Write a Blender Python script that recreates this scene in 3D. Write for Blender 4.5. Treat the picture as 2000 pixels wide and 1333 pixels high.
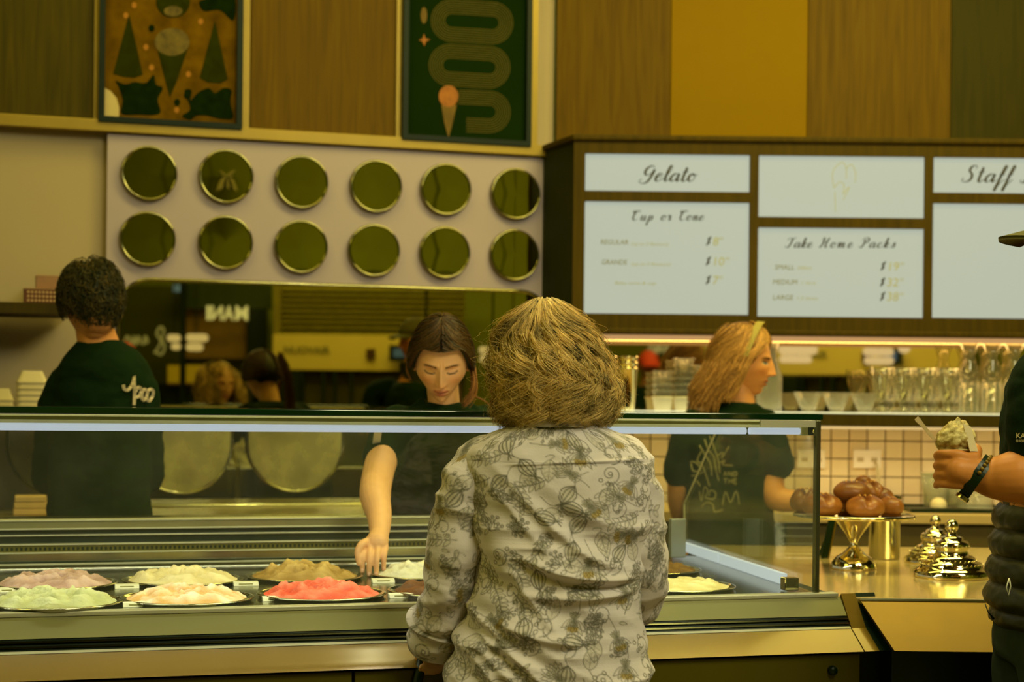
import bpy, bmesh, math, random
import numpy as np
from mathutils import Vector, Matrix, noise
sc = bpy.context.scene
for o in list(bpy.data.objects): bpy.data.objects.remove(o)
R = math.radians
random.seed(7); rng = np.random.default_rng(7)

# ------------------------------------------------------------------ camera
H, F, YH, ROLL = 1.39, 3200.0, 790.0, 0.0105       # eye height, focal length (px of 2000), horizon row, roll
cam_d = bpy.data.cameras.new('camera'); cam = bpy.data.objects.new('camera', cam_d)
sc.collection.objects.link(cam); sc.camera = cam
cam.location = (0, 0, H)
cam.rotation_euler = (Matrix.Rotation(R(90), 4, 'X') @ Matrix.Rotation(ROLL, 4, 'Z')).to_euler()
cam_d.sensor_width = 36; cam_d.lens = 36 * F / 2000
cam_d.shift_y = (YH - 666.5) / 2000.0
cam_d.clip_start = .05; cam_d.clip_end = 100
cam_d.dof.use_dof = True; cam_d.dof.focus_distance = 3.5; cam_d.dof.aperture_fstop = 3.4

# ------------------------------------------------------------------ world, large lights, exposure
vs = sc.view_settings
vs.view_transform = 'Standard'; vs.look = 'None'; vs.gamma = 1; vs.exposure = 0.0; vs.use_curve_mapping = False
W = bpy.data.worlds.new('hall_ambient'); sc.world = W; W.use_nodes = True
W.node_tree.nodes['Background'].inputs[0].default_value = (.52, .60, .05, 1)
W.node_tree.nodes['Background'].inputs[1].default_value = .09
def area(name, loc, aim, sx, sy, power, col):
    d = bpy.data.lights.new(name, 'AREA'); d.shape = 'RECTANGLE'; d.size = sx; d.size_y = sy
    d.energy = power; d.color = col
    o = bpy.data.objects.new(name, d); sc.collection.objects.link(o); o.location = loc
    o.rotation_euler = (Vector(aim) - Vector(loc)).to_track_quat('-Z', 'Y').to_euler()
    return o
area('aisle_ceiling_light', (.2, 4.9, 3.75), (.2, 5.15, 0), 4.2, .5, 43, (1, .84, .16))
area('hall_ceiling_light', (1.9, 1.3, 4.1), (.6, 3.2, 1.0), 1.8, 1.8, 150, (1, .95, .55))
area('hall_side_light', (-2.6, 1.9, 3.9), (0, 3.6, 1.0), 1.2, 1.2, 34, (1, .85, .15))
area('counter_ceiling_light', (1.5, 4.6, 3.7), (1.4, 4.9, 0), 1.8, .5, 58, (1, .85, .22))

# ------------------------------------------------------------------ materials
def lin(c): c /= 255.0; return c / 12.92 if c <= .04045 else ((c + .055) / 1.055) ** 2.4
def C(r, g, b): return (lin(r), lin(g), lin(b), 1)
MATS = {}
def mat(name, col=None, rough=.5, metal=0, var=.12, scale=14, bump=0, bscale=60, spec=.3, emit=None, estr=1, stretch=None, attr=None, sheen=0, sss=0, coat=0):
    if name in MATS: return MATS[name]
    m = bpy.data.materials.new(name); m.use_nodes = True; nt = m.node_tree; N = nt.nodes; L = nt.links
    b = N['Principled BSDF']
    b.inputs['Roughness'].default_value = rough; b.inputs['Metallic'].default_value = metal
    b.inputs['Specular IOR Level'].default_value = spec
    if sss: b.inputs['Subsurface Weight'].default_value = sss; b.inputs['Subsurface Radius'].default_value = (.012, .006, .003); b.inputs['Subsurface Scale'].default_value = 1
    if sheen: b.inputs['Sheen Weight'].default_value = sheen
    if coat: b.inputs['Coat Weight'].default_value = coat; b.inputs['Coat Roughness'].default_value = .15
    tc = N.new('ShaderNodeTexCoord'); mp = N.new('ShaderNodeMapping')
    if stretch: mp.inputs['Scale'].default_value = stretch
    L.new(tc.outputs['Object'], mp.inputs['Vector'])
    nz = N.new('ShaderNodeTexNoise'); nz.inputs['Scale'].default_value = scale; nz.inputs['Detail'].default_value = 5
    L.new(mp.outputs['Vector'], nz.inputs['Vector'])
    if emit is not None:
        b.inputs['Emission Color'].default_value = emit; b.inputs['Emission Strength'].default_value = estr
        b.inputs['Base Color'].default_value = tuple(x * .5 for x in emit[:3]) + (1,)
    else:
        rp = N.new('ShaderNodeMapRange'); rp.inputs['From Min'].default_value = .25; rp.inputs['From Max'].default_value = .75
        rp.inputs['To Min'].default_value = 1 - var; rp.inputs['To Max'].default_value = 1 + var
        L.new(nz.outputs['Fac'], rp.inputs['Value'])
        mx = N.new('ShaderNodeVectorMath'); mx.operation = 'SCALE'
        if attr:
            a = N.new('ShaderNodeAttribute'); a.attribute_name = attr; L.new(a.outputs['Color'], mx.inputs[0])
        else: mx.inputs[0].default_value = col[:3]
        L.new(rp.outputs['Result'], mx.inputs['Scale']); L.new(mx.outputs['Vector'], b.inputs['Base Color'])
    if bump:
        n2 = N.new('ShaderNodeTexNoise'); n2.inputs['Scale'].default_value = bscale; n2.inputs['Detail'].default_value = 6
        L.new(mp.outputs['Vector'], n2.inputs['Vector'])
        bp = N.new('ShaderNodeBump'); bp.inputs['Strength'].default_value = bump; bp.inputs['Distance'].default_value = .004
        L.new(n2.outputs['Fac'], bp.inputs['Height']); L.new(bp.outputs['Normal'], b.inputs['Normal'])
    MATS[name] = m; return m
def glassmat(name, tint=(.93, .97, .9, 1), ior=1.45, rough=0.0, haze=0.0, hazecol=(.6, .6, .4, 1), gain=1.0):
    if name in MATS: return MATS[name]
    m = bpy.data.materials.new(name); m.use_nodes = True; nt = m.node_tree; N = nt.nodes; L = nt.links
    for n in list(N):
        if n.type != 'OUTPUT_MATERIAL': N.remove(n)
    out = [n for n in N if n.type == 'OUTPUT_MATERIAL'][0]
    t = N.new('ShaderNodeBsdfTransparent'); t.inputs[0].default_value = tint
    g = N.new('ShaderNodeBsdfGlossy'); g.inputs['Roughness'].default_value = rough; g.inputs['Color'].default_value = (gain, gain, gain, 1)
    r0 = ((ior-1)/(ior+1))**2; lw = N.new('ShaderNodeLayerWeight')                 # Schlick reflectance, same from both sides of a pane
    pw = N.new('ShaderNodeMath'); pw.operation = 'POWER'; pw.inputs[1].default_value = 5; L.new(lw.outputs['Facing'], pw.inputs[0])
    fr = N.new('ShaderNodeMath'); fr.operation = 'MULTIPLY_ADD'; fr.inputs[1].default_value = (1-r0)*.8; fr.inputs[2].default_value = r0; L.new(pw.outputs[0], fr.inputs[0])
    mx = N.new('ShaderNodeMixShader'); L.new(fr.outputs[0], mx.inputs[0]); L.new(t.outputs[0], mx.inputs[1]); L.new(g.outputs[0], mx.inputs[2])
    last = mx
    if haze:
        df = N.new('ShaderNodeBsdfDiffuse'); df.inputs[0].default_value = hazecol
        tc = N.new('ShaderNodeTexCoord'); nz = N.new('ShaderNodeTexNoise'); nz.inputs['Scale'].default_value = 9; nz.inputs['Detail'].default_value = 8
        L.new(tc.outputs['Object'], nz.inputs['Vector'])
        ml = N.new('ShaderNodeMath'); ml.operation = 'MULTIPLY'; ml.inputs[1].default_value = haze * 2; L.new(nz.outputs['Fac'], ml.inputs[0])
        m2 = N.new('ShaderNodeMixShader'); L.new(ml.outputs[0], m2.inputs[0]); L.new(mx.outputs[0], m2.inputs[1]); L.new(df.outputs[0], m2.inputs[2]); last = m2
    L.new(last.outputs[0], out.inputs[0]); MATS[name] = m; return m

# ------------------------------------------------------------------ object helpers
class MB:
    def __init__(s): s.v = []; s.f = []; s.c = []
    def add(s, v, f, c=None):
        k = len(s.v); s.v += [tuple(map(float, p)) for p in v]; s.f += [tuple(int(i) + k for i in q) for q in f]
        if c is not None: s.c += list(c)
        return s
    def box(s, x0, x1, y0, y1, z0, z1):
        return s.add([(x0,y0,z0),(x1,y0,z0),(x1,y1,z0),(x0,y1,z0),(x0,y0,z1),(x1,y0,z1),(x1,y1,z1),(x0,y1,z1)],
                     [(0,3,2,1),(4,5,6,7),(0,1,5,4),(1,2,6,5),(2,3,7,6),(3,0,4,7)])
    def hexa(s, a, b):                      # two quads (lists of four points) joined
        return s.add(list(a) + list(b), [(3,2,1,0),(4,5,6,7),(0,1,5,4),(1,2,6,5),(2,3,7,6),(3,0,4,7)])
    def prism_xz(s, poly, y0, y1):          # polygon in x-z pushed along y
        n = len(poly)
        return s.add([(x, y0, z) for x, z in poly] + [(x, y1, z) for x, z in poly],
                     [tuple(range(n)), tuple(range(2*n-1, n-1, -1))] + [(i, i+n, (i+1) % n + n, (i+1) % n) for i in range(n)])
    def prism_xy(s, poly, z0, z1):
        n = len(poly)
        return s.add([(x, y, z0) for x, y in poly] + [(x, y, z1) for x, y in poly],
                     [tuple(range(n-1, -1, -1)), tuple(range(n, 2*n))] + [(i, (i+1) % n, (i+1) % n + n, i+n) for i in range(n)])
    def prism_yz(s, poly, x0, x1, sk0=0, sk1=0):   # profile in y-z pushed along x; ends skewed by y*sk
        n = len(poly)
        return s.add([(x0 + y*sk0, y, z) for y, z in poly] + [(x1 + y*sk1, y, z) for y, z in poly],
                     [tuple(range(n)), tuple(range(2*n-1, n-1, -1))] + [(i, i+n, (i+1) % n + n, (i+1) % n) for i in range(n)])
    def lathe(s, prof, c=(0, 0, 0), n=24, axis='z', sy=1.0):
        v = []; f = []
        for (r, h) in prof:
            for k in range(n):
                a = 2*math.pi*k/n; x, y = r*math.cos(a), r*math.sin(a)*sy
                v.append((c[0]+x, c[1]+y, c[2]+h) if axis == 'z' else (c[0]+x, c[1]+h, c[2]+y))
        for j in range(len(prof)-1):
            for k in range(n):
                q = (j*n+k, j*n+(k+1) % n, (j+1)*n+(k+1) % n, (j+1)*n+k)
                f.append(q if axis == 'z' else q[::-1])
        return s.add(v, f)
    def tube(s, pts, rad, n=8, cap=True, flat=1.0):
        pts = [Vector(p) for p in pts]; m = len(pts)
        if not hasattr(rad, '__len__'): rad = [rad]*m
        v = []; f = []; up = None
        for i, p in enumerate(pts):
            t = (pts[min(i+1, m-1)] - pts[max(i-1, 0)]).normalized()
            if up is None: up = t.orthogonal().normalized()
            up = (up - t*up.dot(t)); up = up.normalized() if up.length > 1e-6 else t.orthogonal().normalized()
            w = t.cross(up)
            for k in range(n):
                a = 2*math.pi*k/n; v.append(p + up*math.cos(a)*rad[i] + w*math.sin(a)*rad[i]*flat)
        for i in range(m-1):
            for k in range(n): f.append((i*n+k, i*n+(k+1) % n, (i+1)*n+(k+1) % n, (i+1)*n+k))
        if cap: f += [tuple(range(n-1, -1, -1)), tuple(range((m-1)*n, m*n))]
        return s.add(v, f)
    def ball(s, c, r, nu=16, nv=10):
        r = r if hasattr(r, '__len__') else (r, r, r); v = []; f = []
        for j in range(nv+1):
            ph = math.pi*j/nv
            for k in range(nu):
                a = 2*math.pi*k/nu
                v.append((c[0]+r[0]*math.sin(ph)*math.cos(a), c[1]+r[1]*math.sin(ph)*math.sin(a), c[2]-r[2]*math.cos(ph)))
        for j in range(nv):
            for k in range(nu): f.append((j*nu+k, j*nu+(k+1) % nu, (j+1)*nu+(k+1) % nu, (j+1)*nu+k))
        return s.add(v, f)
    def grid(s, P, closed=False, c=None):   # P[j][i]
        n = len(P[0]); v = [p for r in P for p in r]; f = []
        for j in range(len(P)-1):
            for i in range(n if closed else n-1): f.append((j*n+i, j*n+(i+1) % n, (j+1)*n+(i+1) % n, (j+1)*n+i))
        return s.add(v, f, c)
    def mesh(s, name, mt, smooth=False, weld=False):
        me = bpy.data.meshes.new(name); me.from_pydata(s.v, [], s.f)
        if mt: me.materials.append(mt)
        if len(s.c) == len(s.v) and s.c:
            a = me.color_attributes.new('Col', 'FLOAT_COLOR', 'POINT')
            a.data.foreach_set('color', np.array([tuple(q[:3]) + (1,) for q in s.c], dtype=np.float32).ravel())
        if weld:
            bm = bmesh.new(); bm.from_mesh(me); bmesh.ops.remove_doubles(bm, verts=bm.verts, dist=1e-5)
            bmesh.ops.recalc_face_normals(bm, faces=bm.faces); bm.to_mesh(me); bm.free()
        if smooth: me.polygons.foreach_set('use_smooth', [True]*len(me.polygons))
        me.update(); return me
    def build(s, name, mt, parent=None, loc=None, rot=0, smooth=False, bevel=0, weld=False, auto=None):
        me = s.mesh(name, mt, smooth, weld)
        if bevel:
            bm = bmesh.new(); bm.from_mesh(me)
            ed = [e for e in bm.edges if len(e.link_faces) == 2 and e.calc_face_angle(0) > .6]
            bmesh.ops.bevel(bm, geom=ed, offset=bevel, segments=2, affect='EDGES', profile=.5, clamp_overlap=True)
            bm.to_mesh(me); bm.free()
        return link(name, me, parent, loc, rot) if auto is None else link_auto(name, me, parent, loc, rot, auto)
def link(name, me, parent=None, loc=None, rot=0):
    o = bpy.data.objects.new(name, me); sc.collection.objects.link(o)
    if loc is not None: o.location = loc
    if rot: o.rotation_euler = (0, 0, rot)
    if parent: o.parent = parent
    return o
def link_auto(name, me, parent, loc, rot, ang):
    me.polygons.foreach_set('use_smooth', [True]*len(me.polygons))
    try: me.set_sharp_from_angle(angle=R(ang))
    except Exception: pass
    return link(name, me, parent, loc, rot)
def tag(o, label, cat, group=None):
    o['label'] = label; o['category'] = cat
    if group: o['group'] = group
    return o
def struct(o): o['kind'] = 'structure'; return o
def thing(name, label, cat, loc=(0, 0, 0), rotz=0, group=None):
    o = bpy.data.objects.new(name, None); sc.collection.objects.link(o); o.empty_display_size = .05
    o.location = loc; o.rotation_euler = (0, 0, rotz)
    return tag(o, label, cat, group)
def dup(root, loc, rotz=None, label=None):
    r = root.copy(); sc.collection.objects.link(r); r.location = loc
    if rotz is not None: r.rotation_euler = (0, 0, rotz)
    if label: r['label'] = label
    for ch in list(root.children):
        c = ch.copy(); sc.collection.objects.link(c); c.parent = r
        for g in ch.children:
            d = g.copy(); sc.collection.objects.link(d); d.parent = c
    return r

# ------------------------------------------------------------------ photograph pixel -> place
def untilt(px, py):
    u, v = px-1000.0, py-YH; c, s = math.cos(ROLL), math.sin(ROLL)
    return u*c + v*s, -u*s + v*c
def at(px, py, Y):
    u, v = untilt(px, py); return Vector((u*Y/F, Y, H - v*Y/F))
class Frame:
    def __init__(s, o, ang): s.o = Vector((o[0], o[1], 0)); s.a = ang; s.t = Vector((math.cos(ang), math.sin(ang), 0)); s.n = Vector((-math.sin(ang), math.cos(ang), 0))
    def hit(s, px, py, yo=0):               # local x, z where the sight line meets the plane local y = yo
        u, v = untilt(px, py); d = Vector((u/F, 1, -v/F)); c = Vector((0, 0, H))
        k = (s.o + s.n*yo - c).dot(s.n) / d.dot(s.n); p = c + d*k
        return (p-s.o).dot(s.t), p.z
    def w(s, x, y, z): return s.o + s.t*x + s.n*y + Vector((0, 0, z))
    def l(s, p): p = Vector(p) - s.o; return Vector((p.dot(s.t), p.dot(s.n), p.z))
CORN = (.1575, 6.30)
FL = Frame(CORN, R(17)); FR = Frame(CORN, 0)
_u = untilt(1600, 1000)[0]
FC = Frame((_u*3.80/F, 3.80), R(16.2))
# ------------------------------------------------------------------ the setting
m_wood = None
def woodmat(name, dark, light, sc_=6):
    m = bpy.data.materials.new(name); m.use_nodes = True; N = m.node_tree.nodes; L = m.node_tree.links; b = N['Principled BSDF']
    tc = N.new('ShaderNodeTexCoord'); mp = N.new('ShaderNodeMapping'); mp.inputs['Scale'].default_value = (9, 9, .5)
    L.new(tc.outputs['Object'], mp.inputs['Vector'])
    nz = N.new('ShaderNodeTexNoise'); nz.inputs['Scale'].default_value = sc_; nz.inputs['Detail'].default_value = 8; nz.inputs['Distortion'].default_value = .6
    L.new(mp.outputs['Vector'], nz.inputs['Vector'])
    cr = N.new('ShaderNodeValToRGB'); cr.color_ramp.elements[0].position = .3; cr.color_ramp.elements[1].position = .7
    cr.color_ramp.elements[0].color = dark; cr.color_ramp.elements[1].color = light
    L.new(nz.outputs['Fac'], cr.inputs[0]); L.new(cr.outputs[0], b.inputs['Base Color'])
    b.inputs['Roughness'].default_value = .6; b.inputs['Specular IOR Level'].default_value = .1
    return m
WOOD = woodmat('oak_veneer', C(82, 60, 1), C(102, 77, 2))
WOOD_D = woodmat('walnut_dark', C(48, 44, 1), C(58, 52, 2))
WOOD_B = woodmat('oak_brown', C(56, 50, 1), C(76, 64, 2))
CREAM = mat('cream_paint', C(170, 152, 122), rough=.7, var=.03, scale=3)
BOARD = mat('mirror_backboard', C(170, 154, 164), rough=.5, var=.02, scale=3)
TRIM = mat('brass_trim', C(150, 126, 44), rough=.4, metal=.3, var=.05)
CHROME = mat('chrome', C(225, 215, 180), rough=.08, metal=1, var=.03)
RIM = mat('rim_chrome', C(150, 144, 96), rough=.10, metal=1, var=.05)
TRIM = mat('brass_trim', C(150, 126, 44), rough=.4, metal=.3, var=.05)
MIRROR = mat('mirror_silver', C(166, 158, 100), rough=.01, metal=1, var=.01)
BLACKF = mat('black_frame', C(5, 24, 3), rough=.5, var=.1, spec=.2)
DARK = mat('dark_olive_paint', C(70, 64, 20), rough=.6, var=.15, scale=5)
FLOOR = mat('stone_floor', C(120, 108, 74), rough=.35, var=.18, scale=4, bump=.1)

struct(MB().box(-8, 9, -4, 9, -.08, 0).build('floor', FLOOR))
CEIL = mat('ceiling_dark', C(92, 86, 44), rough=.8, var=.06)
struct(MB().box(-8, 9, -4, 9, 4.3, 4.4).build('ceiling', CEIL))

# left wall (turned 17 degrees) with its face on local y = 0
def wl(px, py, yo=0): return FL.hit(px, py, yo)
wleft = struct(MB().box(-4.6, 0.0, .03, .16, 0, 4.3).build('wall_left', CREAM, loc=FL.o, rot=FL.a))
wright = struct(MB().box(0, 4.2, .03, .16, 0, 4.3).build('wall_right', CREAM, loc=FR.o))
ztrim = wl(560, 268)[1]
# wood panels above the trim, each a board of its own
def xl(px, py=150): return wl(px, py)[0]
for a, b, mt in ((-330, -110, CREAM), (-100, 190, WOOD_B), (192, 484, CREAM), (488, 777, WOOD), (781, 1044, CREAM)):
    MB().box(xl(a)+.002, xl(b)-.002, 0, .028, ztrim+.02, 4.28).build('wall_panel', mt, parent=wleft, bevel=.002)
xr = lambda px: FR.hit(px, 150)[0]
for a, b, mt in ((1046, 1310, WOOD), (1310, 1577, mat('yellow_panel', C(129, 99, 0), rough=.6, var=.02, spec=.05)), (1577, 1857, WOOD), (1857, 2130, WOOD_D), (2130, 2400, WOOD)):
    MB().box(max(xr(a), 0)+.001, xr(b)-.001, 0, .028, 1.9, 4.28).build('wall_panel', mt, parent=wright, bevel=.0015)
t = struct(MB().box(-4.6, -.003, -.035, .03, ztrim-.022, ztrim+.02).build('trim_1', TRIM, loc=FL.o, rot=FL.a, bevel=.003))
for i, px in enumerate((190, 480, 779, 1043)):
    struct(MB().box(xl(px)-.012, xl(px)+.012, -.014, .03, ztrim+.02, 4.28).build('trim_%d' % (i+2), TRIM, loc=FL.o, rot=FL.a))
# pale board behind the round mirrors
x0 = wl(208, 400)[0]; x1 = -.006
MB().box(x0, x1, -.012, .03, .9, ztrim-.024).build('backboard', BOARD, parent=wleft, bevel=.002)

# ------------------------------------------------------------------ round mirrors
def rimmat(): return CHROME
cent = [[(291, 340), (441, 346), (588, 357), (733, 365), (869, 371), (1005, 380)], [(288, 468), (440, 475), (587, 483), (729, 490), (867, 494), (1003, 499)]]
names = ['first', 'second', 'third', 'fourth', 'fifth', 'last']
rm0 = None
for j, row in enumerate(cent):
    for i, (px, py) in enumerate(row):
        x, z = wl(px, py, -.012)
        lab = 'round chrome-rimmed mirror, %s from the left in the %s row' % (names[i], ('upper', 'lower')[j])
        loc = FL.w(x, -.012, z)
        if rm0 is None:
            rm0 = thing('round_mirror', lab, 'mirror', loc, FL.a, 'round mirrors on the pale board')
            r = .0985
            MB().lathe([(r*.90, -.0205), (r*.915, -.025), (r*.965, -.026), (r, -.016), (r*1.0, 0), (r*.8, 0)], n=48, axis='y').build('rim', RIM, rm0, smooth=True)
            MB().lathe([(.0001, -.0215), (r*.91, -.0208)], n=48, axis='y').build('mirror_glass', MIRROR, rm0)
        else: dup(rm0, loc, None, lab)

# ------------------------------------------------------------------ long mirror with rounded corners
def rrect(x0, x1, z0, z1, r, n=8):
    P = []
    for cx, cz, a0 in ((x1-r, z1-r, 0), (x0+r, z1-r, 90), (x0+r, z0+r, 180), (x1-r, z0+r, 270)):
        for k in range(n+1): a = R(a0 + 90*k/n); P.append((cx+r*math.cos(a), cz+r*math.sin(a)))
    return P
lx0, lz1 = wl(232, 546, -.02)[0], wl(600, 556, -.02)[1]; lx1 = -.03; lz0 = 1.014
lm = thing('long_mirror', 'long dark wall mirror with rounded corners and thin chrome frame', 'mirror', FL.w((lx0+lx1)/2, -.012, lz0), FL.a)
hw = (lx1-lx0)/2; hh = lz1-lz0
pl = rrect(-hw, hw, 0, hh, .11)
MB().prism_xz(pl, -.010, 0).build('mirror_glass', MIRROR, lm)
MB().tube([(x, -.010, z) for x, z in pl] + [(pl[0][0], -.010, pl[0][1])], .007, n=8, cap=False).build('frame', RIM, lm, smooth=True)
# three made-up discs standing in for round reflections in the case glass
GM = glassmat('reflection_disc_glass', (.75, .72, .5, 1), 1.5, rough=.1, haze=.24, hazecol=(.78, .70, .34, 1), gain=.8)
for k, (px, hwpx, lab) in enumerate(((122, 111, 'round-bottomed disc standing in for a glass reflection, furthest left behind the case'), (355, 102, 'round-bottomed disc standing in for a glass reflection, in the middle behind the case'), (577, 96, 'round-bottomed disc standing in for a glass reflection, nearest the serving woman'))):
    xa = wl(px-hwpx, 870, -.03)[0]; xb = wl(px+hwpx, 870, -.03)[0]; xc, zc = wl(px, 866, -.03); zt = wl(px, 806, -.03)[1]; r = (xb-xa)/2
    d = thing('reflection_disc', lab, 'reflection stand-in', FL.w(xc, -.026, zc), FL.a, 'discs standing in for reflections below the long mirror')
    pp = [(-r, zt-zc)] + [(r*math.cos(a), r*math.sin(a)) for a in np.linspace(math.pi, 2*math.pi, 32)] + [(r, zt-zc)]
    MB().prism_xz([(x*.94, z*.94 + (.06*(zt-zc) if z > 0 else 0)) for x, z in pp][::-1], -.010, -.004).build('reflection_pane', GM, d)
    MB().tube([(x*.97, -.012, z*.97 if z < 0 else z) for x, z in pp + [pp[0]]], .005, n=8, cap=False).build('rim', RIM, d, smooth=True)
# ------------------------------------------------------------------ flat print helpers (x-z plane at a fixed y)
def catmull(P, n=6, closed=False):
    P = [Vector((p[0], p[1])) for p in P]; out = []; m = len(P)
    for i in range(m if closed else m-1):
        if closed: a, b, c, d = P[i-1], P[i], P[(i+1) % m], P[(i+2) % m]
        else: a, b, c, d = P[max(i-1, 0)], P[i], P[i+1], P[min(i+2, m-1)]
        for k in range(n):
            t = k/n; out.append(.5*((2*b) + (c-a)*t + (2*a-5*b+4*c-d)*t*t + (3*b-a-3*c+d)*t**3))
    out.append(P[0] if closed else P[-1]); return out
def ribbon(mb, pts, w, y, nib=None):
    L_ = []
    m = len(pts)
    for i, p in enumerate(pts):
        t = (Vector(pts[min(i+1, m-1)]) - Vector(pts[max(i-1, 0)]))
        if t.length < 1e-9: t = Vector((1, 0))
        t.normalize(); nrm = Vector((-t.y, t.x))
        ww = w if nib is None else nib + (w-nib)*max(0, -t.y)**1.2
        L_.append(((p[0]-nrm.x*ww/2, y, p[1]-nrm.y*ww/2), (p[0]+nrm.x*ww/2, y, p[1]+nrm.y*ww/2)))
    v = [q for a in L_ for q in a]; f = [(2*i, 2*i+2, 2*i+3, 2*i+1) for i in range(m-1)]
    mb.add(v, f)
GL = {
 'a': (1.2, [[(1.0,.85),(.6,1.0),(.15,.6),(.2,.1),(.55,.05),(.95,.6),(1.03,1.0)], [(1.05,1.0),(.95,.3),(1.1,0),(1.4,.35)]]),
 'c': (1.0, [[(.95,.75),(.75,1),(.25,.75),(.15,.3),(.45,0),(.85,.15),(1.1,.45)]]),
 'e': (1.0, [[(.2,.45),(.7,.6),(.85,.9),(.55,1.0),(.2,.6),(.25,.1),(.6,0),(1.1,.4)]]),
 'l': (.8, [[(.1,.3),(.6,1.2),(.72,1.9),(.5,2.0),(.35,1.4),(.3,.3),(.5,0),(.9,.35)]]),
 't': (.85, [[(.45,1.8),(.35,.6),(.4,.1),(.65,0),(.95,.35)], [(.05,1.2),(.8,1.25)]]),
 'o': (1.05, [[(.6,1.0),(.2,.8),(.15,.25),(.5,0),(.85,.3),(.85,.8),(.55,1.0),(.7,.8),(1.15,.9)]]),
 'u': (1.2, [[(.1,.7),(.3,1.0),(.25,.3),(.5,0),(.85,.4),(.95,1.0)], [(.95,1.0),(.9,.2),(1.1,0),(1.35,.3)]]),
 'p': (1.1, [[(.1,.6),(.35,1.0),(.3,0),(.2,-1.0)], [(.3,.4),(.6,.95),(.95,.8),(.9,.25),(.6,0),(.35,.15)]]),
 'r': (.95, [[(.1,.7),(.3,1.05),(.4,.85),(.65,.95),(.6,.3),(.75,0),(1.0,.3)]]),
 'n': (1.15, [[(.1,.7),(.3,1.0),(.25,0)], [(.27,.4),(.6,.95),(.85,.9),(.8,.3),(.95,0),(1.25,.35)]]),
 'm': (1.65, [[(.1,.7),(.3,1.0),(.25,0)], [(.27,.4),(.55,.95),(.75,.9),(.7,0)], [(.72,.4),(1.05,.95),(1.3,.9),(1.25,.3),(1.4,0),(1.65,.35)]]),
 'k': (1.1, [[(.1,.3),(.55,1.3),(.6,1.95),(.42,1.9),(.3,1.0),(.25,0)], [(.25,.4),(.7,1.0),(.85,.8),(.4,.5),(.8,.05),(1.15,.3)]]),
 'h': (1.15, [[(.1,.3),(.55,1.3),(.6,1.95),(.42,1.9),(.3,1.0),(.25,0)], [(.27,.4),(.6,.95),(.85,.9),(.8,.3),(.95,0),(1.25,.35)]]),
 's': (.85, [[(.1,.2),(.5,.9),(.6,1.05),(.75,.6),(.65,.1),(.3,0),(.15,.2)]]),
 'f': (.8, [[(.1,.3),(.6,1.2),(.75,1.9),(.55,2.0),(.4,1.3),(.25,0),(.1,-.9),(.25,-1.0),(.4,-.3),(.9,.35)], [(.1,.9),(.75,.95)]]),
 'i': (.6, [[(.1,.7),(.3,1.0),(.25,.2),(.4,0),(.7,.35)], [(.4,1.5),(.42,1.38)]]),
 'G': (1.55, [[(1.3,1.7),(.95,2.0),(.4,1.7),(.25,1.1),(.6,.75),(1.1,1.0),(1.35,1.5),(1.25,.7),(.95,-.1),(.4,-.35),(-.1,-.1),(.1,.25)]]),
 'C': (1.4, [[(1.3,1.6),(1.2,2.0),(.7,1.9),(.3,1.2),(.3,.4),(.7,0),(1.2,.25)], [(.35,2.0),(0,1.8),(.2,1.5),(.6,1.8)]]),
 'T': (1.35, [[(-.1,1.4),(.1,1.9),(.7,1.85),(1.5,2.05)], [(.85,1.9),(.75,.8),(.4,0),(-.1,.05),(-.15,.4)]]),
 'H': (1.6, [[(0,1.5),(.3,2.0),(.45,1.7),(.35,.6),(0,0),(-.25,.2)], [(1.4,2.0),(1.15,1.2),(1.05,.3),(1.25,0),(1.55,.3)], [(.2,1.0),(.7,1.15),(1.2,1.05)]]),
 'P': (1.35, [[(.55,1.7),(.5,.7),(.2,0),(-.2,.05),(-.2,.35)], [(0,1.4),(.2,1.9),(.8,2.05),(1.3,1.7),(1.1,1.1),(.6,.95)]]),
 'S': (1.25, [[(1.2,1.6),(1.1,2.0),(.6,1.9),(.45,1.4),(.9,.9),(.9,.3),(.4,0),(-.1,.15),(0,.5)]]),
 '$': (1.0, [[(.9,1.5),(.6,1.8),(.2,1.5),(.45,1.0),(.8,.6),(.6,.1),(.15,.2)], [(.75,2.1),(.3,-.3)]]),
 ' ': (.9, []),
}
def script(mb, text, x, z, h, w, y, slant=.3, nib=None, track=1.0):
    """brush script: x-height h, pen width w"""
    for ch in text:
        adv, st = GL[ch]
        for s in st:
            P = catmull([((px + slant*pz)*h + x, pz*h + z) for px, pz in s], 7)
            ribbon(mb, P, w, y, nib if nib is not None else w*.3)
        x += adv*h*track
    return x
def script_len(text, h, track=1.0): return sum(GL[c][0] for c in text)*h*track
def sans(text, size, shear=0.0, off=0.0):
    cu = bpy.data.curves.new('lettering', 'FONT'); cu.body = text; cu.size = size; cu.shear = shear; cu.offset = off
    cu.resolution_u = 3
    ob = bpy.data.objects.new('lettering_tmp', cu); sc.collection.objects.link(ob)
    bpy.context.view_layer.update()
    me = bpy.data.meshes.new_from_object(ob.evaluated_get(bpy.context.evaluated_depsgraph_get()))
    v = [tuple(q.co) for q in me.vertices]; f = [tuple(p.vertices) for p in me.polygons]
    bpy.data.objects.remove(ob); bpy.data.curves.remove(cu); bpy.data.meshes.remove(me)
    return v, f
def sans_add(mb, text, x, z, size, y, shear=0, fit=None, off=0.0):
    v, f = sans(text, size, shear, off); k = 1.0
    if not v: return
    w = max(p[0] for p in v) - min(p[0] for p in v)
    if fit: k = fit/w
    mb.add([(x + p[0]*k, y, z + p[1]) for p in v], f)

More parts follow.
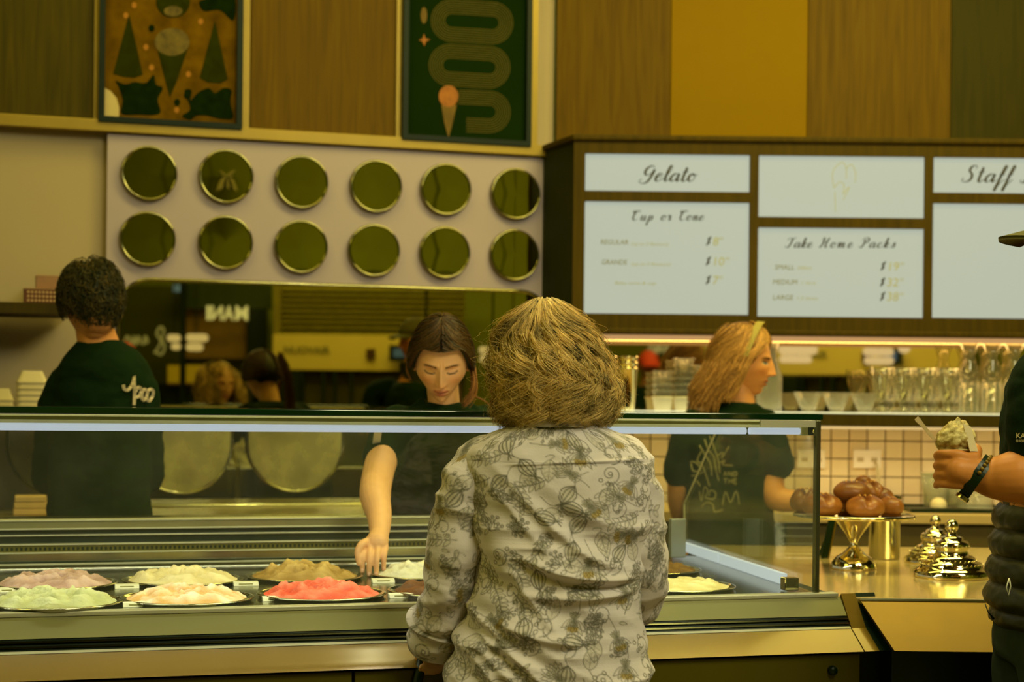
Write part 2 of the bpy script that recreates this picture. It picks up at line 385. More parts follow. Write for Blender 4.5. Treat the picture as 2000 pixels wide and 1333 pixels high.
# ------------------------------------------------------------------ lit menu board
FM = Frame((0, 6.02), 0)
def mp_(px, py, yo=0): return FM.hit(px, py, yo)
PANEL = mat('lit_menu_acrylic', emit=(.40, .445, .365, 1), estr=1.0)
PANEL.node_tree.nodes['Principled BSDF'].inputs['Base Color'].default_value = (.06, .06, .05, 1)
INK = mat('menu_ink', C(52, 46, 4), rough=.7, var=0)
INK2 = mat('menu_ink_olive', C(120, 116, 60), rough=.7, var=0)
INK3 = mat('menu_ink_pale', C(165, 165, 125), rough=.7, var=0)
bx0 = mp_(1119, 460)[0]; bx1 = mp_(2190, 460)[0]; bz1 = mp_(1480, 280)[1]; bz0 = mp_(1480, 645)[1]
board = thing('menu_board', 'dark wooden menu board with glowing white panels under the wood wall', 'menu board', (bx0, 6.02, bz0))
def P2(px, py): x, z = mp_(px, py); return x-bx0, z-bz0
cols = [((1143, 301, 1463, 377), (1143, 394, 1463, 616)), ((1481, 303, 1803, 428), (1481, 445, 1803, 622)), ((1821, 306, 2160, 381), (1821, 398, 2160, 625))]
fr = MB(); BW = bx1-bx0; BH = bz1-bz0
rects = []
for c in cols:
    for (a, b, cc, d) in c:
        p, q = P2(a, b), P2(cc, d); rects.append((p[0], q[0], q[1], p[1]))
colx = [(rects[2*i][0], rects[2*i][1]) for i in range(3)]
fr.box(0, BW, -.02, .03, max(r[3] for r in rects[:2]), BH); fr.box(0, BW, -.02, .03, 0, min(r[2] for r in rects))
fr.box(0, colx[0][0], -.0195, .03, .01, BH-.01); fr.box(colx[2][1], BW, -.0195, .03, .01, BH-.01)
for i in (0, 1): fr.box(colx[i][1], colx[i+1][0], -.0195, .03, .01, BH-.01)
for i in range(3):
    a, b = rects[2*i], rects[2*i+1]
    fr.box(colx[i][0], colx[i][1], -.019, .03, b[3], a[2])
    if a[3] < max(r[3] for r in rects[:2]): fr.box(colx[i][0], colx[i][1], -.019, .03, a[3], BH-.005)
    if b[2] > min(r[2] for r in rects): fr.box(colx[i][0], colx[i][1], -.019, .03, .005, b[2])
MFRAME = woodmat('menu_walnut', C(58, 46, 1), C(74, 58, 2))
fr.build('frame', MFRAME, board)
# body behind, angled return on the left and cap moulding
MB().prism_xy([(0, .0), (BW, .0), (BW, .27), (-.115, .27)], 0, BH).build('cabinet_body', woodmat('menu_walnut_dark', C(34, 38, 2), C(42, 44, 3)), board)
MB().prism_xy([(-.006, -.032), (BW, -.032), (BW, .27), (-.13, .27)], BH, BH+.022).build('cap_moulding', MFRAME, board, bevel=.006)
MB().prism_xy([(-.004, -.03), (BW, -.03), (BW, .25), (-.12, .25)], -.02, 0).build('base_moulding', MFRAME, board, bevel=.005)
for i, (xa, xb, za, zb) in enumerate(rects):
    pnl = MB().prism_xz(rrect(xa-.002, xb+.002, za-.002, zb+.002, .01, 4), -.006, -.002).build('light_panel', PANEL, board)
def in_board(px, py): return P2(px, py)
YI = -.0075
pp = lambda v: v*6.0/F                                          # pixels to metres on the board
def sc_text(text, px0, px1, py, hpx, wpx, slant=.35):
    mb = MB(); x, z = P2(px0, py); L0 = script_len(text, 1.0)
    tr = pp(px1-px0) / (L0*pp(hpx)); script(mb, text, x, z, pp(hpx), pp(wpx), YI, slant, track=tr)
    mb.build('script_lettering', INK, board)
sc_text('Gelato', 1250, 1358, 354, 15, 5.0); sc_text('Staff P', 1878, 2022, 356, 16, 5.2)
for t_, a_, b_, y_ in (('Cup', 1232, 1276, 431), ('or', 1289, 1311, 431), ('Cone', 1324, 1374, 431), ('Take', 1534, 1586, 484), ('Home', 1600, 1666, 484), ('Packs', 1679, 1748, 484)): sc_text(t_, a_, b_, y_, 9.5, 3.2)
for px, py, t, wd in ((1172, 478, 'REGULAR', 54), (1174, 517, 'GRANDE', 50), (1512, 527, 'SMALL', 38), (1508, 556, 'MEDIUM', 48), (1508, 586, 'LARGE', 40)):
    x, z = P2(px, py); mb = MB(); sans_add(mb, t, x, z, pp(14), YI, .12, fit=pp(wd)); mb.build('size_lettering', INK2, board)
for px, py, t, wd in ((1232, 480, '(up to 2 flavours)', 72), (1232, 519, '(up to 3 flavours)', 76), (1200, 556, 'Baby cone & cup', 80), (1556, 527, '500ml', 28), (1562, 556, '1 litre', 28), (1554, 586, '1.5 litres', 40)):
    x, z = P2(px, py); mb = MB(); sans_add(mb, t, x, z, pp(9), YI, .2, fit=pp(wd)); mb.build('fine_lettering', INK3, board)
for px, py, d in ((1378, 478, '8'), (1377, 517, '10'), (1377, 554, '7'), (1718, 527, '19'), (1717, 558, '32'), (1717, 586, '38')):
    x, z = P2(px, py); mb = MB(); script(mb, '$', x, z, pp(7.5), pp(2.6), YI, .3); mb.build('dollar_sign', INK, board)
    mb = MB(); sans_add(mb, d, x+pp(13), z-pp(2), pp(24), YI, .1); sans_add(mb, '00', x+pp(13+13*len(d)), z+pp(9), pp(8), YI, .1); mb.build('price_lettering', INK3, board)
mb = MB()                                                       # line drawing of a dripping scoop
for pts in ([(1626,355),(1625,340),(1632,326),(1645,318),(1652,330),(1652,350)], [(1652,330),(1662,322),(1670,338),(1669,358)],
            [(1626,355),(1628,368),(1632,362)], [(1632,362),(1640,356),(1648,362),(1646,380),(1652,372),(1658,366),(1652,380),(1646,392)], [(1630,375),(1631,415)]):
    ribbon(mb, catmull([P2(*p) for p in pts], 5), pp(1.3), YI)
mb.build('scoop_drawing', INK3, board)
# strip light under the board
tag(MB().box(bx0+.02, bx1, 6.03, 6.06, bz0-.040, bz0-.022).build('under_board_strip_light', mat('strip_peach', emit=(.50, .28, .11, 1), estr=1.0)), 'thin peach strip light along the underside of the menu board', 'strip light')
_l = area('strip_glow', ((bx0+bx1)/2, 6.16, bz0-.028), ((bx0+bx1)/2, 6.17, 0), bx1-bx0, .03, 4, (1, .60, .22))

# ------------------------------------------------------------------ framed posters
def poster(name, label, pxl, pxr, pyb_l, printmat):
    xa = wl(pxl, 150, -.03)[0]; xb = wl(pxr, 150, -.03)[0]; z0 = wl(pxl, pyb_l, -.03)[1]; h = .86
    t = thing(name, label, 'poster', FL.w(xa, -.015, z0), FL.a); w = xb-xa; b = .020
    MB().box(b*.5, w-b*.5, -.008, 0, b*.5, h-b*.5).build('print', printmat, t)
    f = MB(); f.box(0, b, -.03, 0, 0, h); f.box(w-b, w, -.03, 0, 0, h); f.box(b, w-b, -.03, 0, 0, b); f.box(b, w-b, -.03, 0, h-b, h)
    f.build('frame', BLACKF, t); 
    return t, (lambda px, py: (wl(px, py, -.025)[0]-xa, wl(px, py, -.025)[1]-z0))
pr1 = mat('poster_rust', C(92, 66, 3), rough=.8, spec=.04, var=.45, scale=16)
t1, q1 = poster('cone_poster', 'framed poster of dark cones and leaves on a rust ground', 193, 473, 238, pr1)
CONE = mat('print_cone', C(38, 42, 2), spec=.03, rough=.8, var=.3, scale=30); LEAF = mat('print_leaf', C(14, 28, 1), spec=.03, rough=.8, var=.4, scale=40)
PALE = mat('print_pale', C(190, 170, 120), rough=.7, var=.05); SPARK = mat('print_spark', C(150, 98, 12), rough=.7, var=.1)
def poly(t, q, name, pts, mt, y=-.0095, sm=True):
    P = catmull([q(*p) for p in pts], 5, True)[:-1] if sm else [Vector(q(*p)) for p in pts]
    mb = MB(); mb.prism_xz([(p[0], p[1]) for p in P][::-1], y, y+.001); return mb.build(name, mt, t)
def ell(cx, cy, rx, ry, n=14): return [(cx+rx*math.cos(2*math.pi*k/n), cy+ry*math.sin(2*math.pi*k/n)) for k in range(n)]
poly(t1, q1, 'printed_cone', [(252,28),(266,88),(279,146),(262,152),(240,150),(221,144),(236,88)], CONE, sm=False)
poly(t1, q1, 'printed_cone', [(420,40),(433,100),(445,155),(430,163),(405,161),(390,152),(405,95)], CONE, sm=False)
poly(t1, q1, 'printed_cone', [(306,92),(368,92),(345,160),(332,190),(322,155)], CONE, sm=False)
poly(t1, q1, 'printed_scoop', ell(336,82,34,27), mat('print_scoop', C(92, 76, 22), rough=.7, var=.5, scale=40), -.0102)
poly(t1, q1, 'printed_scoop', ell(338,4,33,30), CONE, -.0102); poly(t1, q1, 'printed_scoop', ell(338,22,18,10), mat('print_scoop', None), -.0110)
poly(t1, q1, 'printed_leaves', [(232,170),(226,158),(245,165),(262,160),(285,162),(300,146),(305,165),(318,172),(308,195),(312,222),(270,224),(238,222),(240,196)], LEAF, -.0099)
poly(t1, q1, 'printed_leaves', [(360,178),(374,176),(372,196),(388,180),(408,172),(420,182),(436,172),(452,176),(450,200),(455,230),(430,232),(405,226),(384,226),(372,234),(356,226),(372,212)], LEAF, -.0099)
poly(t1, q1, 'printed_leaves', [(395,0),(455,-10),(456,40),(430,20),(400,22),(390,10)], LEAF, -.0099)
poly(t1, q1, 'printed_moon', [(202,170),(216,178),(228,192),(233,212),(232,232),(202,231)], PALE, -.0103, False)
for (x, y) in ((262, 10), (285, 92), (392, 42), (368, 145), (296, 132), (345, 215), (246, 30)): poly(t1, q1, 'printed_star', ell(x, y, 5, 6, 8), SPARK, -.0098)
for (x, y) in ((296, 55), (346, 200), (365, 186)): poly(t1, q1, 'printed_leaf', ell(x, y, 6, 7, 7), LEAF, -.0098)
t2, q2 = poster('lettering_poster', 'framed dark green poster with tall striped looping letters and an ice cream cone', 786, 1037, 273, mat('poster_green', C(16, 34, 2), rough=.8, spec=.04, var=.15, scale=3))
LINE = mat('print_gold_line', C(98, 84, 20), rough=.7, var=.1)
mb = MB()
def ringline(cx0, cx1, cyl, ry, tilt, y):
    P = []
    for k in range(13): a = R(90 + 180*k/12); P.append((cx0 + ry*.98*math.cos(a), cyl - ry*math.sin(a)))
    for k in range(13): a = R(270 + 180*k/12); P.append((cx1 + ry*.98*math.cos(a), cyl + tilt*(cx1-cx0) - ry*math.sin(a)))
    P.append(P[0]); ribbon(mb, [q2(*p) for p in P], .0022, y)
for k in range(7):
    ry = 14 + k*4.4
    ringline(882, 962, 40, ry, .06, -.0095); ringline(878, 956, 127, ry, .06, -.0095)
    P = [(895, 216-ry*.98), (950, 219-ry)] + [(956 + ry*math.cos(R(a)), 219 - ry*math.sin(R(a))) for a in range(80, -91, -17)] + [(911, 217+ry)]
    ribbon(mb, [q2(*p) for p in P], .0022, -.0095)
mb.build('striped_lettering', LINE, t2)
ORG = mat('print_orange', C(150, 92, 34), rough=.7, var=.3, scale=50)
poly(t2, q2, 'printed_scoop', ell(876, 188, 19, 21), ORG, -.0105); poly(t2, q2, 'printed_cone', [(862,205),(892,205),(884,240),(876,270),(868,240)], mat('print_wafer', C(104, 80, 22), rough=.7, var=.3), -.0102, False)
poly(t2, q2, 'printed_star', [(828,66),(831,75),(840,77),(832,81),(829,90),(825,81),(818,78),(826,75)], ORG, -.0098, False)
poly(t2, q2, 'printed_leaf', ell(828, 30, 6, 16, 9), mat('print_wafer', None), -.0098)
# ------------------------------------------------------------------ gelato display case (turned 16 degrees, local y = 0 on the front glass)
STEEL = mat('brushed_steel', C(176, 172, 140), rough=.22, metal=1, var=.08, stretch=(.3, 8, 40), scale=10)
STEEL_D = mat('dark_steel', C(96, 94, 60), rough=.16, metal=1, var=.12, stretch=(.5, 4, 20), scale=6)
STEEL_S = mat('satin_steel', C(200, 198, 172), rough=.38, metal=.35, var=.06)
GOLD = mat('brass_sheet', C(112, 88, 3), rough=.45, metal=.4, coat=.14, var=.10, scale=5)
GREENE = mat('green_glass_edge', C(14, 44, 16), rough=.08, var=.15, scale=6, spec=.8)
BLACKP = mat('black_plastic', C(9, 30, 3), rough=.4, var=.1)
OLIVEP = mat('olive_base_panel', C(80, 72, 8), rough=.35, var=.08, scale=3)
LED = mat('led_tube', emit=(.46, .52, .74, 1), estr=1.0)
GLASS = glassmat('case_glass', (.93, .95, .86, 1), 1.42, haze=.028, hazecol=(.75, .78, .6, 1), gain=.9)
GLASS_E = glassmat('end_glass', (.985, .99, .96, 1), 1.4, haze=.010, hazecol=(.75, .78, .6, 1), gain=.8)
zc = lambda y, yo=0, x=440: FC.hit(x, y, yo)[1]
SK = .118; XL = -2.9
case = thing('gelato_display_case', 'long glass-fronted gelato display case with brass lower band', 'display case', FC.o, FC.a)
zd = zc(1190)
ztop = 1.374
ytop_b = .62; zrear = 1.085
# body: well and base
b = MB(); b.prism_yz([(-.09, .10), (1.02, .10), (1.02, zd-.004), (.02, zd-.004), (-.004, zd-.012), (-.09, zc(1318, -.11))], XL, .05, 0, SK)
b.build('cabinet_body', BLACKP, case)
MB().prism_yz([(.0, zd-.004), (.93, zd-.004), (.93, zd+.002), (.0, zd+.002)], XL, -.004, 0, SK).build('deck', STEEL_D, case)
MB().prism_yz([(-.014, zc(1197, -.014)), (.014, zc(1197, -.014)), (.014, zd+.004), (-.014, zd+.004)], XL, .045).build('ledge_rail', STEEL_S, case, bevel=.002)
def facia(name, y0, o0, y1, o1, mt, x1=.05, x0=XL):
    za, zb = zc(y0, o0), zc(y1, o1)
    return MB().prism_yz([(o0, za), (o1, zb), (o1+.02, zb), (o0+.02, za)], x0, x1).build(name, mt, case)
facia('front_panel', 1197.5, -.012, 1238, -.045, mat('front_steel', C(176, 174, 122), rough=.26, metal=.55, var=.1, stretch=(.6, 2, 4), scale=3))
facia('black_band', 1238.5, -.042, 1263, -.058, BLACKP)  # black plastic band between the steel panel and the brass
for y, o in ((1243, -.052), (1253, -.056)): facia('trim_strip', y, o, y+3.2, o-.002, STEEL_D)
facia('trim_strip', 1262, -.062, 1266.5, -.066, STEEL_S)
facia('brass_band', 1267.5, -.066, 1318, -.128, GOLD)
zb0 = zc(1322, -.115)
xs = [XL, FC.hit(690, 1330, -.115)[0], FC.hit(1262, 1310, -.115)[0], .05]
for i in range(3):
    MB().box(xs[i]+.003, xs[i+1]-.003, -.115, -.09, .12, zb0).build('kick_panel', OLIVEP, case, bevel=.002)
MB().lathe([(.0001, -.012), (.009, -.012), (.011, -.004), (.011, 0)], (FC.hit(1652, 1309, -.115)[0]-.035, -.115, FC.hit(1652, 1309, -.115)[1]), n=16, axis='y').build('lock_button', BLACKP, case, smooth=True)
prof = [(-.012, zd+.002), (-.045, zc(1238, -.045)), (-.066, zc(1266, -.066)), (-.13, zc(1318, -.13)), (-.11, zc(1318, -.13)), (0.02, zd-.03)]
MB().prism_yz(prof, .052, .088).build('end_strip', GOLD, case); MB().prism_yz([(y+.004, z) for y, z in prof], .088, .140).build('end_gap', BLACKP, case)
# glass
MB().prism_yz([(0, zd+.004), (.008, zd+.004), (.008, ztop-.016), (0, ztop-.016)], XL, -.004).build('front_glass', GLASS, case)
MB().prism_yz([(.002, ztop-.013), (ytop_b, ztop-.013), (ytop_b, ztop), (.002, ztop)], XL, .004, 0, SK).build('top_glass', GLASS_E, case)
MB().prism_yz([(-.004, ztop-.0135), (.0018, ztop-.0135), (.0018, ztop+.0005), (-.004, ztop+.0005)], XL, .006).build('glass_edge', GREENE, case, bevel=.002)
MB().box(-.012, .0, -.006, .010, zd+.004, ztop-.014).build('corner_post', mat('post_olive', C(120, 120, 84), rough=.25, metal=.8, var=.05), case, bevel=.002)
MB().box(-.15, -.012, -.002, .006, ztop-.030, ztop-.0145).build('top_bracket', STEEL_S, case)
# end pane with its cut-away rear edge; the same pane again as a divider
pe = FC.w(0, 0, 0); FE = Frame((pe.x, pe.y), math.atan2((FC.t*SK + FC.n).y, (FC.t*SK + FC.n).x))
hs = lambda px, py: FE.hit(px, py)
kx = hs(1342, 985); bx_ = hs(1342, 1078); tx_ = hs(1412, 846)
prof_e = [(0, zd+.004), (0, ztop-.014), (tx_[0]-.06, ztop-.014), (tx_[0], tx_[1]), (kx[0], kx[1]), (bx_[0], bx_[1]-.03), (bx_[0], zd+.004)]
ce = math.cos(math.atan(SK))
def pane(x0, th, name, mt):
    return MB().prism_yz([(s*ce, z) for s, z in prof_e], x0, x0+th, SK, SK).build(name, mt, case)
pane(-.010, .006, 'end_glass', GLASS_E)
xdv = FC.hit(734, 846, tx_[0]*ce)[0] - SK*tx_[0]*ce
FROST = mat('frosted_edge', C(190, 186, 150), rough=.5, var=.05)
for x0, w in ((-.010, .004), (xdv, .020)):
    P = [(tx_[0]*ce-.002, tx_[1]+.03), (kx[0]*ce, kx[1]), (bx_[0]*ce, bx_[1])]
    e = MB()
    for (a, b2) in zip(P[:-1], P[1:]):
        e.hexa([(x0+SK*a[0], a[0], a[1]), (x0+w+SK*a[0], a[0], a[1]), (x0+w+SK*a[0], a[0]+.006, a[1]), (x0+SK*a[0], a[0]+.006, a[1])][::-1],
               [(x0+SK*b2[0], b2[0], b2[1]), (x0+w+SK*b2[0], b2[0], b2[1]), (x0+w+SK*b2[0], b2[0]+.006, b2[1]), (x0+SK*b2[0], b2[0]+.006, b2[1])][::-1])
    e.build('pane_edge', FROST, case)
# LED tube under the top edge
xg = lambda px: FC.hit(px, 840, .035)[0]
zl0, zl1 = zc(843.5, .035), zc(829, .035)
for a, b2 in ((XL, xg(1456)), (xg(1463), xg(1561))):
    MB().tube([(a, .035, (zl0+zl1)/2), (b2, .035, (zl0+zl1)/2)], (zl1-zl0)/2, n=14).build('led_tube', LED, case, smooth=False)
MB().box(xg(1561), xg(1575), .024, .046, zl0-.002, zl1+.003).build('led_end_cap', mat('white_plastic', C(205, 205, 190), rough=.4, var=.03), case, bevel=.002)
MB().box(xg(1576), xg(1592), .020, .050, zl0-.001, zl1+.003).build('mount_block', BLACKP, case, bevel=.001)
MB().lathe([(.0001, -.006), (.004, -.006), (.0055, -.002), (.0055, 0)], (xg(1584), .020, (zl0+zl1)/2), n=12, axis='y').build('mount_screw', CHROME, case)
for y0, y1, o, mt in ((808.5, 816, .030, mat('profile_pale', C(244, 242, 214), rough=.4, metal=.2)), (816, 822.5, .040, mat('profile_olive', C(150, 146, 66), rough=.35, metal=.2)), (822.5, 829, .034, mat('profile_pale', None))):
    MB().prism_yz([(o, zc(y1, o)), (.07, zc(y1, o)), (.07, zc(y0, o)), (o, zc(y0, o))], XL, -.03).build('led_profile', mt, case)
_l = area('led_case_light', FC.w(-1.35, .05, zl0-.004), FC.w(-1.35, .35, zd), 2.7, .02, 7.5, (.95, .95, .92)); _l.rotation_euler = (R(22), 0, FC.a)
# LED strip along the foot of the end pane
fa, fb = hs(1318, 1083), hs(1558, 1166)
for a, b2 in ((.03, .50), (.51, .93)):
    ya, yb = (fb[0] + (fa[0]-fb[0])*a)*ce, (fb[0] + (fa[0]-fb[0])*b2)*ce
    MB().hexa([(-.030+SK*ya, ya, zd+.004), (-.016+SK*ya, ya, zd+.004), (-.016+SK*yb, yb, zd+.004), (-.030+SK*yb, yb, zd+.004)], [(-.030+SK*ya, ya, zd+.030), (-.016+SK*ya, ya, zd+.030), (-.016+SK*yb, yb, zd+.030), (-.030+SK*yb, yb, zd+.030)]).build('led_foot_strip', mat('led_strip', emit=(.46, .52, .62, 1), estr=1.0), case)
yb = .045; MB().box(-.062, -.026, yb, yb+.03, zd+.004, zd+.034).build('chrome_foot', CHROME, case, bevel=.003)
# rear steps of the well
YR = .86
def rail(y0, y1, yo, d, mt, name='rear_rail', x0=XL, x1=-.12):
    za, zb_ = zc(y1, yo), zc(y0, yo); return MB().prism_yz([(yo, za), (yo+d, za), (yo+d, zb_), (yo, zb_)], x0, x1, 0, 0).build(name, mt, case, bevel=.0008)
rail(1013, 1016, YR-.012, .05, STEEL_S); rail(1016, 1029, YR-.006, .05, mat('rail_grey', C(150, 146, 104), rough=.3, metal=.6, var=.1)); rail(1029, 1032, YR-.012, .03, STEEL_S)
rail(1032, 1060, YR+.014, .05, BLACKP, 'rear_recess'); rail(1041, 1044, YR-.004, .02, STEEL_S); rail(1058.5, 1061.5, YR-.012, .03, STEEL_S)
rail(1061, 1075, YR-.004, .05, mat('vent_olive', C(110, 104, 40), rough=.4, metal=.5), 'vent_band'); rail(1074.5, 1077.5, YR-.016, .03, STEEL_S)
rail(1077, 1092, YR-.006, .05, STEEL, 'rear_step'); rail(1091.5, 1096, YR-.014, .03, BLACKP); rail(1096, 1099.5, YR-.02, .04, STEEL_S)
v = MB(); z0, z1 = zc(1071, YR-.004), zc(1065, YR-.004)
x = XL + .9
while x < -.15: v.box(x, x+.006, YR-.0055, YR-.003, z0, z1); x += .0115
o = v.build('vent_perforation', BLACKP, case); o['kind'] = 'stuff'
MB().box(FC.hit(1306, 1040, YR-.03)[0], FC.hit(1335, 1040, YR-.03)[0], YR-.05, YR-.028, zd+.01, zc(1022, YR-.03)).build('rear_upright', mat('upright_blue_grey', C(165, 170, 165), rough=.3, metal=.5), case, bevel=.002)
bar = MB().prism_yz([(YR, zd), (1.0, zd), (1.0, zc(1013, YR)), (YR+.03, zc(1013, YR))], XL, -.1, 0, 0).build('rear_wall', STEEL, case)

# ------------------------------------------------------------------ pans of gelato
PANM = mat('pan_steel', C(200, 196, 168), rough=.12, metal=1, var=.06)
RP = .137
def gel(name, base, hi, amp, seed, cols=None):
    n, m = 64, 26; P = []; cl = []; rr = random.Random(seed); off = Vector((seed*7.3, seed*1.7, 0))
    for j in range(m+1):
        row = []; t = j/m
        for i in range(n):
            a = 2*math.pi*i/n; r = RP*.93*t; x, y = r*math.cos(a), r*math.sin(a)
            q = Vector((x*22, y*30, 0)) + off
            d = noise.turbulence(q, 4, False, noise_basis='PERLIN_ORIGINAL')
            w = abs(math.sin((x*34 + 3.0*noise.noise(Vector((x*9, y*9, seed)))) + seed))
            hgt = amp*(1-t**8)*(.16 + .30*d + .16*w) + .012 + .006*noise.noise(Vector((x*120, y*120, seed*3.1)))*(1-t**6)
            row.append((x, y, max(hgt*(1-t**8) + .010*t**8, .006)))
            k = min(1, max(0, .2 + .9*d + .35*noise.noise(Vector((x*50, y*50, seed)))))
            cl.append(tuple(base[q_]*(1-k) + hi[q_]*k for q_ in range(3)))
        P.append(row)
    mb = MB(); mb.grid(P, closed=True, c=cl); return mb
GELM = mat('gelato', attr='Col', rough=.55, var=.1, scale=60, bump=.7, bscale=160, sss=.08)
def pan(px, py, label, base, hi, amp, seed, zoff=.012):
    zz = zd + .002 + zoff
    u, v = untilt(px, py); d = (H-zz)/(v/F); p = Vector((u*d/F, d, zd+.002))
    t = thing('gelato_pan', label, 'gelato pan', p, FC.a, 'pans of gelato in the case')
    MB().lathe([(.0001, .001), (RP*.80, .001), (RP*.90, .003), (RP*.985, .008), (RP, .0095), (RP*1.04, .009), (RP*1.05, .007), (RP*1.03, .006), (RP*1.0, 0), (.0001, 0)], n=48).build('pan', PANM, t, smooth=True)
    gel('gelato', base, hi, amp, seed).build('gelato', GELM, t, loc=(0, 0, -.003), smooth=True)
    return t
c3 = lambda r, g, b: C(r, g, b)[:3]
pan(108, 1135, 'pan of dusky pink gelato at the far left, rear row', c3(176,140,132), c3(226,194,186), .055, 1)
pan(358, 1128, 'pan of pale cream gelato in the rear row', c3(214,198,148), c3(244,232,190), .055, 2)
pan(595, 1121, 'pan of caramel tan gelato in the rear row beside the red one', c3(150,116,58), c3(214,182,116), .062, 3)
pan(836, 1117, 'pan of white gelato under the serving hand', c3(206,204,184), c3(238,236,220), .055, 4)
pan(106, 1171, 'pan of pale pistachio green gelato at the far left, front row', c3(164,166,112), c3(212,214,168), .058, 5)
pan(365, 1163, 'pan of peach and white chunky gelato in the front row', c3(206,160,96), c3(250,232,210), .050, 6)
pan(628, 1155, 'pan of coral red gelato in the front row', c3(206,74,50), c3(240,140,112), .055, 7)
pan(880, 1149, 'pan of dark chocolate gelato in the front row beside the floral shirt', c3(76,38,8), c3(120,70,24), .045, 8)
pan(1078, 1110, 'pan of beige gelato in the rear row hidden behind the customer', c3(180,150,96), c3(220,200,150), .05, 9)
pan(1118, 1143, 'pan of lemon gelato in the front row hidden behind the customer', c3(206,180,80), c3(236,220,140), .05, 10)
pan(1262, 1108, 'pan of nut brown gelato in the rear row right of the customer', c3(96,64,20), c3(150,112,52), .04, 11)
pan(1318, 1140, 'pan of creamy yellow gelato in the front row right of the customer', c3(190,176,116), c3(226,214,160), .030, 12)
TAGM = mat('price_card', C(222, 220, 190), rough=.5, var=.06, scale=40)
for px, py, w, lab in ((14, 1150, 34, 'small flavour card at the far left edge between the two rows'), (248, 1143, 46, 'small flavour card behind the peach gelato pan'), (480, 1138, 48, 'small flavour card between the cream and caramel pans'), (748, 1132, 44, 'small flavour card below the serving hand'),
                       (268, 1178, 54, 'small flavour card in front of the peach gelato pan'), (539, 1167, 52, 'small flavour card in front of the red gelato pan'), (783, 1161, 48, 'small flavour card in front of the chocolate pan'), (1282, 1146, 30, 'small flavour card right of the customer by the yellow gelato')):
    u, v = untilt(px, py); zz = zd+.010; d = (H-zz)/(v/F); p = Vector((u*d/F, d, zd+.0025)); hw = w/2*d/F
    t = thing('flavour_card', lab, 'card', p, FC.a, 'flavour cards')
    MB().hexa([(-hw, -.012, 0), (hw, -.012, 0), (hw, .012, 0), (-hw, .012, 0)], [(-hw, -.006, .008), (hw, -.006, .008), (hw, .012, .009), (-hw, .012, .009)]).build('card', TAGM, t)
    m_ = MB(); ribbon(m_, [(-hw*.6, .0), (hw*.5, .0)], .0016, 0); 
    MB().add([(-hw*.6, -.0102, .0030), (hw*.55, -.0102, .0030), (hw*.55, -.0082, .0056), (-hw*.6, -.0082, .0056)], [(0, 1, 2, 3)]).build('handwriting', INK2, t)

# recessed downlight over the queue; its reflection is the bright spot on the brass band
_o0, _o1 = -.066, -.128; _z0, _z1 = zc(1267.5, _o0), zc(1318, _o1)
_nl = Vector((0, -(_z0-_z1), -(_o1-_o0)*1.0)).normalized(); _nw = (FC.n*_nl.y + Vector((0, 0, _nl.z))).normalized()
_hx, _hz = FC.hit(722, 1272, -.075); _pp = FC.w(_hx, -.075, _hz); _vd = (_pp - Vector((0, 0, H))).normalized(); _rd = _vd - _nw*2*_vd.dot(_nw)
_bp = _pp + _rd*((4.26-_pp.z)/_rd.z)
dl = thing('ceiling_downlight', 'recessed ceiling downlight whose glare shows on the brass band', 'lamp', (_bp.x, _bp.y, 4.26))
MB().lathe([(.045, .039), (.045, 0), (.062, 0), (.062, .006), (.05, .039)], n=28).build('trim_ring', STEEL_S, dl, smooth=True)
MB().ball((0, 0, .012), (.034, .034, .016), 16, 10).build('bulb', mat('bulb_white', emit=(1, .95, .85, 1), estr=260), dl, smooth=True)
_pl = bpy.data.lights.new('downlight_beam', 'SPOT'); _pl.energy = 70; _pl.color = (1, .9, .6); _pl.spot_size = R(80); _pl.spot_blend = .6; _pl.shadow_soft_size = .03
_po = bpy.data.objects.new('downlight_beam', _pl); sc.collection.objects.link(_po); _po.location = (_bp.x, _bp.y, 4.24)
# ------------------------------------------------------------------ right-hand serving counter
FK = Frame((0, 3.80), 0)
xk0 = FK.hit(1612, 1167)[0]; zk = FK.hit(1700, 1168)[1]; XR = 2.4
TOPM = mat('counter_steel_top', C(232, 206, 140), rough=.16, metal=.6, var=.08, scale=4)
ctr = thing('serving_counter', 'brass-fronted serving counter with shiny top right of the gelato case', 'counter', (xk0, 3.80, 0))
W_ = XR-xk0; x2 = FK.hit(1683, 1167)[0]-xk0
MB().prism_xy([(-.0, .02), (.10, 0), (W_, 0), (W_, 1.40), (-.10, 1.40)], zk-.03, zk).build('counter_top', TOPM, ctr, bevel=.003)
kz1 = FK.hit(1700, 1272, -.14)[1]
MB().hexa([(x2-.005, -.003, zk-.004), (x2-.005, .03, zk-.004), (W_, .03, zk-.004), (W_, -.003, zk-.004)], [(x2+.045, -.14, kz1), (x2+.045, -.10, kz1), (W_, -.10, kz1), (W_, -.14, kz1)]).build('brass_front', mat('brass_dull', C(100, 76, 3), rough=.42, metal=.5, var=.15, scale=6, bump=.08, bscale=9), ctr)
MB().box(x2-.003, W_, -.007, .0, zk-.006, zk-.001).build('nosing', STEEL_S, ctr)
MB().box(.08, W_, .03, 1.36, .1, zk-.032).build('cabinet_body', BLACKP, ctr)
MB().box(x2+.05, W_, -.09, .03, .12, kz1-.004).build('kick_panel', mat('dark_kick', C(12, 28, 2), rough=.3, var=.1), ctr)

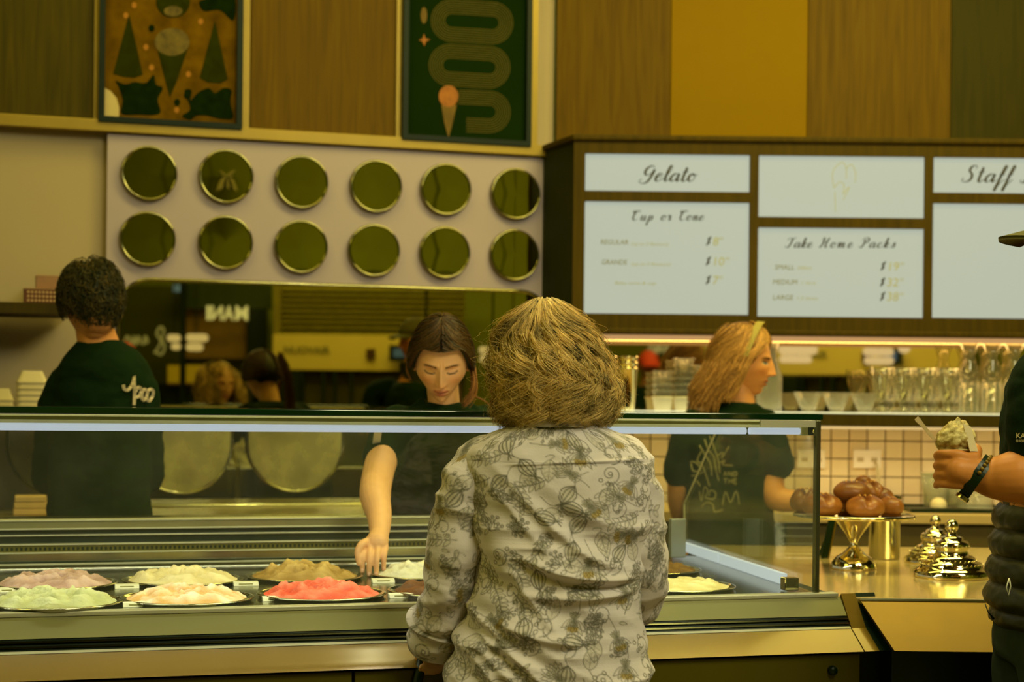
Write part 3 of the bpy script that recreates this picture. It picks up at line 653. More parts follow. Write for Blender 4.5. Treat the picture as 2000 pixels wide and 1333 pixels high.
# ------------------------------------------------------------------ back bench, tiled wall, bar shelf
FB = Frame((0, 5.72), 0)
bn_x0 = FB.hit(1120, 1000)[0]; zb = FB.hit(1700, 1003)[1]
BENCH = mat('bench_top', C(196, 166, 104), rough=.3, var=.06, scale=4)
bench = thing('back_bench', 'long work bench with pale top against the tiled wall', 'bench', (bn_x0, 5.72, 0))
BW2 = 2.9
MB().box(0, BW2, -.02, .57, zb-.035, zb).build('bench_top', BENCH, bench, bevel=.003)
MB().box(.01, BW2, .0, .56, .1, zb-.037).build('cabinet_body', mat('bench_brown', C(96, 80, 34), rough=.5, var=.1), bench)
MB().box(.01, BW2, -.012, 0, zb-.135, zb-.115).build('dark_groove', BLACKP, bench)
xv0, xv1 = FB.hit(1376, 1040)[0]-bn_x0, FB.hit(1535, 1040)[0]-bn_x0
MB().box(xv0, xv1, -.014, 0, FB.hit(1450, 1068)[1], FB.hit(1450, 1024)[1]).build('vent_panel', BLACKP, bench)
for k in range(4):
    z = FB.hit(1450, 1031+9*k)[1]; MB().box(xv0+.01, xv1-.01, -.022, -.014, z-.003, z+.003).build('vent_slat', mat('slat_dark', C(52, 54, 20), rough=.4), bench)
# tiles: real pieces proud of the grout, children of the right wall
FT = Frame(CORN, 0)
GROUT = mat('grout', C(104, 70, 14), rough=.8, var=.1)
tx0 = FT.hit(1150, 900)[0]; tz1 = FT.hit(1700, 833)[1]+.02; tz0 = zb-.01
gr = MB().box(tx0, 3.0, .012, .03, tz0, tz1).build('grout_bed', GROUT, parent=wright)
pitch = 35.3*6.3/F; TILE = [mat('tile_%d' % i, C(*c), rough=.28, var=.03, scale=3) for i, c in enumerate(((240, 218, 176), (232, 208, 164), (243, 222, 184)))]
tm = [MB().box(.0022, pitch-.0022, 0, .012, .0022, pitch-.0022).mesh('tile', t_) for t_ in TILE]
for me in tm:
    bm = bmesh.new(); bm.from_mesh(me); bmesh.ops.bevel(bm, geom=[e for e in bm.edges], offset=.0015, segments=1, affect='EDGES'); bm.to_mesh(me); bm.free()
xs0 = FT.hit(1623, 900)[0]; zs0 = FT.hit(1623, 861)[1]
for i in range(-14, 17):
    for j in range(-5, 2):
        z = zs0 + (j-1)*pitch + 0
        if z + pitch > tz1 + pitch*.9 or z < tz0 - pitch*.5: continue
        link('tile', tm[(i*7 + j*3) % 3], parent=wright, loc=(xs0 + i*pitch, 0, z))
# shelf
FS = Frame((0, 6.02), 0)
sx0 = FS.hit(1150, 820)[0]; zs1 = FS.hit(1700, 809)[1]; zs = FS.hit(1700, 834)[1]
SHELFM = woodmat('shelf_walnut', C(54, 44, 2), C(66, 54, 3))
shelf = thing('bar_shelf', 'dark walnut shelf of glassware under the menu board', 'shelf', (sx0, 6.02, zs))
MB().box(0, 2.7, 0, .28, 0, zs1-zs).build('board', SHELFM, shelf, bevel=.003)
MB().box(.01, 2.7, .02, .25, zs1-zs, zs1-zs+.004).build('light_strip', mat('shelf_glow', emit=(.80, .80, .52, 1), estr=1.0), shelf)
zsh = zs1+.0045
MB().box(.02, 2.7, .03, .05, -.010, 0).build('under_shelf_strip', mat('under_strip', emit=(.7, .5, .2, 1), estr=1.0), shelf)
area('under_shelf_light', (sx0+1.35, 6.075, zs-.012), (sx0+1.35, 6.16, .9), 2.6, .02, 2.6, (1, .80, .36))
bm_x0 = FR.hit(1150, 700, -.005)[0]
barm = thing('bar_mirror', 'wide mirror behind the glassware on the walnut shelf', 'mirror', (bm_x0+.02, 6.285, zs1+.005))
BMIR = mat('bar_mirror_silver', C(196, 184, 140), rough=.02, metal=1, var=.01)
MB().box(.02, 2.68, .0, .012, 0, bz0-zs1-.03).build('mirror_glass', BMIR, barm)
MB().box(.0, .02, -.004, .012, 0, bz0-zs1-.03).build('edge_trim', BLACKF, barm)

# ------------------------------------------------------------------ glassware (thin clear glass)
GW = glassmat('clear_glass', (.92, .92, .84, 1), 1.5, haze=.05, hazecol=(.85, .82, .6, 1), gain=1.0)
GW2 = glassmat('cloudy_plastic', (.75, .75, .65, 1), 1.35, haze=.16, hazecol=(.92, .9, .8, 1))
def on(px, Y): u, v = untilt(px, 800); return u*Y/F
def hpx(n, Y): return n*Y/F
grp = 'glassware on the walnut shelf'
def lathe_thing(name, label, cat, px, Y, z, prof, mt, part='body', n=28, group=None, extra=None):
    t = thing(name, label, cat, (on(px, Y), Y, z), 0, group)
    MB().lathe(prof, n=n).build(part, mt, t, smooth=True)
    if extra: MB().lathe(extra[1], n=n).build(extra[0], extra[2] if len(extra) > 2 else mt, t, smooth=True)
    return t
# flared sundae boats (a row of V-shaped glass dishes)
for k, (px, lab) in enumerate(((1578, 'V-shaped sundae dish at the left of the glass row'), (1633, 'V-shaped sundae dish, second in the glass row'), (1688, 'V-shaped sundae dish beside the fluted glasses'))):
    Y = 6.10; t = thing('sundae_dish', lab, 'dish', (on(px, Y), Y, zsh), 0, 'V-shaped sundae dishes on the shelf')
    MB().lathe([(.0001, .006), (.022, .006), (.030, .016), (.056, .074), (.052, .074), (.028, .018), (.0001, .010)], n=10).build('bowl', GW2, t)
    MB().lathe([(.0001, 0), (.026, 0), (.026, .004), (.012, .006), (.0001, .006)], n=16).build('foot', GW2, t, smooth=True)
fl = [(.0001, 0), (.030, 0), (.031, .012), (.016, .020), (.013, .032), (.022, .05), (.040, .13), (.044, .168), (.0415, .168), (.037, .13), (.019, .052), (.0001, .040)]
for k, px in enumerate((1722, 1764, 1806, 1850)):
    for row, Y in enumerate((6.07, 6.17)):
        lab = 'fluted tall sundae glass, %s in the %s row on the shelf' % (('first', 'second', 'third', 'last')[k], ('front', 'back')[row])
        t = thing('sundae_glass', lab, 'glass', (on(px + 18*row, Y), Y, zsh), 0, 'fluted sundae glasses')
        mb = MB(); n = 20; v = []; f = []
        for (r, h) in fl:
            for q in range(n):
                a = 2*math.pi*q/n; r_ = r*(1 + (.05 if q % 2 else -.05)*(h > .04)); v.append((r_*math.cos(a), r_*math.sin(a), h))
        for j in range(len(fl)-1):
            for q in range(n): f.append((j*n+q, j*n+(q+1) % n, (j+1)*n+(q+1) % n, (j+1)*n+q))
        mb.add(v, f).build('glass', GW, t, smooth=True)
tumb = [(.0001, 0), (.036, 0), (.038, .008), (.040, .115), (.037, .115), (.035, .012), (.0001, .010)]
vase = [(.0001, .115), (.036, .117), (.040, .15), (.024, .19), (.020, .215), (.034, .262), (.031, .262), (.017, .215), (.021, .19), (.036, .15), (.0001, .125)]
for k, px in enumerate((1892, 1936, 1980, 2024)):
    Y = 6.10; lab = ('straight tumbler with a waisted glass stacked on it, %s of the stacks' % ('leftmost', 'second', 'third', 'rightmost')[k])
    lathe_thing('stacked_tumbler', lab, 'glass', px, Y, zsh, tumb, GW, 'tumbler', group='stacked glasses at the right of the shelf', extra=('waisted_glass', vase))
lathe_thing('water_carafe', 'clear glass water carafe behind the blonde woman', 'carafe', 1502, 6.12, zsh, [(.0001, 0), (.044, 0), (.048, .01), (.048, .13), (.030, .19), (.026, .22), (.034, .255), (.031, .255), (.023, .22), (.027, .19), (.044, .13), (.044, .014), (.0001, .012)], GW2, 'bottle')
# steel shaker cups nested in one another
sh = thing('shaker_cups', 'nested stack of shiny metal shaker cups beside the customer', 'cups', (on(1222, 6.1), 6.1, zsh), 0)
for k in range(3):
    h = .150; z = .021*k
    MB().lathe([(.0001, z), (.031, z), (.033, z+.01), (.044, z+h), (.047, z+h+.002), (.047, z+h+.008), (.043, z+h+.006), (.0001, z+h-.05)], n=28).build('cup', mat('shaker_steel', C(206, 196, 150), rough=.12, metal=1), sh, smooth=True)
# stacks of clear plastic tubs
for k, (px, nn, lab) in enumerate(((1294, 5, 'short stack of clear plastic tubs beside the metal shaker cups'), (1335, 7, 'tall stack of clear plastic tubs behind the blonde woman'), (1376, 6, 'stack of clear plastic tubs touching the blonde woman\'s hair'))):
    t = thing('tub_stack', lab, 'tubs', (on(px, 6.12), 6.12, zsh), 0, 'stacked plastic tubs'); 
    for q in range(nn):
        z = q*.024; MB().lathe([(.0001, z), (.030, z), (.037, z+.045), (.041, z+.046), (.041, z+.052), (.036, z+.050), (.029, z+.004), (.0001, z+.004)], n=24).build('tub', GW2 if q else mat('white_tub', C(220, 210, 176), rough=.5), t, smooth=True)
# power sockets on the tiles
for px, lab in ((1664, 'white double power socket on the tiles, plain'), (1773, 'white double power socket with a white cord plugged in')):
    x, z = FT.hit(px, 898, -.004); w = hpx(27, 6.3); h = hpx(18, 6.3)
    t = thing('power_socket', lab, 'socket', (x, 6.2985, z), 0, 'white power sockets')
    MB().box(-w, w, -.012, 0, -h, h).build('plate', mat('socket_white', C(252, 240, 226), rough=.35, var=.02), t, bevel=.003)
    for s in (-1, 1):
        MB().box(s*w*.5-.012, s*w*.5+.012, -.014, -.012, -.010, .006).build('outlet', mat('socket_grey', C(196, 176, 140), rough=.4), t)
        MB().box(s*w*.5-.004, s*w*.5+.004, -.016, -.012, .011, .018).build('switch', mat('socket_white', None), t, bevel=.001)
xq, zq = FT.hit(1792, 905, -.03); xq -= t.location.x; zq -= t.location.z; zb_ = zb - t.location.z
MB().tube([(xq, -.012, zq), (xq, -.04, zq-.005), (xq+.006, -.045, zq-.06), (xq+.012, -.055, zq-.13), (xq+.01, -.09, zb_+.012), (xq+.02, -.15, zb_+.008)], .006, n=8).build('cord', mat('cord_white', C(214, 196, 150), rough=.5), t, smooth=True)
# ------------------------------------------------------------------ the hall behind the camera, seen in the mirrors
p0 = FL.o.copy(); nn = FL.n
def refl(p): p = Vector(p); d = (p - p0).dot(nn); return p - nn*(2*d)
def refl_r(p): return Vector((p[0], 2*6.285 - p[1], p[2]))
def vbox(pxa, pya, pxb, pyb, D, dep=.05, rf=refl):
    """box that shows in the mirror between two photograph pixels, D metres along the sight line"""
    a, b = at(pxa, pyb, D), at(pxb, pya, D); m = MB().box(a.x, b.x, D, D+dep, a.z, b.z)
    return vmap(m, rf)
def vmap(m, rf):
    m.v = [tuple(rf(p)) for p in m.v]; m.f = [f[::-1] for f in m.f]; return m
def rebase(m):
    v = np.array(m.v); c = (v.min(0)+v.max(0))/2; c[2] = v[:, 2].min(); m.v = [tuple(q) for q in v-c]; return Vector(c)
def hall_thing(name, label, cat, parts, group=None):
    allv = np.array([q for _, m, _ in parts for q in m.v]); c = (allv.min(0)+allv.max(0))/2; c[2] = allv[:, 2].min()
    t = thing(name, label, cat, c, 0, group)
    for nm, m, mt in parts:
        m.v = [tuple(np.array(q)-c) for q in m.v]; m.build(nm, mt, t)
    return t
HW = mat('hall_wall_olive', C(118, 124, 14), rough=.7, var=.12, scale=2)
D0 = 13.3
a, b = at(-900, 1500, D0), at(2600, -300, D0)
struct(vmap(MB().box(a.x, b.x, D0, D0+.1, 0, 4.3), refl).build('wall_hall', HW))
OCH = mat('ochre_wall', C(120, 92, 24), rough=.6, var=.1); DK = mat('shop_black', C(10, 26, 4), rough=.5, var=.2)
WHT = mat('neon_white', emit=(.72, .70, .50, 1), estr=1.3); PNK = mat('lamp_pinkish', emit=(.80, .66, .52, 1), estr=1.2)
CRM = mat('shop_counter_cream', C(206, 184, 96), rough=.5, var=.06, scale=2); SLAT = mat('shutter_slat', C(150, 138, 44), rough=.4, metal=.4, var=.15)
sh = area('shopfront_fill', refl((-.8, 11.0, 3.6)), refl((-1.2, 13.2, 1.6)), 3.0, .3, 64, (1, .90, .24))  # added fill lamp, brightens the shopfronts for the mirrors
# dark shopfront with a lit ochre wall and its post
hall_thing('dark_shopfront', 'dark shopfront with post and ochre wall seen in the left half of the long mirror', 'shopfront',
   [('dark_pane', vbox(232, 560, 352, 800, 13.1), mat('shopfront_pane', C(70, 74, 10), rough=.3, var=.2, scale=1)), ('post', vbox(349, 552, 361, 800, 12.9), DK), ('ochre_panel', vbox(361, 604, 480, 700, 13.1), OCH), ('lintel', vbox(361, 555, 528, 603, 13.0), mat('lintel_green', C(44, 56, 8), rough=.5)), ('recess', vbox(481, 604, 520, 790, 13.0), DK), ('plinth', vbox(232, 752, 520, 800, 12.95), DK)])
for px0, px1, lab in ((326, 349, 'yellow lit display window left of the dark post in the mirror'), (362, 415, 'yellow lit display window right of the dark post in the mirror')):
    hall_thing('display_window', lab, 'display window', [('glow_panel', vbox(px0, 714, px1, 748, 12.9, .02), mat('window_glow', emit=(.40, .27, .01, 1), estr=.8)), ('sill', vbox(px0-1, 748, px1+1, 752, 12.88, .06), OCH)], 'lit display windows in the mirror')
# MANI sign: reads the right way round in the hall, reversed in the mirror
a, b = at(401, 626, 12.85), at(483, 599, 12.85); w = b.x-a.x; h = b.z-a.z
c = refl((a.x+w/2, 12.85, a.z)); ms = thing('mani_sign', 'glowing white block-letter sign, reversed in the long mirror', 'sign', c, 2*FL.a)
lx = [0, .33, .60, .90]; lw = [.30, .26, .28, .09]
for i, ch in enumerate('MANI'):
    v, f = sans(ch, 1.0, 0, .03); xs_ = [p[0] for p in v]; ys_ = [p[1] for p in v]; x0_, y0_ = min(xs_), min(ys_); sx_, sy_ = max(xs_)-x0_, max(ys_)-y0_
    q = [((lx[i] + lw[i]*(p[0]-x0_)/sx_)*w - w/2, (p[1]-y0_)/sy_*h) for p in v]
    m = MB(); m.add([(-x, 0.0, z) for x, z in q], [tuple(k[::-1]) for k in f]); m.build('letter', WHT, ms)
hall_thing('blue_sign', 'small glowing blue square sign at the top of the long mirror', 'sign', [('face', vbox(337, 557, 349, 571, 12.8, .03), mat('blue_glow', emit=(.16, .28, .62, 1), estr=1.0)), ('back_box', vbox(336, 556, 350, 572, 12.84, .05), DK)])
lamps = [(refl, 325, 654, 350, 668, 12.6, 'upper white lamp bar left of the dark post in the long mirror'), (refl, 333, 671, 350, 684, 12.6, 'lower white lamp bar left of the dark post in the long mirror'), (refl, 362, 653, 404, 668, 12.6, 'upper white lamp bar right of the dark post in the long mirror'), (refl, 362, 671, 394, 686, 12.6, 'lower white lamp bar right of the dark post in the long mirror'),
         (refl_r, 1522, 673, 1597, 693, 9.8, 'upper white lamp bar seen in the bar mirror beside the carafe'), (refl_r, 1524, 695, 1586, 709, 9.8, 'lower white lamp bar seen in the bar mirror beside the carafe'), (refl_r, 1688, 680, 1746, 695, 9.8, 'upper white lamp bar in the bar mirror above the fluted glasses'), (refl_r, 1690, 698, 1746, 712, 9.8, 'lower white lamp bar in the bar mirror above the fluted glasses'), (refl_r, 1757, 661, 1778, 690, 9.8, 'short upright white lamp in the bar mirror')]
for rf, x0_, y0_, x1_, y1_, D, lab in lamps:
    a, b = at(x0_, y1_, D), at(x1_, y0_, D); r = min(b.z-a.z, b.x-a.x)/2
    P = rrect(a.x, b.x, a.z, b.z, r*.9, 5); m = vmap(MB().prism_xz(P, D, D+.04), rf)
    k = vmap(MB().box((a.x+b.x)/2-.003, (a.x+b.x)/2+.003, D+.017, D+.023, b.z-.002, 4.3), rf)
    hall_thing('lamp_bar', lab, 'lamp', [('lamp_tube', m, PNK), ('hanging_rod', k, DK)], 'hanging white lamp bars')
# neon script
nb = MB(); a = at(242, 688, 12.7)
for s_ in ([(0,.5),(.3,1),(.6,.5),(.3,0),(0,.5)], [(.8,.2),(1.0,1.0),(1.2,.2),(1.5,1.0),(1.7,.3)], [(2.0,.2),(2.2,1.0),(2.5,.5),(2.1,.4)], [(3.2,-.6),(3.8,.2),(4.2,1.6),(3.8,1.9),(3.5,1.2),(4.3,.2),(4.0,-.7),(3.4,-.5)]):
    P = catmull(s_, 6); nb.tube([(a.x + p[0]*.072, 12.7, a.z + .04 + p[1]*.08) for p in P], .009, n=6)
hall_thing('neon_script', 'thin white neon squiggle lettering at the left of the long mirror', 'neon sign', [('neon_tube', vmap(nb, refl), mat('neon_soft', emit=(.36, .34, .18, 1), estr=1.0))])
# roller shutter, cream shop counter and dark kitchen to the right
parts = []
for k in range(9):
    y = 562 + k*10.6; parts.append(('slat', vmap(MB().prism_yz([(12.75, at(700, y+6.4, 12.70).z), (12.80, at(700, y+6.4, 12.8).z), (12.80, at(700, y+.6, 12.8).z), (12.79, at(700, y+.3, 12.8).z)], at(546, 600, 12.75).x, at(905, 600, 12.75).x), refl), SLAT))
parts += [('side_rail', vbox(531, 556, 546, 722, 12.7, .1), mat('shutter_rail', C(120, 110, 40), rough=.4)), ('backing', vbox(546, 558, 905, 660, 12.86, .04), DK)]
hall_thing('roller_shutter', 'olive roller shutter with horizontal slats in the long mirror', 'shutter', parts)
parts = [('cream_front', vbox(531, 657, 905, 722, 12.6, .08), CRM), ('dark_base', vbox(531, 724, 905, 800, 12.7, .08), mat('shop_base', C(72, 68, 18), rough=.5, var=.2))]
for x in (585, 625, 648, 680): parts.append(('leg', vbox(x, 726, x+7, 800, 12.6, .05), DK))
parts.append(('appliance', vbox(531, 726, 583, 790, 12.55, .1), DK))
tt = MB(); a = at(552, 690, 12.59); sans_add(tt, 'NUOVAIR', a.x, a.z, .075, 12.59, 0, fit=at(642, 690, 12.59).x-a.x, off=.002)
parts.append(('lettering', vmap(tt, refl), INK2))
parts.append(('socket', vbox(713, 682, 730, 700, 12.57, .03), mat('brown_socket', C(70, 44, 6), rough=.5)))
hall_thing('cream_shop_counter', 'cream shop counter with faint lettering below the shutter in the mirror', 'shop counter', parts)
hall_thing('till_screen', 'dark till screen with blue display in the mirror beside the serving woman', 'screen', [('bezel', vbox(757, 675, 797, 706, 12.5, .04), DK), ('display', vbox(766, 682, 788, 698, 12.49, .008), mat('screen_blue', emit=(.06, .12, .30, 1), estr=.9))])
hall_thing('lit_hall_window', 'pale lit window with dark bars seen in one round mirror', 'window', [('pane', vbox(405, 318, 478, 396, 12.9, .03), mat('window_warm', emit=(.34, .27, .06, 1), estr=.7)), ('bar', vbox(400, 352, 480, 358, 12.86, .04), DK), ('bar', vbox(425, 345, 440, 398, 12.85, .04), DK), ('bar', vbox(455, 356, 466, 398, 12.85, .04), DK), ('bar', vbox(400, 330, 480, 334, 12.86, .04), DK)])
# ------------------------------------------------------------------ things on the serving counter
def onk(px, py, z=None):
    z = zk if z is None else z; u, v = untilt(px, py); d = (H-z)/(v/F); return Vector((u*d/F, d, z))
def wz(py, px, Y): return at(px, py, Y).z
p = onk(1667, 1112); Yc = p.y; k = Yc/F
st = thing('cake_stand', 'polished silver cake stand with hourglass foot holding the buns', 'cake stand', p)
hz = at(1667, 1010, Yc).z - zk
SIL = mat('polished_silver', C(222, 212, 170), rough=.06, metal=1, var=.04)
MB().lathe([(.0001, 0), (44*k, 0), (45*k, .004), (42*k, .018), (34*k, .034), (22*k, hz*.30), (10*k, hz*.42), (7*k, hz*.48), (7.5*k, hz*.52), (14*k, hz*.64), (28*k, hz*.82), (39*k, hz*.95), (42*k, hz*.985), (.0001, hz*.985)], n=48).build('hourglass_foot', SIL, st, smooth=True)
MB().lathe([(.0001, hz*.985), (112*k, hz*.985), (117*k, hz*1.0), (118*k, hz+.006), (114*k, hz+.009), (108*k, hz+.006), (.0001, hz+.005)], n=64).build('plate', SIL, st, smooth=True)
BUN = mat('bun_crust', attr='Col', rough=.42, var=.22, scale=24, bump=.15, bscale=50, coat=.06)
zpl = zk + hz + .0055
def bun(px, py, Y, rx, ry, rz, label, dark=1.0, tilt=0, seed=0, lobes=2, rest=True):
    c = at(px, py, Y); z = zpl if rest else c.z - rz*Y/F
    t = thing('bun', label, 'bun', (c.x, Y, z), tilt, 'buns piled on the cake stand'); sx, sz = rx*Y/F, rz*Y/F
    P = []; cl = []; n, m = 40, 24
    for j in range(m+1):
        ph = math.pi*j/m; row = []
        for i in range(n):
            a = 2*math.pi*i/n; d = Vector((math.sin(ph)*math.cos(a), math.sin(ph)*math.sin(a), -math.cos(ph)))
            f = 1 + .05*noise.noise(d*1.7 + Vector((seed, 0, 0)))
            if lobes == 2: f *= 1 - .20*math.exp(-(d.x/.16)**2)*max(0, d.z+.35)
            zz = d.z if d.z > -.72 else -.72
            row.append((d.x*sx*f, d.y*ry*f, (zz+.72)/1.72*2*sz*f)); q = max(0, d.z)*.6 + .25*noise.noise(d*2.2+Vector((0, seed, 0))) + .25
            lo, hi = c3(168, 108, 42), c3(96, 46, 8)
            cl.append(tuple((lo[e]*(1-min(1, max(0, q)))+hi[e]*min(1, max(0, q)))*dark for e in range(3)))
        P.append(row)
    MB().grid(P, True, cl).build('crust', BUN, t, smooth=True)
    m = MB()
    for s in range(3): m.tube([(-sx*.35 + sx*.28*s, -ry*.35, 2*sz*.93), (-sx*.30 + sx*.28*s, 0, 2*sz*.985), (-sx*.28 + sx*.28*s, ry*.35, 2*sz*.93)], .0018, n=5)
    m.build('score_marks', mat('bun_score', C(206, 150, 72), rough=.5), t)
    return t
bun(1605, 986, Yc-.02, 38, .062, 22, 'large brown bun at the left of the cake stand partly behind the post', 1.0, .2, 1)
bun(1575, 978, Yc+.10, 32, .055, 24, 'darker bun at the far left edge of the cake stand', .8, -.3, 2)
bun(1690, 985, Yc-.05, 38, .055, 21, 'glossy double-lobed bun at the front of the cake stand', 1.15, .05, 3)
bun(1740, 986, Yc+.05, 22, .045, 17, 'small round bun at the right of the cake stand', 1.0, .3, 4, 1)
bun(1663, 982, Yc+.09, 36, .055, 23, 'bun hidden in the middle of the pile on the stand', .8, .3, 9)
bun(1664, 958, Yc+.02, 36, .052, 19, 'split bun on top of the pile with a dark opening', .72, -.1, 5, 1, False)
bun(1697, 960, Yc+.13, 30, .05, 22, 'bun at the back of the pile leaning right', .85, .4, 6, 2, False)
bun(1686, 941, Yc+.14, 16, .03, 12, 'small dark bun at the very top of the pile', .7, 0, 7, 1, False)
bun(1722, 972, Yc+.12, 22, .04, 20, 'brown bun wedged behind the round bun at right', .8, .5, 8, 1, False)
# steel canister behind the stand
p = onk(1727, 1092); k = p.y/F; h = at(1727, 968, p.y).z - zk
t = thing('steel_canister', 'tall polished steel canister behind the cake stand', 'canister', p)
MB().lathe([(.0001, 0), (28*k, 0), (30*k, .004), (30*k, h-.012), (32*k, h-.008), (32*k, h), (29*k, h), (28*k, h-.01), (28*k, .02), (.0001, .02)], n=40).build('body', STEEL, t, smooth=True)
MB().lathe([(30.3*k, h*.84), (31*k, h*.845), (31*k, h*.86), (30.3*k, h*.865)], n=40).build('band', CHROME, t, smooth=True)
# leaning black card holder
p = onk(1612, 1092); k = p.y/F
t = thing('black_card_holder', 'small leaning black card holder behind the case corner post', 'card holder', p)
h = at(1612, 1012, p.y).z - zk
MB().hexa([(-8*k, 0, 0), (6*k, .01, 0), (6*k, .022, 0), (-8*k, .012, 0)], [(14*k, .05, h), (28*k, .06, h*.97), (28*k, .072, h*.97), (14*k, .062, h)]).build('panel', BLACKP, t)
MB().hexa([(6*k, .008, 0), (9*k, .010, 0), (9*k, .024, 0), (6*k, .022, 0)], [(28*k, .058, h*.97), (31*k, .060, h*.95), (31*k, .074, h*.95), (28*k, .072, h*.97)]).build('gold_edge', GOLD, t)
MB().hexa([(2*k, .03, 0), (4*k, .03, 0), (4*k, .14, 0), (2*k, .14, 0)], [(20*k, .062, h*.8), (22*k, .062, h*.8), (22*k, .07, h*.8), (20*k, .07, h*.8)]).build('easel_leg', BLACKP, t)
# two stepped silver lids with ball knobs
def lid(px, py, half, topy, label):
    p = onk(px, py); k = p.y/F; h = at(px, topy, p.y).z - zk; r = half*k
    t = thing('silver_lid', label, 'lid', p, 0, 'stepped silver lids with ball knobs')
    pr = [(.0001, 0), (r, 0), (r*1.01, h*.02), (r, h*.10), (r*.93, h*.15), (r*.84, h*.17), (r*.83, h*.21), (r*.80, h*.26), (r*.66, h*.28), (r*.64, h*.33), (r*.56, h*.37), (r*.46, h*.39), (r*.42, h*.46), (r*.47, h*.50), (r*.47, h*.57), (r*.42, h*.62), (r*.32, h*.63), (r*.30, h*.68), (r*.24, h*.70), (r*.15, h*.71), (r*.14, h*.76), (r*.06, h*.78), (.0001, h*.78)]
    MB().lathe(pr, n=56).build('stepped_dome', SIL, t, smooth=True)
    MB().ball((0, 0, h*.88), h*.115, 24, 16).build('ball_knob', SIL, t, smooth=True)
    m = MB()
    for rr_, zz in ((.985, .08), (.83, .235), (.66, .30), (.47, .535)):
        n = int(46*rr_)
        for q in range(n): a = 2*math.pi*q/n; m.ball((r*rr_*1.005*math.cos(a), r*rr_*1.005*math.sin(a), h*zz), .0018, 5, 4)
    o = m.build('beaded_edge', SIL, t, smooth=True); o['kind'] = 'stuff'
lid(1858, 1128, 72, 1014, 'stepped silver lid with ball knob, nearer of the two')
lid(1826, 1100, 58, 1006, 'stepped silver lid with ball knob, behind the nearer one')

# ------------------------------------------------------------------ things on the back bench
def onb(px, Y): u, v = untilt(px, 990); return Vector((u*Y/F, Y, zb))
for px, hw, top, lab in ((1828, 30, 938, 'tall clear tumbler standing on the black tray'), (1868, 24, 945, 'clear tumbler behind the raised hand on the black tray')):
    Y = 5.95; k = Y/F; h = (1003-top)*k*.97; t = thing('clear_tumbler', lab, 'glass', onb(px, Y)+Vector((0, 0, .014)), 0, 'clear tumblers on the bench tray')
    MB().lathe([(.0001, 0), (hw*.8*k, 0), (hw*k, h), (hw*.93*k, h), (hw*.74*k, .006), (.0001, .006)], n=28).build('glass', GW2, t, smooth=True)
    MB().lathe([(hw*.93*k, h-.004), (hw*1.02*k, h-.004), (hw*1.02*k, h+.003), (hw*.93*k, h+.003)], n=28).build('rim', GW2, t, smooth=True)
for px, r, lab in ((1833, 16, 'small white dome scoop bowl on the bench tray'), (1905, 32, 'larger pale glass dome on the bench tray')):
    Y = 5.86; k = Y/F; t = thing('serving_dome', lab, 'dome', onb(px, Y)+Vector((0, 0, .014)), 0, 'pale domes on the bench')
    MB().lathe([(r*k, 0), (r*k, r*k*.3)] + [(r*k*math.cos(a), r*k*(.3+math.sin(a)*.9)) for a in np.linspace(.1, 1.56, 10)], n=28).build('dome', GW2 if r > 20 else mat('white_ceramic', C(226, 206, 160), rough=.4), t, smooth=True)
    MB().lathe([(.0001, -.0), (r*k*1.08, 0), (r*k*1.08, .003), (.0001, .003)], n=28).build('base', GW2, t, smooth=True)
pA, pB = onb(1775, 5.8), onb(1985, 5.8)
t = thing('black_tray', 'flat black tray on the bench under the tumblers', 'tray', ((pA.x+pB.x)/2, 5.92, zb))
hw = (pB.x-pA.x)/2; MB().box(-hw, hw, -.15, .15, 0, .006).build('tray_base', BLACKP, t); e = MB(); e.box(-hw, hw, -.15, -.144, .006, .013); e.box(-hw, hw, .144, .15, .006, .013); e.box(-hw, -hw+.006, -.144, .144, .006, .013); e.box(hw-.006, hw, -.144, .144, .006, .013); e.build('tray_lip', BLACKP, t)

# ------------------------------------------------------------------ left side: shelf, books, takeaway tubs, rear work counter
sx1 = wl(232, 600, 0)[0]-.03; zs_ = wl(60, 607, -.1)[1]
ls = thing('wall_shelf', 'dark brown wall shelf at the far left with two boxes', 'shelf', FL.w(sx1-.6, -.02, zs_), FL.a)
MB().box(-.9, .45, -.25, .018, -.02, .018).build('board', woodmat('shelf_dark', C(52, 42, 8), C(66, 54, 12)), ls, bevel=.002)
for bx in (-.6, .2): MB().prism_yz([(-.2, -.02), (0.018, -.02), (0.018, -.12)], bx, bx+.02).build('bracket', BLACKF, ls)
def fbox(px0, py0, px1, py1, yo, name, label, mt, pat=None):
    xa, z0 = wl(px0, py1, yo); xb, z1 = wl(px1, py0, yo); t = thing(name, label, 'box', FL.w((xa+xb)/2, yo, zs_+.0185 if pat else z0), FL.a, 'boxes on the wall shelf')
    w, h = (xb-xa)/2, z1-z0; MB().box(-w, w, 0, .15, 0, h*.93).build('carton', mt, t, bevel=.003); MB().box(-w-.001, w+.001, -.001, .151, h*.93, h).build('lid', mat('box_lid', C(176, 138, 104), rough=.6), t, bevel=.002)
    if pat:
        m = MB()
        for i in range(14):
            for j in range(3): m.box(-w+.012+i*w*2/14.2, -w+.019+i*w*2/14.2, -.0015, 0, h*(.14+.27*j), h*(.26+.27*j))
        o = m.build('printed_dots', mat('box_dot', C(196, 160, 112), rough=.7), t); o['kind'] = 'stuff'
    return h
fbox(46, 563, 150, 590, -.22, 'patterned_box', 'dark patterned box lying on the wall shelf', mat('box_maroon', C(92, 52, 32), rough=.6), True)
fbox(70, 540, 150, 563, -.21, 'plain_box', 'plain brownish-pink box on top of the patterned box', mat('box_plain', C(150, 110, 80), rough=.6))
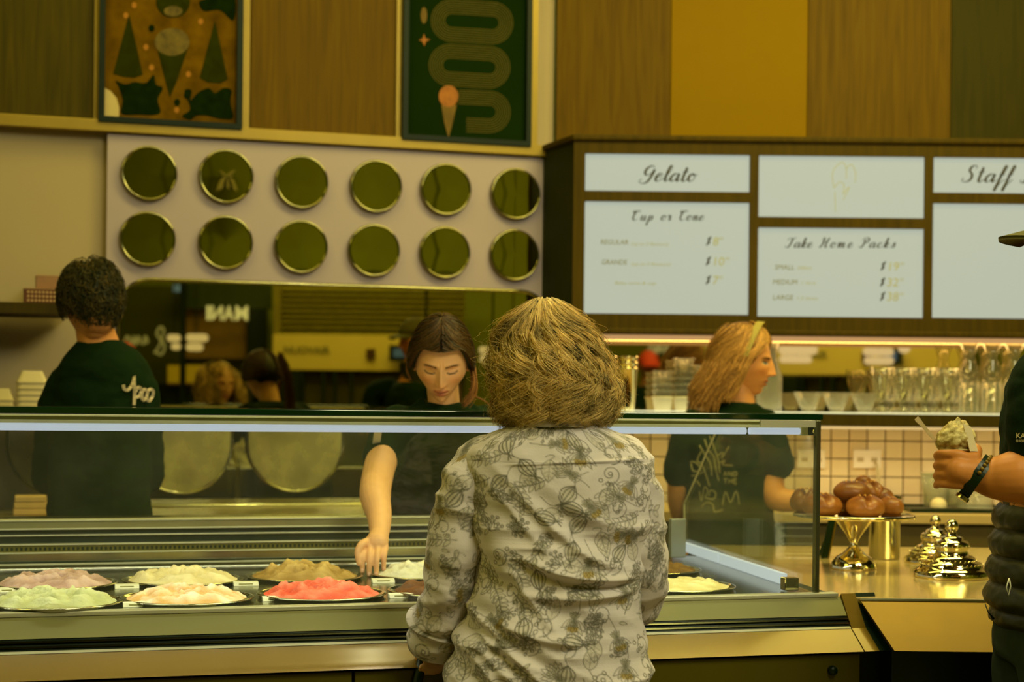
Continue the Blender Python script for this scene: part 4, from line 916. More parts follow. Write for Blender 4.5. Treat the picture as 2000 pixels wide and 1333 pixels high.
# rear counter along the left wall
RC = mat('rear_counter_brown', C(60, 54, 18), rough=.4, var=.15, scale=3)
zr = wl(200, 797, -.45)[1]
rc = thing('rear_counter', 'dark rear work counter under the long mirror', 'counter', FL.w(-2.0, -.02, 0), FL.a)
# low counter with worktop at bench height, and a raised ledge carrying the tubs
MB().box(-1.0, 1.96, -.44, .0, .1, .98).build('cabinet', RC, rc); MB().box(-1.0, 1.97, -.46, .0, .98, 1.01).build('worktop', mat('rear_worktop', C(150, 132, 76), rough=.25, metal=.4), rc, bevel=.003)
xa = wl(-60, 790, -.2)[0]+2.0; xb = wl(112, 790, -.2)[0]+2.0
MB().box(xa, xb, -.28, -.01, zr-.03, zr).build('raised_ledge', BLACKF, rc); MB().box(xb-.02, xb, -.28, -.01, 1.01, zr-.03).build('ledge_post', BLACKF, rc); MB().box(xa, xa+.02, -.28, -.01, 1.01, zr-.03).build('ledge_post', BLACKF, rc)
TUB = mat('paper_tub', C(216, 200, 160), rough=.6, var=.05)
def tubs(px, yb, n, hw, lab, yo=-.2):
    x, z = wl(px, yb, yo); Y = FL.w(x, yo, 0).y; k = Y/F
    t = thing('paper_tub_stack', lab, 'tubs', FL.w(x, yo, zr), FL.a, 'stacks of upside-down paper tubs')
    for q in range(n):
        z0 = q*11.5*k
        w0, w1 = hw*k, hw*.80*k; hh = (11 if q < n-1 else 24)*k
        w1 = w0*.93 if q < n-1 else hw*.62*k
        MB().prism_xy(rrect(-w0, w0, -w0*.8, w0*.8, w0*.3, 3), z0, z0+2.5*k).build('tub_rim', TUB, t)
        P0, P1 = rrect(-w0*.95, w0*.95, -w0*.76, w0*.76, w0*.3, 3), rrect(-w1, w1, -w1*.8, w1*.8, w1*.3, 3); m = MB(); nn_ = len(P0)
        m.add([(x_, y_, z0+2.5*k) for x_, y_ in P0] + [(x_, y_, z0+hh) for x_, y_ in P1], [tuple(range(nn_, 2*nn_))] + [(i, (i+1) % nn_, (i+1) % nn_+nn_, i+nn_) for i in range(nn_)])
        m.build('tub', TUB, t)
tubs(62, 788, 5, 31, 'tall stack of white upside-down paper tubs left of the man in black')
tubs(2, 788, 2, 26, 'short stack of white paper tubs at the left edge'); tubs(122, 788, 4, 28, 'stack of white paper tubs half hidden behind the man in black')
# paper towel sheet on the worktop
xw, zw = wl(60, 960, -.3); t = thing('paper_stack', 'square stack of white napkins on the rear worktop at left', 'napkins', FL.w(xw, -.36, 1.011), FL.a)
for q in range(3): MB().box(-.055+.002*q, .055-.003*q, -.05, .05, .021*q, .0205*q+.020).build('napkin_bundle', mat('napkin', C(224, 190, 140), rough=.8), t, bevel=.003)
# ------------------------------------------------------------------ people: helpers
def cat3(P, n=5):
    P = [Vector(p) for p in P]; out = []; m = len(P)
    for i in range(m-1):
        a, b, c, d = P[max(i-1, 0)], P[i], P[i+1], P[min(i+2, m-1)]
        for k in range(n):
            t = k/n; out.append(.5*((2*b) + (c-a)*t + (2*a-5*b+4*c-d)*t*t + (3*b-a-3*c+d)*t**3))
    out.append(P[-1]); return out
def lerp_list(L_, n):
    x = np.linspace(0, len(L_)-1, n); return list(np.interp(x, np.arange(len(L_)), L_))
def limb(mb, P, rad, n=14, seg=5, flat=1.0):
    Q = cat3(P, seg); mb.tube(Q, lerp_list(rad, len(Q)), n=n, flat=flat)
    mb.ball(Q[0], rad[0]*.98, n, 8); mb.ball(Q[-1], rad[-1]*.98, n, 8)
def ring(c, hw, hd, yaw=0, n=32, ex=2.3, tilt=0):
    out = []
    for k in range(n):
        a = 2*math.pi*k/n; ca, sa = math.cos(a), math.sin(a)
        x = hw*math.copysign(abs(ca)**(2/ex), ca); y = hd*math.copysign(abs(sa)**(2/ex), sa)
        xr_, yr_ = x*math.cos(yaw)-y*math.sin(yaw), x*math.sin(yaw)+y*math.cos(yaw)
        out.append(Vector((c[0]+xr_, c[1]+yr_, c[2] + tilt*xr_)))
    return out
def torso(mb, secs, n=32, sub=4):
    """secs: (x, y, z, half width, half depth, yaw, tilt) from the top down"""
    A = np.array(secs, float); t = np.linspace(0, len(A)-1, (len(A)-1)*sub+1)
    idx = np.arange(len(A)); B = np.stack([np.interp(t, idx, A[:, k]) for k in range(A.shape[1])], 1)
    for _ in range(2): B[1:-1] = .25*B[:-2] + .5*B[1:-1] + .25*B[2:]
    P = [ring(r[:3], r[3], r[4], r[5], n, 2.3, r[6]) for r in B]
    k = len(mb.v); mb.grid(P[::-1], closed=True); m = len(P)
    mb.f.append(tuple(k+i for i in range(n-1, -1, -1))); mb.f.append(tuple(k+(m-1)*n+i for i in range(n)))
def remesh(mb, voxel, smooth=6, fac=.5):
    me = mb.mesh('tmp_body', None); ob = bpy.data.objects.new('tmp_body', me); sc.collection.objects.link(ob)
    r = ob.modifiers.new('r', 'REMESH'); r.mode = 'VOXEL'; r.voxel_size = voxel
    if smooth: s = ob.modifiers.new('s', 'SMOOTH'); s.factor = fac; s.iterations = smooth
    bpy.context.view_layer.update()
    m2 = bpy.data.meshes.new_from_object(ob.evaluated_get(bpy.context.evaluated_depsgraph_get()))
    v = np.empty(len(m2.vertices)*3); m2.vertices.foreach_get('co', v); v = v.reshape(-1, 3)
    f = [tuple(p.vertices) for p in m2.polygons]
    bpy.data.objects.remove(ob); bpy.data.meshes.remove(me); bpy.data.meshes.remove(m2)
    return v, f
def put(name, v, f, mt, root, col=None, smooth=True):
    """one mesh part given in world coordinates, child of root"""
    m = MB(); o = np.array(root.location); v = np.asarray(v) - o
    me = bpy.data.meshes.new(name); me.from_pydata(v.tolist(), [], f); me.materials.append(mt)
    if col is not None:
        a = me.color_attributes.new('Col', 'FLOAT_COLOR', 'POINT'); c4 = np.ones((len(v), 4), np.float32); c4[:, :3] = col; a.data.foreach_set('color', c4.ravel())
    if smooth: me.polygons.foreach_set('use_smooth', [True]*len(me.polygons))
    me.update(); return link(name, me, root)
def person(label, x, y): return thing('person', label, 'person', (x, y, 0))
def sm(x, a, b): t = np.clip((x-a)/(b-a), 0, 1); return t*t*(3-2*t)
def rotm(yaw, pitch, roll, c, s=1.0):
    """yaw 0 faces the camera (-y), positive yaw turns to the picture's right; pitch > 0 looks down"""
    M = Matrix.Translation(Vector(c)) @ Matrix.Rotation(yaw, 4, 'Z') @ Matrix.Rotation(roll, 4, 'Y') @ Matrix.Rotation(pitch, 4, 'X') @ Matrix.Scale(s, 4)
    return M
def app(M, v):
    A = np.array(M); return np.asarray(v) @ A[:3, :3].T + A[:3, 3]
G_ = lambda x, z, cx, cz, sx, sz: np.exp(-((x-cx)/sx)**2 - ((z-cz)/sz)**2)
def skull(az, ph, grow=0.0):
    z = np.cos(ph); rho = np.sin(ph); zz = z*.112
    w = .0745 - .030*sm(-z, .15, 1.0)
    yb = .098 - .030*sm(-z, .2, .95); yf = .092 - .006*sm(z, .35, 1) - .006*sm(-z, .5, 1)
    rho_x = rho**np.where(z < 0, .70, .92); front = np.cos(az) > 0
    rho_y = np.where(front & (z < 0), rho**.42, rho**.9)
    x = (w+grow)*np.sin(az)*rho_x; y = -np.cos(az)*np.where(front, yf+grow, yb+grow)*rho_y
    return x, y, zz + grow*z
def head_mesh(skin, lips, brow, closed=True, male=False, nu=150, nv=100, iris=(.03, .03, .015)):
    s = np.linspace(-1, 1, nu, endpoint=False); az = np.pi*(.45*s + .55*s**3)
    ph = np.linspace(.02, np.pi-.02, nv); AZ, PH = np.meshgrid(az, ph)
    x, y, z = skull(AZ, PH); fr = sm(np.cos(AZ), -.05, .45); ax = np.abs(x)
    d = np.zeros_like(x)
    ridge = np.clip((.014 - z)/.047, 0, 1)*sm(z, -.047, -.035)
    d += (.006 + .0190*ridge**1.1)*np.exp(-(x/(.0068 + .0035*ridge))**2)*sm(z, -.046, -.036)*sm(-z, -.026, -.004)
    d += .008*G_(ax, z, .0115, -.0365, .0055, .0055)
    d -= .0145*G_(ax, z, .030, .005, .016, .011)
    d += (.0065 if closed else .0055)*G_(ax, z, .031, .001, .0125, .0080)
    d += .0060*G_(ax, z, .028, .0205, .020, .0060) + (.003*G_(x, z, 0, .02, .02, .012) if male else 0)
    d += .0040*G_(ax, z, .047, -.020, .018, .016) - .0030*G_(ax, z, .047, -.055, .014, .018)
    d += .0065*G_(x, z, 0, -.0592, .017, .0042) + .0075*G_(x, z, 0, -.0715, .015, .0050) - .0050*G_(x, z, 0, -.0652, .021, .0018) - .0025*G_(x, z, 0, -.082, .014, .0045)
    d += .0075*G_(x, z, 0, -.099, .017, .011)
    d -= .0022*(G_(ax, z, .0045, .021, .0016, .009))                      # frown lines
    y = y - d*fr
    col = np.empty(x.shape + (3,)); col[:] = skin
    def mixc(m, c):
        m = np.clip(m, 0, 1)[..., None]*fr[..., None]; col[:] = col*(1-m) + np.array(c)*m
    mixc(.55*G_(ax, z, .040, -.028, .022, .018), (skin[0]*1.0, skin[1]*.72, skin[2]*.6))
    mixc(.45*G_(x, z, 0, -.036, .012, .010), (skin[0]*1.0, skin[1]*.74, skin[2]*.62))
    mixc(1.5*np.exp(-((z+.0592+.10*ax*ax*10)/.0040)**2)*sm(.023-ax, 0, .006), lips); mixc(1.5*G_(x, z, 0, -.0715, .016, .0048), lips)
    mixc(1.3*G_(x, z, 0, -.0652, .020, .0013), tuple(q*.35 for q in lips))
    bz = .0150 + .16*(ax-.012)*sm(.050-ax, 0, .02)
    mixc(1.4*np.exp(-((z-bz)/.0034)**2)*sm(ax, .010, .016)*sm(.052-ax, 0, .012), brow)
    if closed:
        mixc(.5*G_(ax, z, .031, .007, .014, .006), tuple(np.array(skin)*np.array((.80, .62, .5))))
        mixc(1.6*np.exp(-((z+.0048-3.2*(ax-.031)**2*4)/.0017)**2)*sm(ax, .014, .019)*sm(.049-ax, 0, .006), (.012, .010, .004))
    else:
        lz = 3.0*(ax-.031)**2*4
        mixc(2*np.exp(-((z-.0005)/.0045)**4)*np.exp(-((ax-.031)/.0115)**4), (.55, .50, .36)); mixc(2*np.exp(-((z-.001)/.0046)**4)*np.exp(-((ax-.031)/.0048)**4), iris)
        mixc(1.7*np.exp(-((z-.0062+lz)/.0018)**2)*sm(ax, .014, .019)*sm(.050-ax, 0, .006), (.012, .010, .004))
    v = np.stack([x, y, z], -1).reshape(-1, 3); c = col.reshape(-1, 3); f = []
    for j in range(nv-1):
        for i in range(nu): f.append((j*nu+i, (j+1)*nu+i, (j+1)*nu+(i+1) % nu, j*nu+(i+1) % nu))
    k = len(v); f.append(tuple(range(nu))); f.append(tuple((nv-1)*nu+i for i in range(nu-1, -1, -1)))
    V = [v]; Cc = [c]; n0 = k
    for sgn in (-1, 1):                                                   # ears
        e = MB(); e.ball((0, 0, 0), (.0085, .017, .030), 16, 12); e.ball((sgn*.006, .006, .002), (.006, .013, .025), 16, 10); e.ball((sgn*.002, -.004, -.024), (.006, .008, .010), 10, 8)
        ev = np.array(e.v); ev = ev @ np.array(Matrix.Rotation(sgn*R(-18), 3, 'Z')).T + np.array((sgn*.0745, .008, -.004)); V.append(ev); Cc.append(np.tile(np.array(skin)*np.array((1.0, .82, .72)), (len(ev), 1)))
        f += [tuple(q+n0 for q in ff) for ff in e.f]; n0 += len(ev)
    return np.concatenate(V), f, np.concatenate(Cc)
def join(*L_):
    V = []; Fc = []; Cc = []; n = 0
    for v, f, c in L_:
        v = np.asarray(v); V.append(v); Fc += [tuple(i+n for i in q) for q in f]; n += len(v)
        Cc.append(c if np.ndim(c) == 2 else np.tile(np.array(c, float), (len(v), 1)))
    return np.concatenate(V), Fc, np.concatenate(Cc)
def strands(S, rad, col, k=3):
    """S (n, m, 3) polylines -> thin tubes; rad (n, m); col (n, m, 3)"""
    n, m, _ = S.shape; T = np.gradient(S, axis=1); T /= np.linalg.norm(T, axis=2, keepdims=True)+1e-9
    ref = np.tile(np.array((.31, .87, .38)), (n, m, 1)); A = np.cross(T, ref); A /= np.linalg.norm(A, axis=2, keepdims=True)+1e-9; B = np.cross(T, A)
    V = np.stack([S + (A*math.cos(2*math.pi*q/k) + B*math.sin(2*math.pi*q/k))*rad[..., None] for q in range(k)], 2)   # n,m,k,3
    Cc = np.repeat(col[:, :, None, :], k, 2)
    base = (np.arange(n)[:, None, None]*m + np.arange(m-1)[None, :, None])*k + np.arange(k)[None, None, :]
    nx = (np.arange(n)[:, None, None]*m + np.arange(m-1)[None, :, None])*k + ((np.arange(k)+1) % k)[None, None, :]
    Fq = np.stack([base, nx, nx+k, base+k], -1).reshape(-1, 4)
    return V.reshape(-1, 3), [tuple(q) for q in Fq.tolist()], Cc.reshape(-1, 3)
def hair_shell(line, off, nu=90, nv=60, amp=.0, freq=40, seed=0):
    """cap over the skull down to polar angle line(az); off(az, ph) thickness"""
    az = np.linspace(-np.pi, np.pi, nu, endpoint=False); V = []; f = []
    t = np.linspace(0.02, 1, nv)
    P = []
    for j in range(nv):
        row = []
        for a in az:
            ph = t[j]*line(a); g = off(a, ph)*(1 - .75*max(0, (t[j]-.9)/.1))
            x, y, z = skull(np.array(a), np.array(ph), g)
            if amp: dd = amp*noise.noise(Vector((float(x)*freq, float(y)*freq, float(z)*freq+seed))); x, y, z = x*(1+dd/.08), y*(1+dd/.09), z+dd*.6
            row.append((float(x), float(y), float(z)))
        P.append(row)
    mb = MB(); mb.grid(P, closed=True); mb.f = [q[::-1] for q in mb.f]; mb.f.append(tuple(range(nu)))
    return np.array(mb.v), mb.f
HAIRM = mat('hair', attr='Col', rough=.55, var=.12, scale=30, spec=.3)
SKINM = mat('skin', attr='Col', rough=.48, var=.06, scale=50, sss=.06, bump=.05, bscale=260)
BLKT = mat('black_cotton', C(8, 31, 1), rough=.9, var=.2, scale=20, bump=.25, bscale=120, spec=.15)
def cloth_fold(v, amp, f=(6, 6, 11), seed=0):
    out = np.array(v, float); c = out.mean(0)
    for i, p in enumerate(out):
        d = noise.turbulence(Vector((p[0]*f[0]+seed, p[1]*f[1], p[2]*f[2])), 3, True, noise_basis='PERLIN_ORIGINAL') - .55
        q = p-c; q[2] = 0; L_ = np.linalg.norm(q)+1e-6; out[i] = p + q/L_*d*amp
    return out
def finger(mb, P, r0, r1):
    Q = cat3(P, 5); mb.tube(Q, lerp_list([r0, r0*1.02, (r0+r1)/2, r1], len(Q)), n=10); mb.ball(Q[-1], r1*1.0, 10, 8); mb.ball(Q[0], r0, 10, 8)
# ------------------------------------------------------------------ customer in the floral shirt, back to us
YC = 3.32; KC = YC/F
cp = lambda px, py, Y=YC: at(px, py, Y)
cust = person('woman with wavy blonde bob and floral shirt standing at the case, back to us', cp(1085, 900).x, YC)
SK1 = c3(196, 150, 100)
# body (one continuous skin): legs, torso, arms, hands, neck, head
b = MB()
torso(b, [(*cp(1086, 790)[:], .050, .050, 0, 0), (*cp(1086, 830)[:], .060, .055, 0, 0), (*cp(1086, 860)[:], .125, .075, 0, 0), (*cp(1088, 900)[:], .150, .085, 0, 0), (*cp(1090, 1000)[:], .150, .095, 0, 0), (*cp(1084, 1150)[:], .150, .10, 0, 0), (*cp(1076, 1300)[:], .175, .115, 0, 0), (*cp(1075, 1450)[:], .175, .11, 0, 0)])
for s in (-1, 1):
    x = cp(1075, 1450).x + s*.085
    limb(b, [(x, YC, .74), (x+s*.004, YC-.01, .47), (x+s*.006, YC+.01, .10)], [.088, .060, .042]); limb(b, [(x, YC-.02, .06), (x, YC+.12, .035)], [.042, .032])
sl, el = cp(952, 915), cp(878, 1140, YC+.02); wl_ = Vector((cp(842, 1235, YC+.08).x, YC+.085, cp(842, 1240, YC+.08).z))
sr, er = cp(1218, 915), cp(1258, 1150, YC+.05); wr_ = Vector((cp(1205, 1170, YC+.2).x, YC+.21, cp(1205, 1165, YC+.2).z))
limb(b, [sl, el, wl_], [.036, .034, .026]); limb(b, [sr, er, wr_], [.036, .034, .026])
def fist(mb, w, d, side, s=1.0, up=Vector((0, 0, 1))):
    """loosely closed hand: palm block, four curled fingers, thumb"""
    d = d.normalized(); x = d.cross(up).normalized()*side; u = x.cross(d)*side; c = w + d*.045*s
    mb.ball(c, (.036*s, .036*s, .030*s), 14, 10)
    for k in range(4):
        o = c + x*(.026-.017*k)*s + d*.030*s; r = (.0092-.0005*abs(k-1))*s; L_ = (.85, 1.0, .95, .75)[k]
        finger(mb, [o - d*.01*s, o + d*.018*s*L_ + u*.004*s, o + d*.020*s*L_ - u*.022*s, o - d*.004*s - u*.030*s], r, r*.85)
    finger(mb, [c + x*.030*s - d*.02*s, c + x*.044*s + d*.005*s - u*.008*s, c + x*.034*s + d*.028*s - u*.018*s], .0105*s, .0085*s)
fist(b, wl_, Vector((-.15, .45, -1)), 1, .88); fist(b, wr_, Vector((-.45, 1, .05)), -1, .92)
bv, bf = remesh(b, .006, 5)
hM = rotm(math.pi, R(8), 0, cp(1078, 700) + Vector((0, .035, 0)), .93)
hv, hf, hc = head_mesh(SK1, c3(170, 96, 70), c3(110, 80, 40))
v, f, c = join((bv, bf, SK1), (app(hM, hv), hf, hc)); put('body', v, f, SKINM, cust, c)
# trousers
b = MB(); torso(b, [(*cp(1076, 1270)[:], .160, .10, 0, 0), (*cp(1075, 1400)[:], .19, .125, 0, 0), (cp(1075, 1450).x, YC, .78, .185, .12, 0, 0), (cp(1075, 1450).x, YC, .72, .17, .11, 0, 0)])
for s in (-1, 1):
    x = cp(1075, 1450).x + s*.088; limb(b, [(x, YC, .78), (x+s*.004, YC-.01, .47), (x+s*.006, YC+.01, .09)], [.095, .072, .058])
tv, tf = remesh(b, .01, 4); put('trousers', tv, tf, mat('dark_trousers', C(24, 38, 6), rough=.8, var=.15), cust)
# ---- printed pattern, computed once as a tile of ink / wash / yellow (1 mm per cell)
NT = 700
ink = np.zeros((NT, NT)); wash = np.zeros((NT, NT)); yel = np.zeros((NT, NT)); pr_ = random.Random(5)
STQ = []
def stamp(P, r=.45, val=1.0):
    P = np.array([(p[0], p[1]) for p in P]); L_ = np.concatenate([[0], np.cumsum(np.hypot(*np.diff(P, axis=0).T))])
    t = np.linspace(0, L_[-1], max(2, int(L_[-1]*2))); STQ.append(np.stack([np.interp(t, L_, P[:, 0]), np.interp(t, L_, P[:, 1]), np.full(len(t), r), np.full(len(t), val)], 1))
def flush():
    q = np.concatenate(STQ); ix = np.floor(q[:, :2]).astype(int)
    for dx in (-1, 0, 1, 2):
        for dy in (-1, 0, 1, 2):
            c = ix + (dx, dy); w = np.clip(q[:, 2] + .6 - np.hypot(q[:, 0]-c[:, 0], q[:, 1]-c[:, 1]), 0, 1)*q[:, 3]
            np.maximum.at(ink, (c[:, 1] % NT, c[:, 0] % NT), w)
def fillp(arr, P, val):
    P = np.array([(p[0], p[1]) for p in P]); x0, y0 = np.floor(P.min(0)).astype(int); x1, y1 = np.ceil(P.max(0)).astype(int)
    gx, gy = np.meshgrid(np.arange(x0, x1+1), np.arange(y0, y1+1)); ins = np.zeros(gx.shape, bool); n = len(P)
    for i in range(n):
        a, b2 = P[i], P[(i+1) % n]
        cnd = ((a[1] > gy) != (b2[1] > gy)) & (gx < (b2[0]-a[0])*(gy-a[1])/(b2[1]-a[1]+1e-9) + a[0]); ins ^= cnd
    arr[gy[ins] % NT, gx[ins] % NT] = np.maximum(arr[gy[ins] % NT, gx[ins] % NT], val)
def leafp(x, y, a, L_, w, vein=True, fill=.0):
    d = np.array((math.cos(a), math.sin(a))); n = np.array((-d[1], d[0])); o = np.array((x, y)); A = []; B = []
    for t in np.linspace(0, 1, 9): q = math.sin(math.pi*t**.8)*w; A.append(o + d*L_*t + n*q); B.append(o + d*L_*t - n*q)
    stamp(A); stamp(B)
    if fill: fillp(wash, A + B[::-1], fill)
    if vein:
        stamp([o, o+d*L_], .3)
        for t in (.3, .5, .7): stamp([o+d*L_*t, o+d*L_*(t+.15)+n*w*.7], .25, .8); stamp([o+d*L_*t, o+d*L_*(t+.15)-n*w*.7], .25, .8)
def motif(x, y, a, kind):
    o = np.array((x, y)); d = np.array((math.cos(a), math.sin(a)))
    if kind == 0:                                                        # open flower with pointed petals
        for k in range(7):
            b2 = a + (k-3)*.30; yy = pr_.random() < .35
            leafp(x, y, b2, pr_.uniform(20, 30), 4.2, False, .3 if k % 2 else 0)
            if k in (2, 3, 4) and a > 0: leafp(x, y, b2, 20, 3, False); q = o + np.array((math.cos(b2), math.sin(b2)))*16; fillp(yel, [q + np.array((math.cos(t), math.sin(t)))*4.5 for t in np.linspace(0, 6.2, 9)], .9)
        for k in range(5): b2 = a + math.pi + (k-2)*.35; leafp(x, y, b2, 12, 2.6, False, .45)
        stamp(catmull([o, o - d*18 + (4, 3), o - d*38 + (-4, 0)], 6))
    elif kind == 1:                                                      # bulb with vertical stripes
        n = np.array((-d[1], d[0]))
        for w in (-11, -6, 0, 6, 11): stamp(catmull([o, o + d*12 + n*w, o + d*26 + n*w*.75, o + d*34], 6), .8)
        fillp(wash, [o + d*17 + np.array((math.cos(t)*10, math.sin(t)*10)) for t in np.linspace(0, 6.2, 12)], .35)
        for k in (-1, 0, 1): stamp([o + d*34, o + d*42 + n*k*5], .8)
        stamp(catmull([o, o - d*14 + n*5, o - d*30 - n*3], 6))
    elif kind == 2:                                                      # big veined leaf on a curl
        leafp(x, y, a, 36, 11, True, .28); stamp(catmull([o, o - d*10 + (5, 4), o - d*16 + (-3, 9), o - d*8 + (-8, 4)], 6))
    elif kind == 3:                                                      # spray of small twigs and berries
        for k in range(7):
            b2 = a + (k-3)*.33; L_ = pr_.uniform(14, 26); q = o + np.array((math.cos(b2), math.sin(b2)))*L_
            stamp(catmull([o, (o+q)/2 + pr_.uniform(-3, 3), q], 4), .6)
            stamp([q + np.array((math.cos(t), math.sin(t)))*2.4 for t in np.linspace(0, 6.3, 9)], .6)
            m = (o+q)/2; stamp([m, m + np.array((math.cos(b2+.7), math.sin(b2+.7)))*7], .6); stamp([m, m + np.array((math.cos(b2-.7), math.sin(b2-.7)))*7], .6)
    elif kind == 4:                                                      # stem with paired narrow leaves
        P = catmull([o, o + d*22 + (5, 0), o + d*46 - (4, 3)], 8); stamp(P, .7)
        for t in (3, 6, 9, 12, 15):
            if t < len(P): q = P[t]; leafp(q[0], q[1], a+.8, 14, 3.2, False, .35 if t % 2 else 0); leafp(q[0], q[1], a-.8, 14, 3.2, False, .25)
    else:                                                                # curls
        stamp(catmull([o + np.array((math.cos(t), math.sin(t)))*(3 + 1.6*t) for t in np.linspace(0, 8, 16)], 4), .6)
        for k in range(4): q = o + (pr_.uniform(-16, 16), pr_.uniform(-16, 16)); stamp([q + np.array((math.cos(t), math.sin(t)))*3 for t in np.linspace(0, 6.3, 9)], .6)
st_ = 41.2; k_ = 0
for gy in range(17):
    for gx in range(17):
        kind = [0, 3, 2, 4, 1, 5, 3, 0, 4, 2, 3, 1, 5, 4][(gx*5 + gy*3 + (gy//2)) % 14]
        motif(gx*st_ + (gy % 2)*20 + pr_.uniform(-9, 9), gy*st_ + pr_.uniform(-9, 9), pr_.choice((1.3, 1.7, 2.2, .9, 1.5, -1.4, .3, 2.8)), kind)
for k in range(260): x, y = pr_.uniform(0, NT), pr_.uniform(0, NT); a = pr_.uniform(0, 6.3); leafp(x, y, a, pr_.uniform(8, 15), pr_.uniform(1.5, 3), False, pr_.choice((0, .3, .45)))
for gy in range(15):
    for gx in range(15):
        motif(gx*46.7 + 20 + (gy % 2)*22 + pr_.uniform(-10, 10), gy*46.7 + 18 + pr_.uniform(-10, 10), pr_.uniform(-3, 3), [3, 2, 5, 4, 0, 3, 1, 5][(gx*3 + gy*5) % 8])
flush()
def sample(u, v):                                                        # metres -> colours
    u = np.asarray(u)*1000; v = np.asarray(v)*1000; u = u/1.25; v = v/1.25; iu = np.floor(u).astype(int); iv = np.floor(v).astype(int); fu, fv = u-iu, v-iv
    def bil(a): return (a[iv % NT, iu % NT]*(1-fu)+a[iv % NT, (iu+1) % NT]*fu)*(1-fv) + (a[(iv+1) % NT, iu % NT]*(1-fu)+a[(iv+1) % NT, (iu+1) % NT]*fu)*fv
    base = np.array(C(216, 206, 208)[:3]); w_ = np.array(C(178, 170, 136)[:3]); y_ = np.array(C(206, 168, 40)[:3]); i_ = np.array(C(52, 54, 8)[:3])
    c = np.broadcast_to(base, u.shape + (3,)).copy()
    for arr, q, s in ((wash, w_, 1.0), (yel, y_, .8), (ink, i_, .85)): m = np.clip(bil(arr)*s, 0, 1)[..., None]; c = c*(1-m) + q*m
    return c
SHIRT = mat('floral_cotton', attr='Col', rough=.75, var=.05, scale=30, bump=.12, bscale=300, sheen=.1)
# ---- shirt torso: dense loft, seam and folds as relief
secs = [(1086, 806, 62, .052, .058), (1086, 822, 72, .060, .060), (1086, 834, 90, .066, .062), (1087, 845, 122, .075, .07), (1088, 862, 156, .088, .078), (1089, 885, 178, .100, .085), (1090, 915, 186, .110, .09), (1092, 960, 184, .118, .09), (1096, 1020, 172, .122, .09), (1094, 1080, 160, .122, .09), (1086, 1140, 152, .122, .09), (1078, 1190, 158, .128, .09), (1072, 1250, 178, .138, .09), (1072, 1300, 190, .146, .09), (1074, 1360, 200, .150, .09), (1074, 1440, 206, .152, .09)]
A = np.array(secs, float); py = np.linspace(806, 1440, 380)
px = np.interp(py, A[:, 1], A[:, 0]); hw = np.interp(py, A[:, 1], A[:, 2])*KC; hd = np.interp(py, A[:, 1], A[:, 3])
def smo(a, n): 
    for _ in range(n): a[1:-1] = .25*a[:-2]+.5*a[1:-1]+.25*a[2:]
    return a
hw = smo(hw, 14); px = smo(px, 14); hd = smo(hd, 14)
th = np.concatenate([np.linspace(-np.pi*.98, 0, 330, endpoint=False), np.linspace(0, np.pi*1.02, 50, endpoint=False)])   # -pi..0 is the back (towards the camera)
ex = 2.25; ca, sa = np.cos(th), np.sin(th); ux = np.sign(ca)*np.abs(ca)**(2/ex); uy = np.sign(sa)*np.abs(sa)**(2/ex)
Z = np.array([at(1085, q, YC).z for q in py]); X0 = np.array([at(a, q, YC).x for a, q in zip(px, py)])
VX = X0[:, None] + hw[:, None]*ux[None]; VY = YC + hd[:, None]*uy[None]; VZ = np.repeat(Z[:, None], len(th), 1)
nx_, ny_ = ux/hw.mean(), uy/hd.mean(); nl = np.hypot(nx_, ny_); nx_, ny_ = nx_/nl, ny_/nl
def fold(px_, pz, back):
    o = np.zeros_like(px_)
    for i in range(px_.shape[0]):
        for j in range(px_.shape[1]):
            x, z = px_[i, j], pz[i, j]; n1 = noise.noise(Vector((x*3.2 + 4, z*15 + 2.2*math.sin(x*7), 1.3))); n2 = noise.noise(Vector((x*8, z*30+6, 7.7))); n3 = noise.noise(Vector((x*13 + z*9, z*9, 3.1)))
            o[i, j] = .011*(1-abs(n1)*2.2) + .0045*(1-abs(n2)*2) + .003*n3
    return o
def up2(a, shp):
    r = np.linspace(0, a.shape[0]-1, shp[0]); q = np.linspace(0, a.shape[1]-1, shp[1])
    a = np.stack([np.interp(r, np.arange(a.shape[0]), a[:, k]) for k in range(a.shape[1])], 1)
    return np.stack([np.interp(q, np.arange(a.shape[1]), a[k]) for k in range(shp[0])], 0)
FD = up2(fold(VX[::4, ::4], VZ[::4, ::4], None), VX.shape)
low = sm((py-930)/420, 0, .35)[:, None]; FD = FD*(.35 + .95*low)
def crease(x0, z0, x1, z1, w, a, sag=0):                                 # explicit soft folds given by photograph pixels
    p, q = at(x0, z0, YC), at(x1, z1, YC); t = np.clip((VX-p.x)/(q.x-p.x), -.2, 1.2); zc_ = p.z + (q.z-p.z)*t - sag*4*t*(1-t)
    return a*np.exp(-((VZ-zc_)/w)**2)*sm(t, -.15, .15)*sm(1-t, -.15, .15)
FD += crease(1040, 1090, 1215, 1120, .010, .013, .012) + crease(1040, 1150, 1225, 1140, .009, .011, .010) + crease(985, 1205, 1120, 1240, .010, .012, .004) + crease(940, 1225, 1060, 1290, .010, .010, .004) - crease(1035, 1105, 1215, 1134, .010, .010, .012)
FD += crease(1000, 905, 1245, 895, .003, .0035, 0) 
VX += nx_[None]*FD; VY += ny_[None]*FD
arc = np.concatenate([[0], np.cumsum(np.hypot(np.diff(ux)*.17, np.diff(uy)*.11))])
U = np.repeat((arc+.02)[None], len(py), 0); Vv = np.repeat((-Z)[:, None], len(th), 1)*1.0
colT = sample(U, Vv); seam = at(1085, 896, YC).z
colT *= (1 - .45*np.exp(-((VZ + .006*np.cos((VX-VX.mean())*6) - seam)/.0009)**2))[..., None]
nI = len(th); n_j = len(py); idx = np.arange(n_j*nI).reshape(n_j, nI); nxt = np.roll(idx, -1, 1)
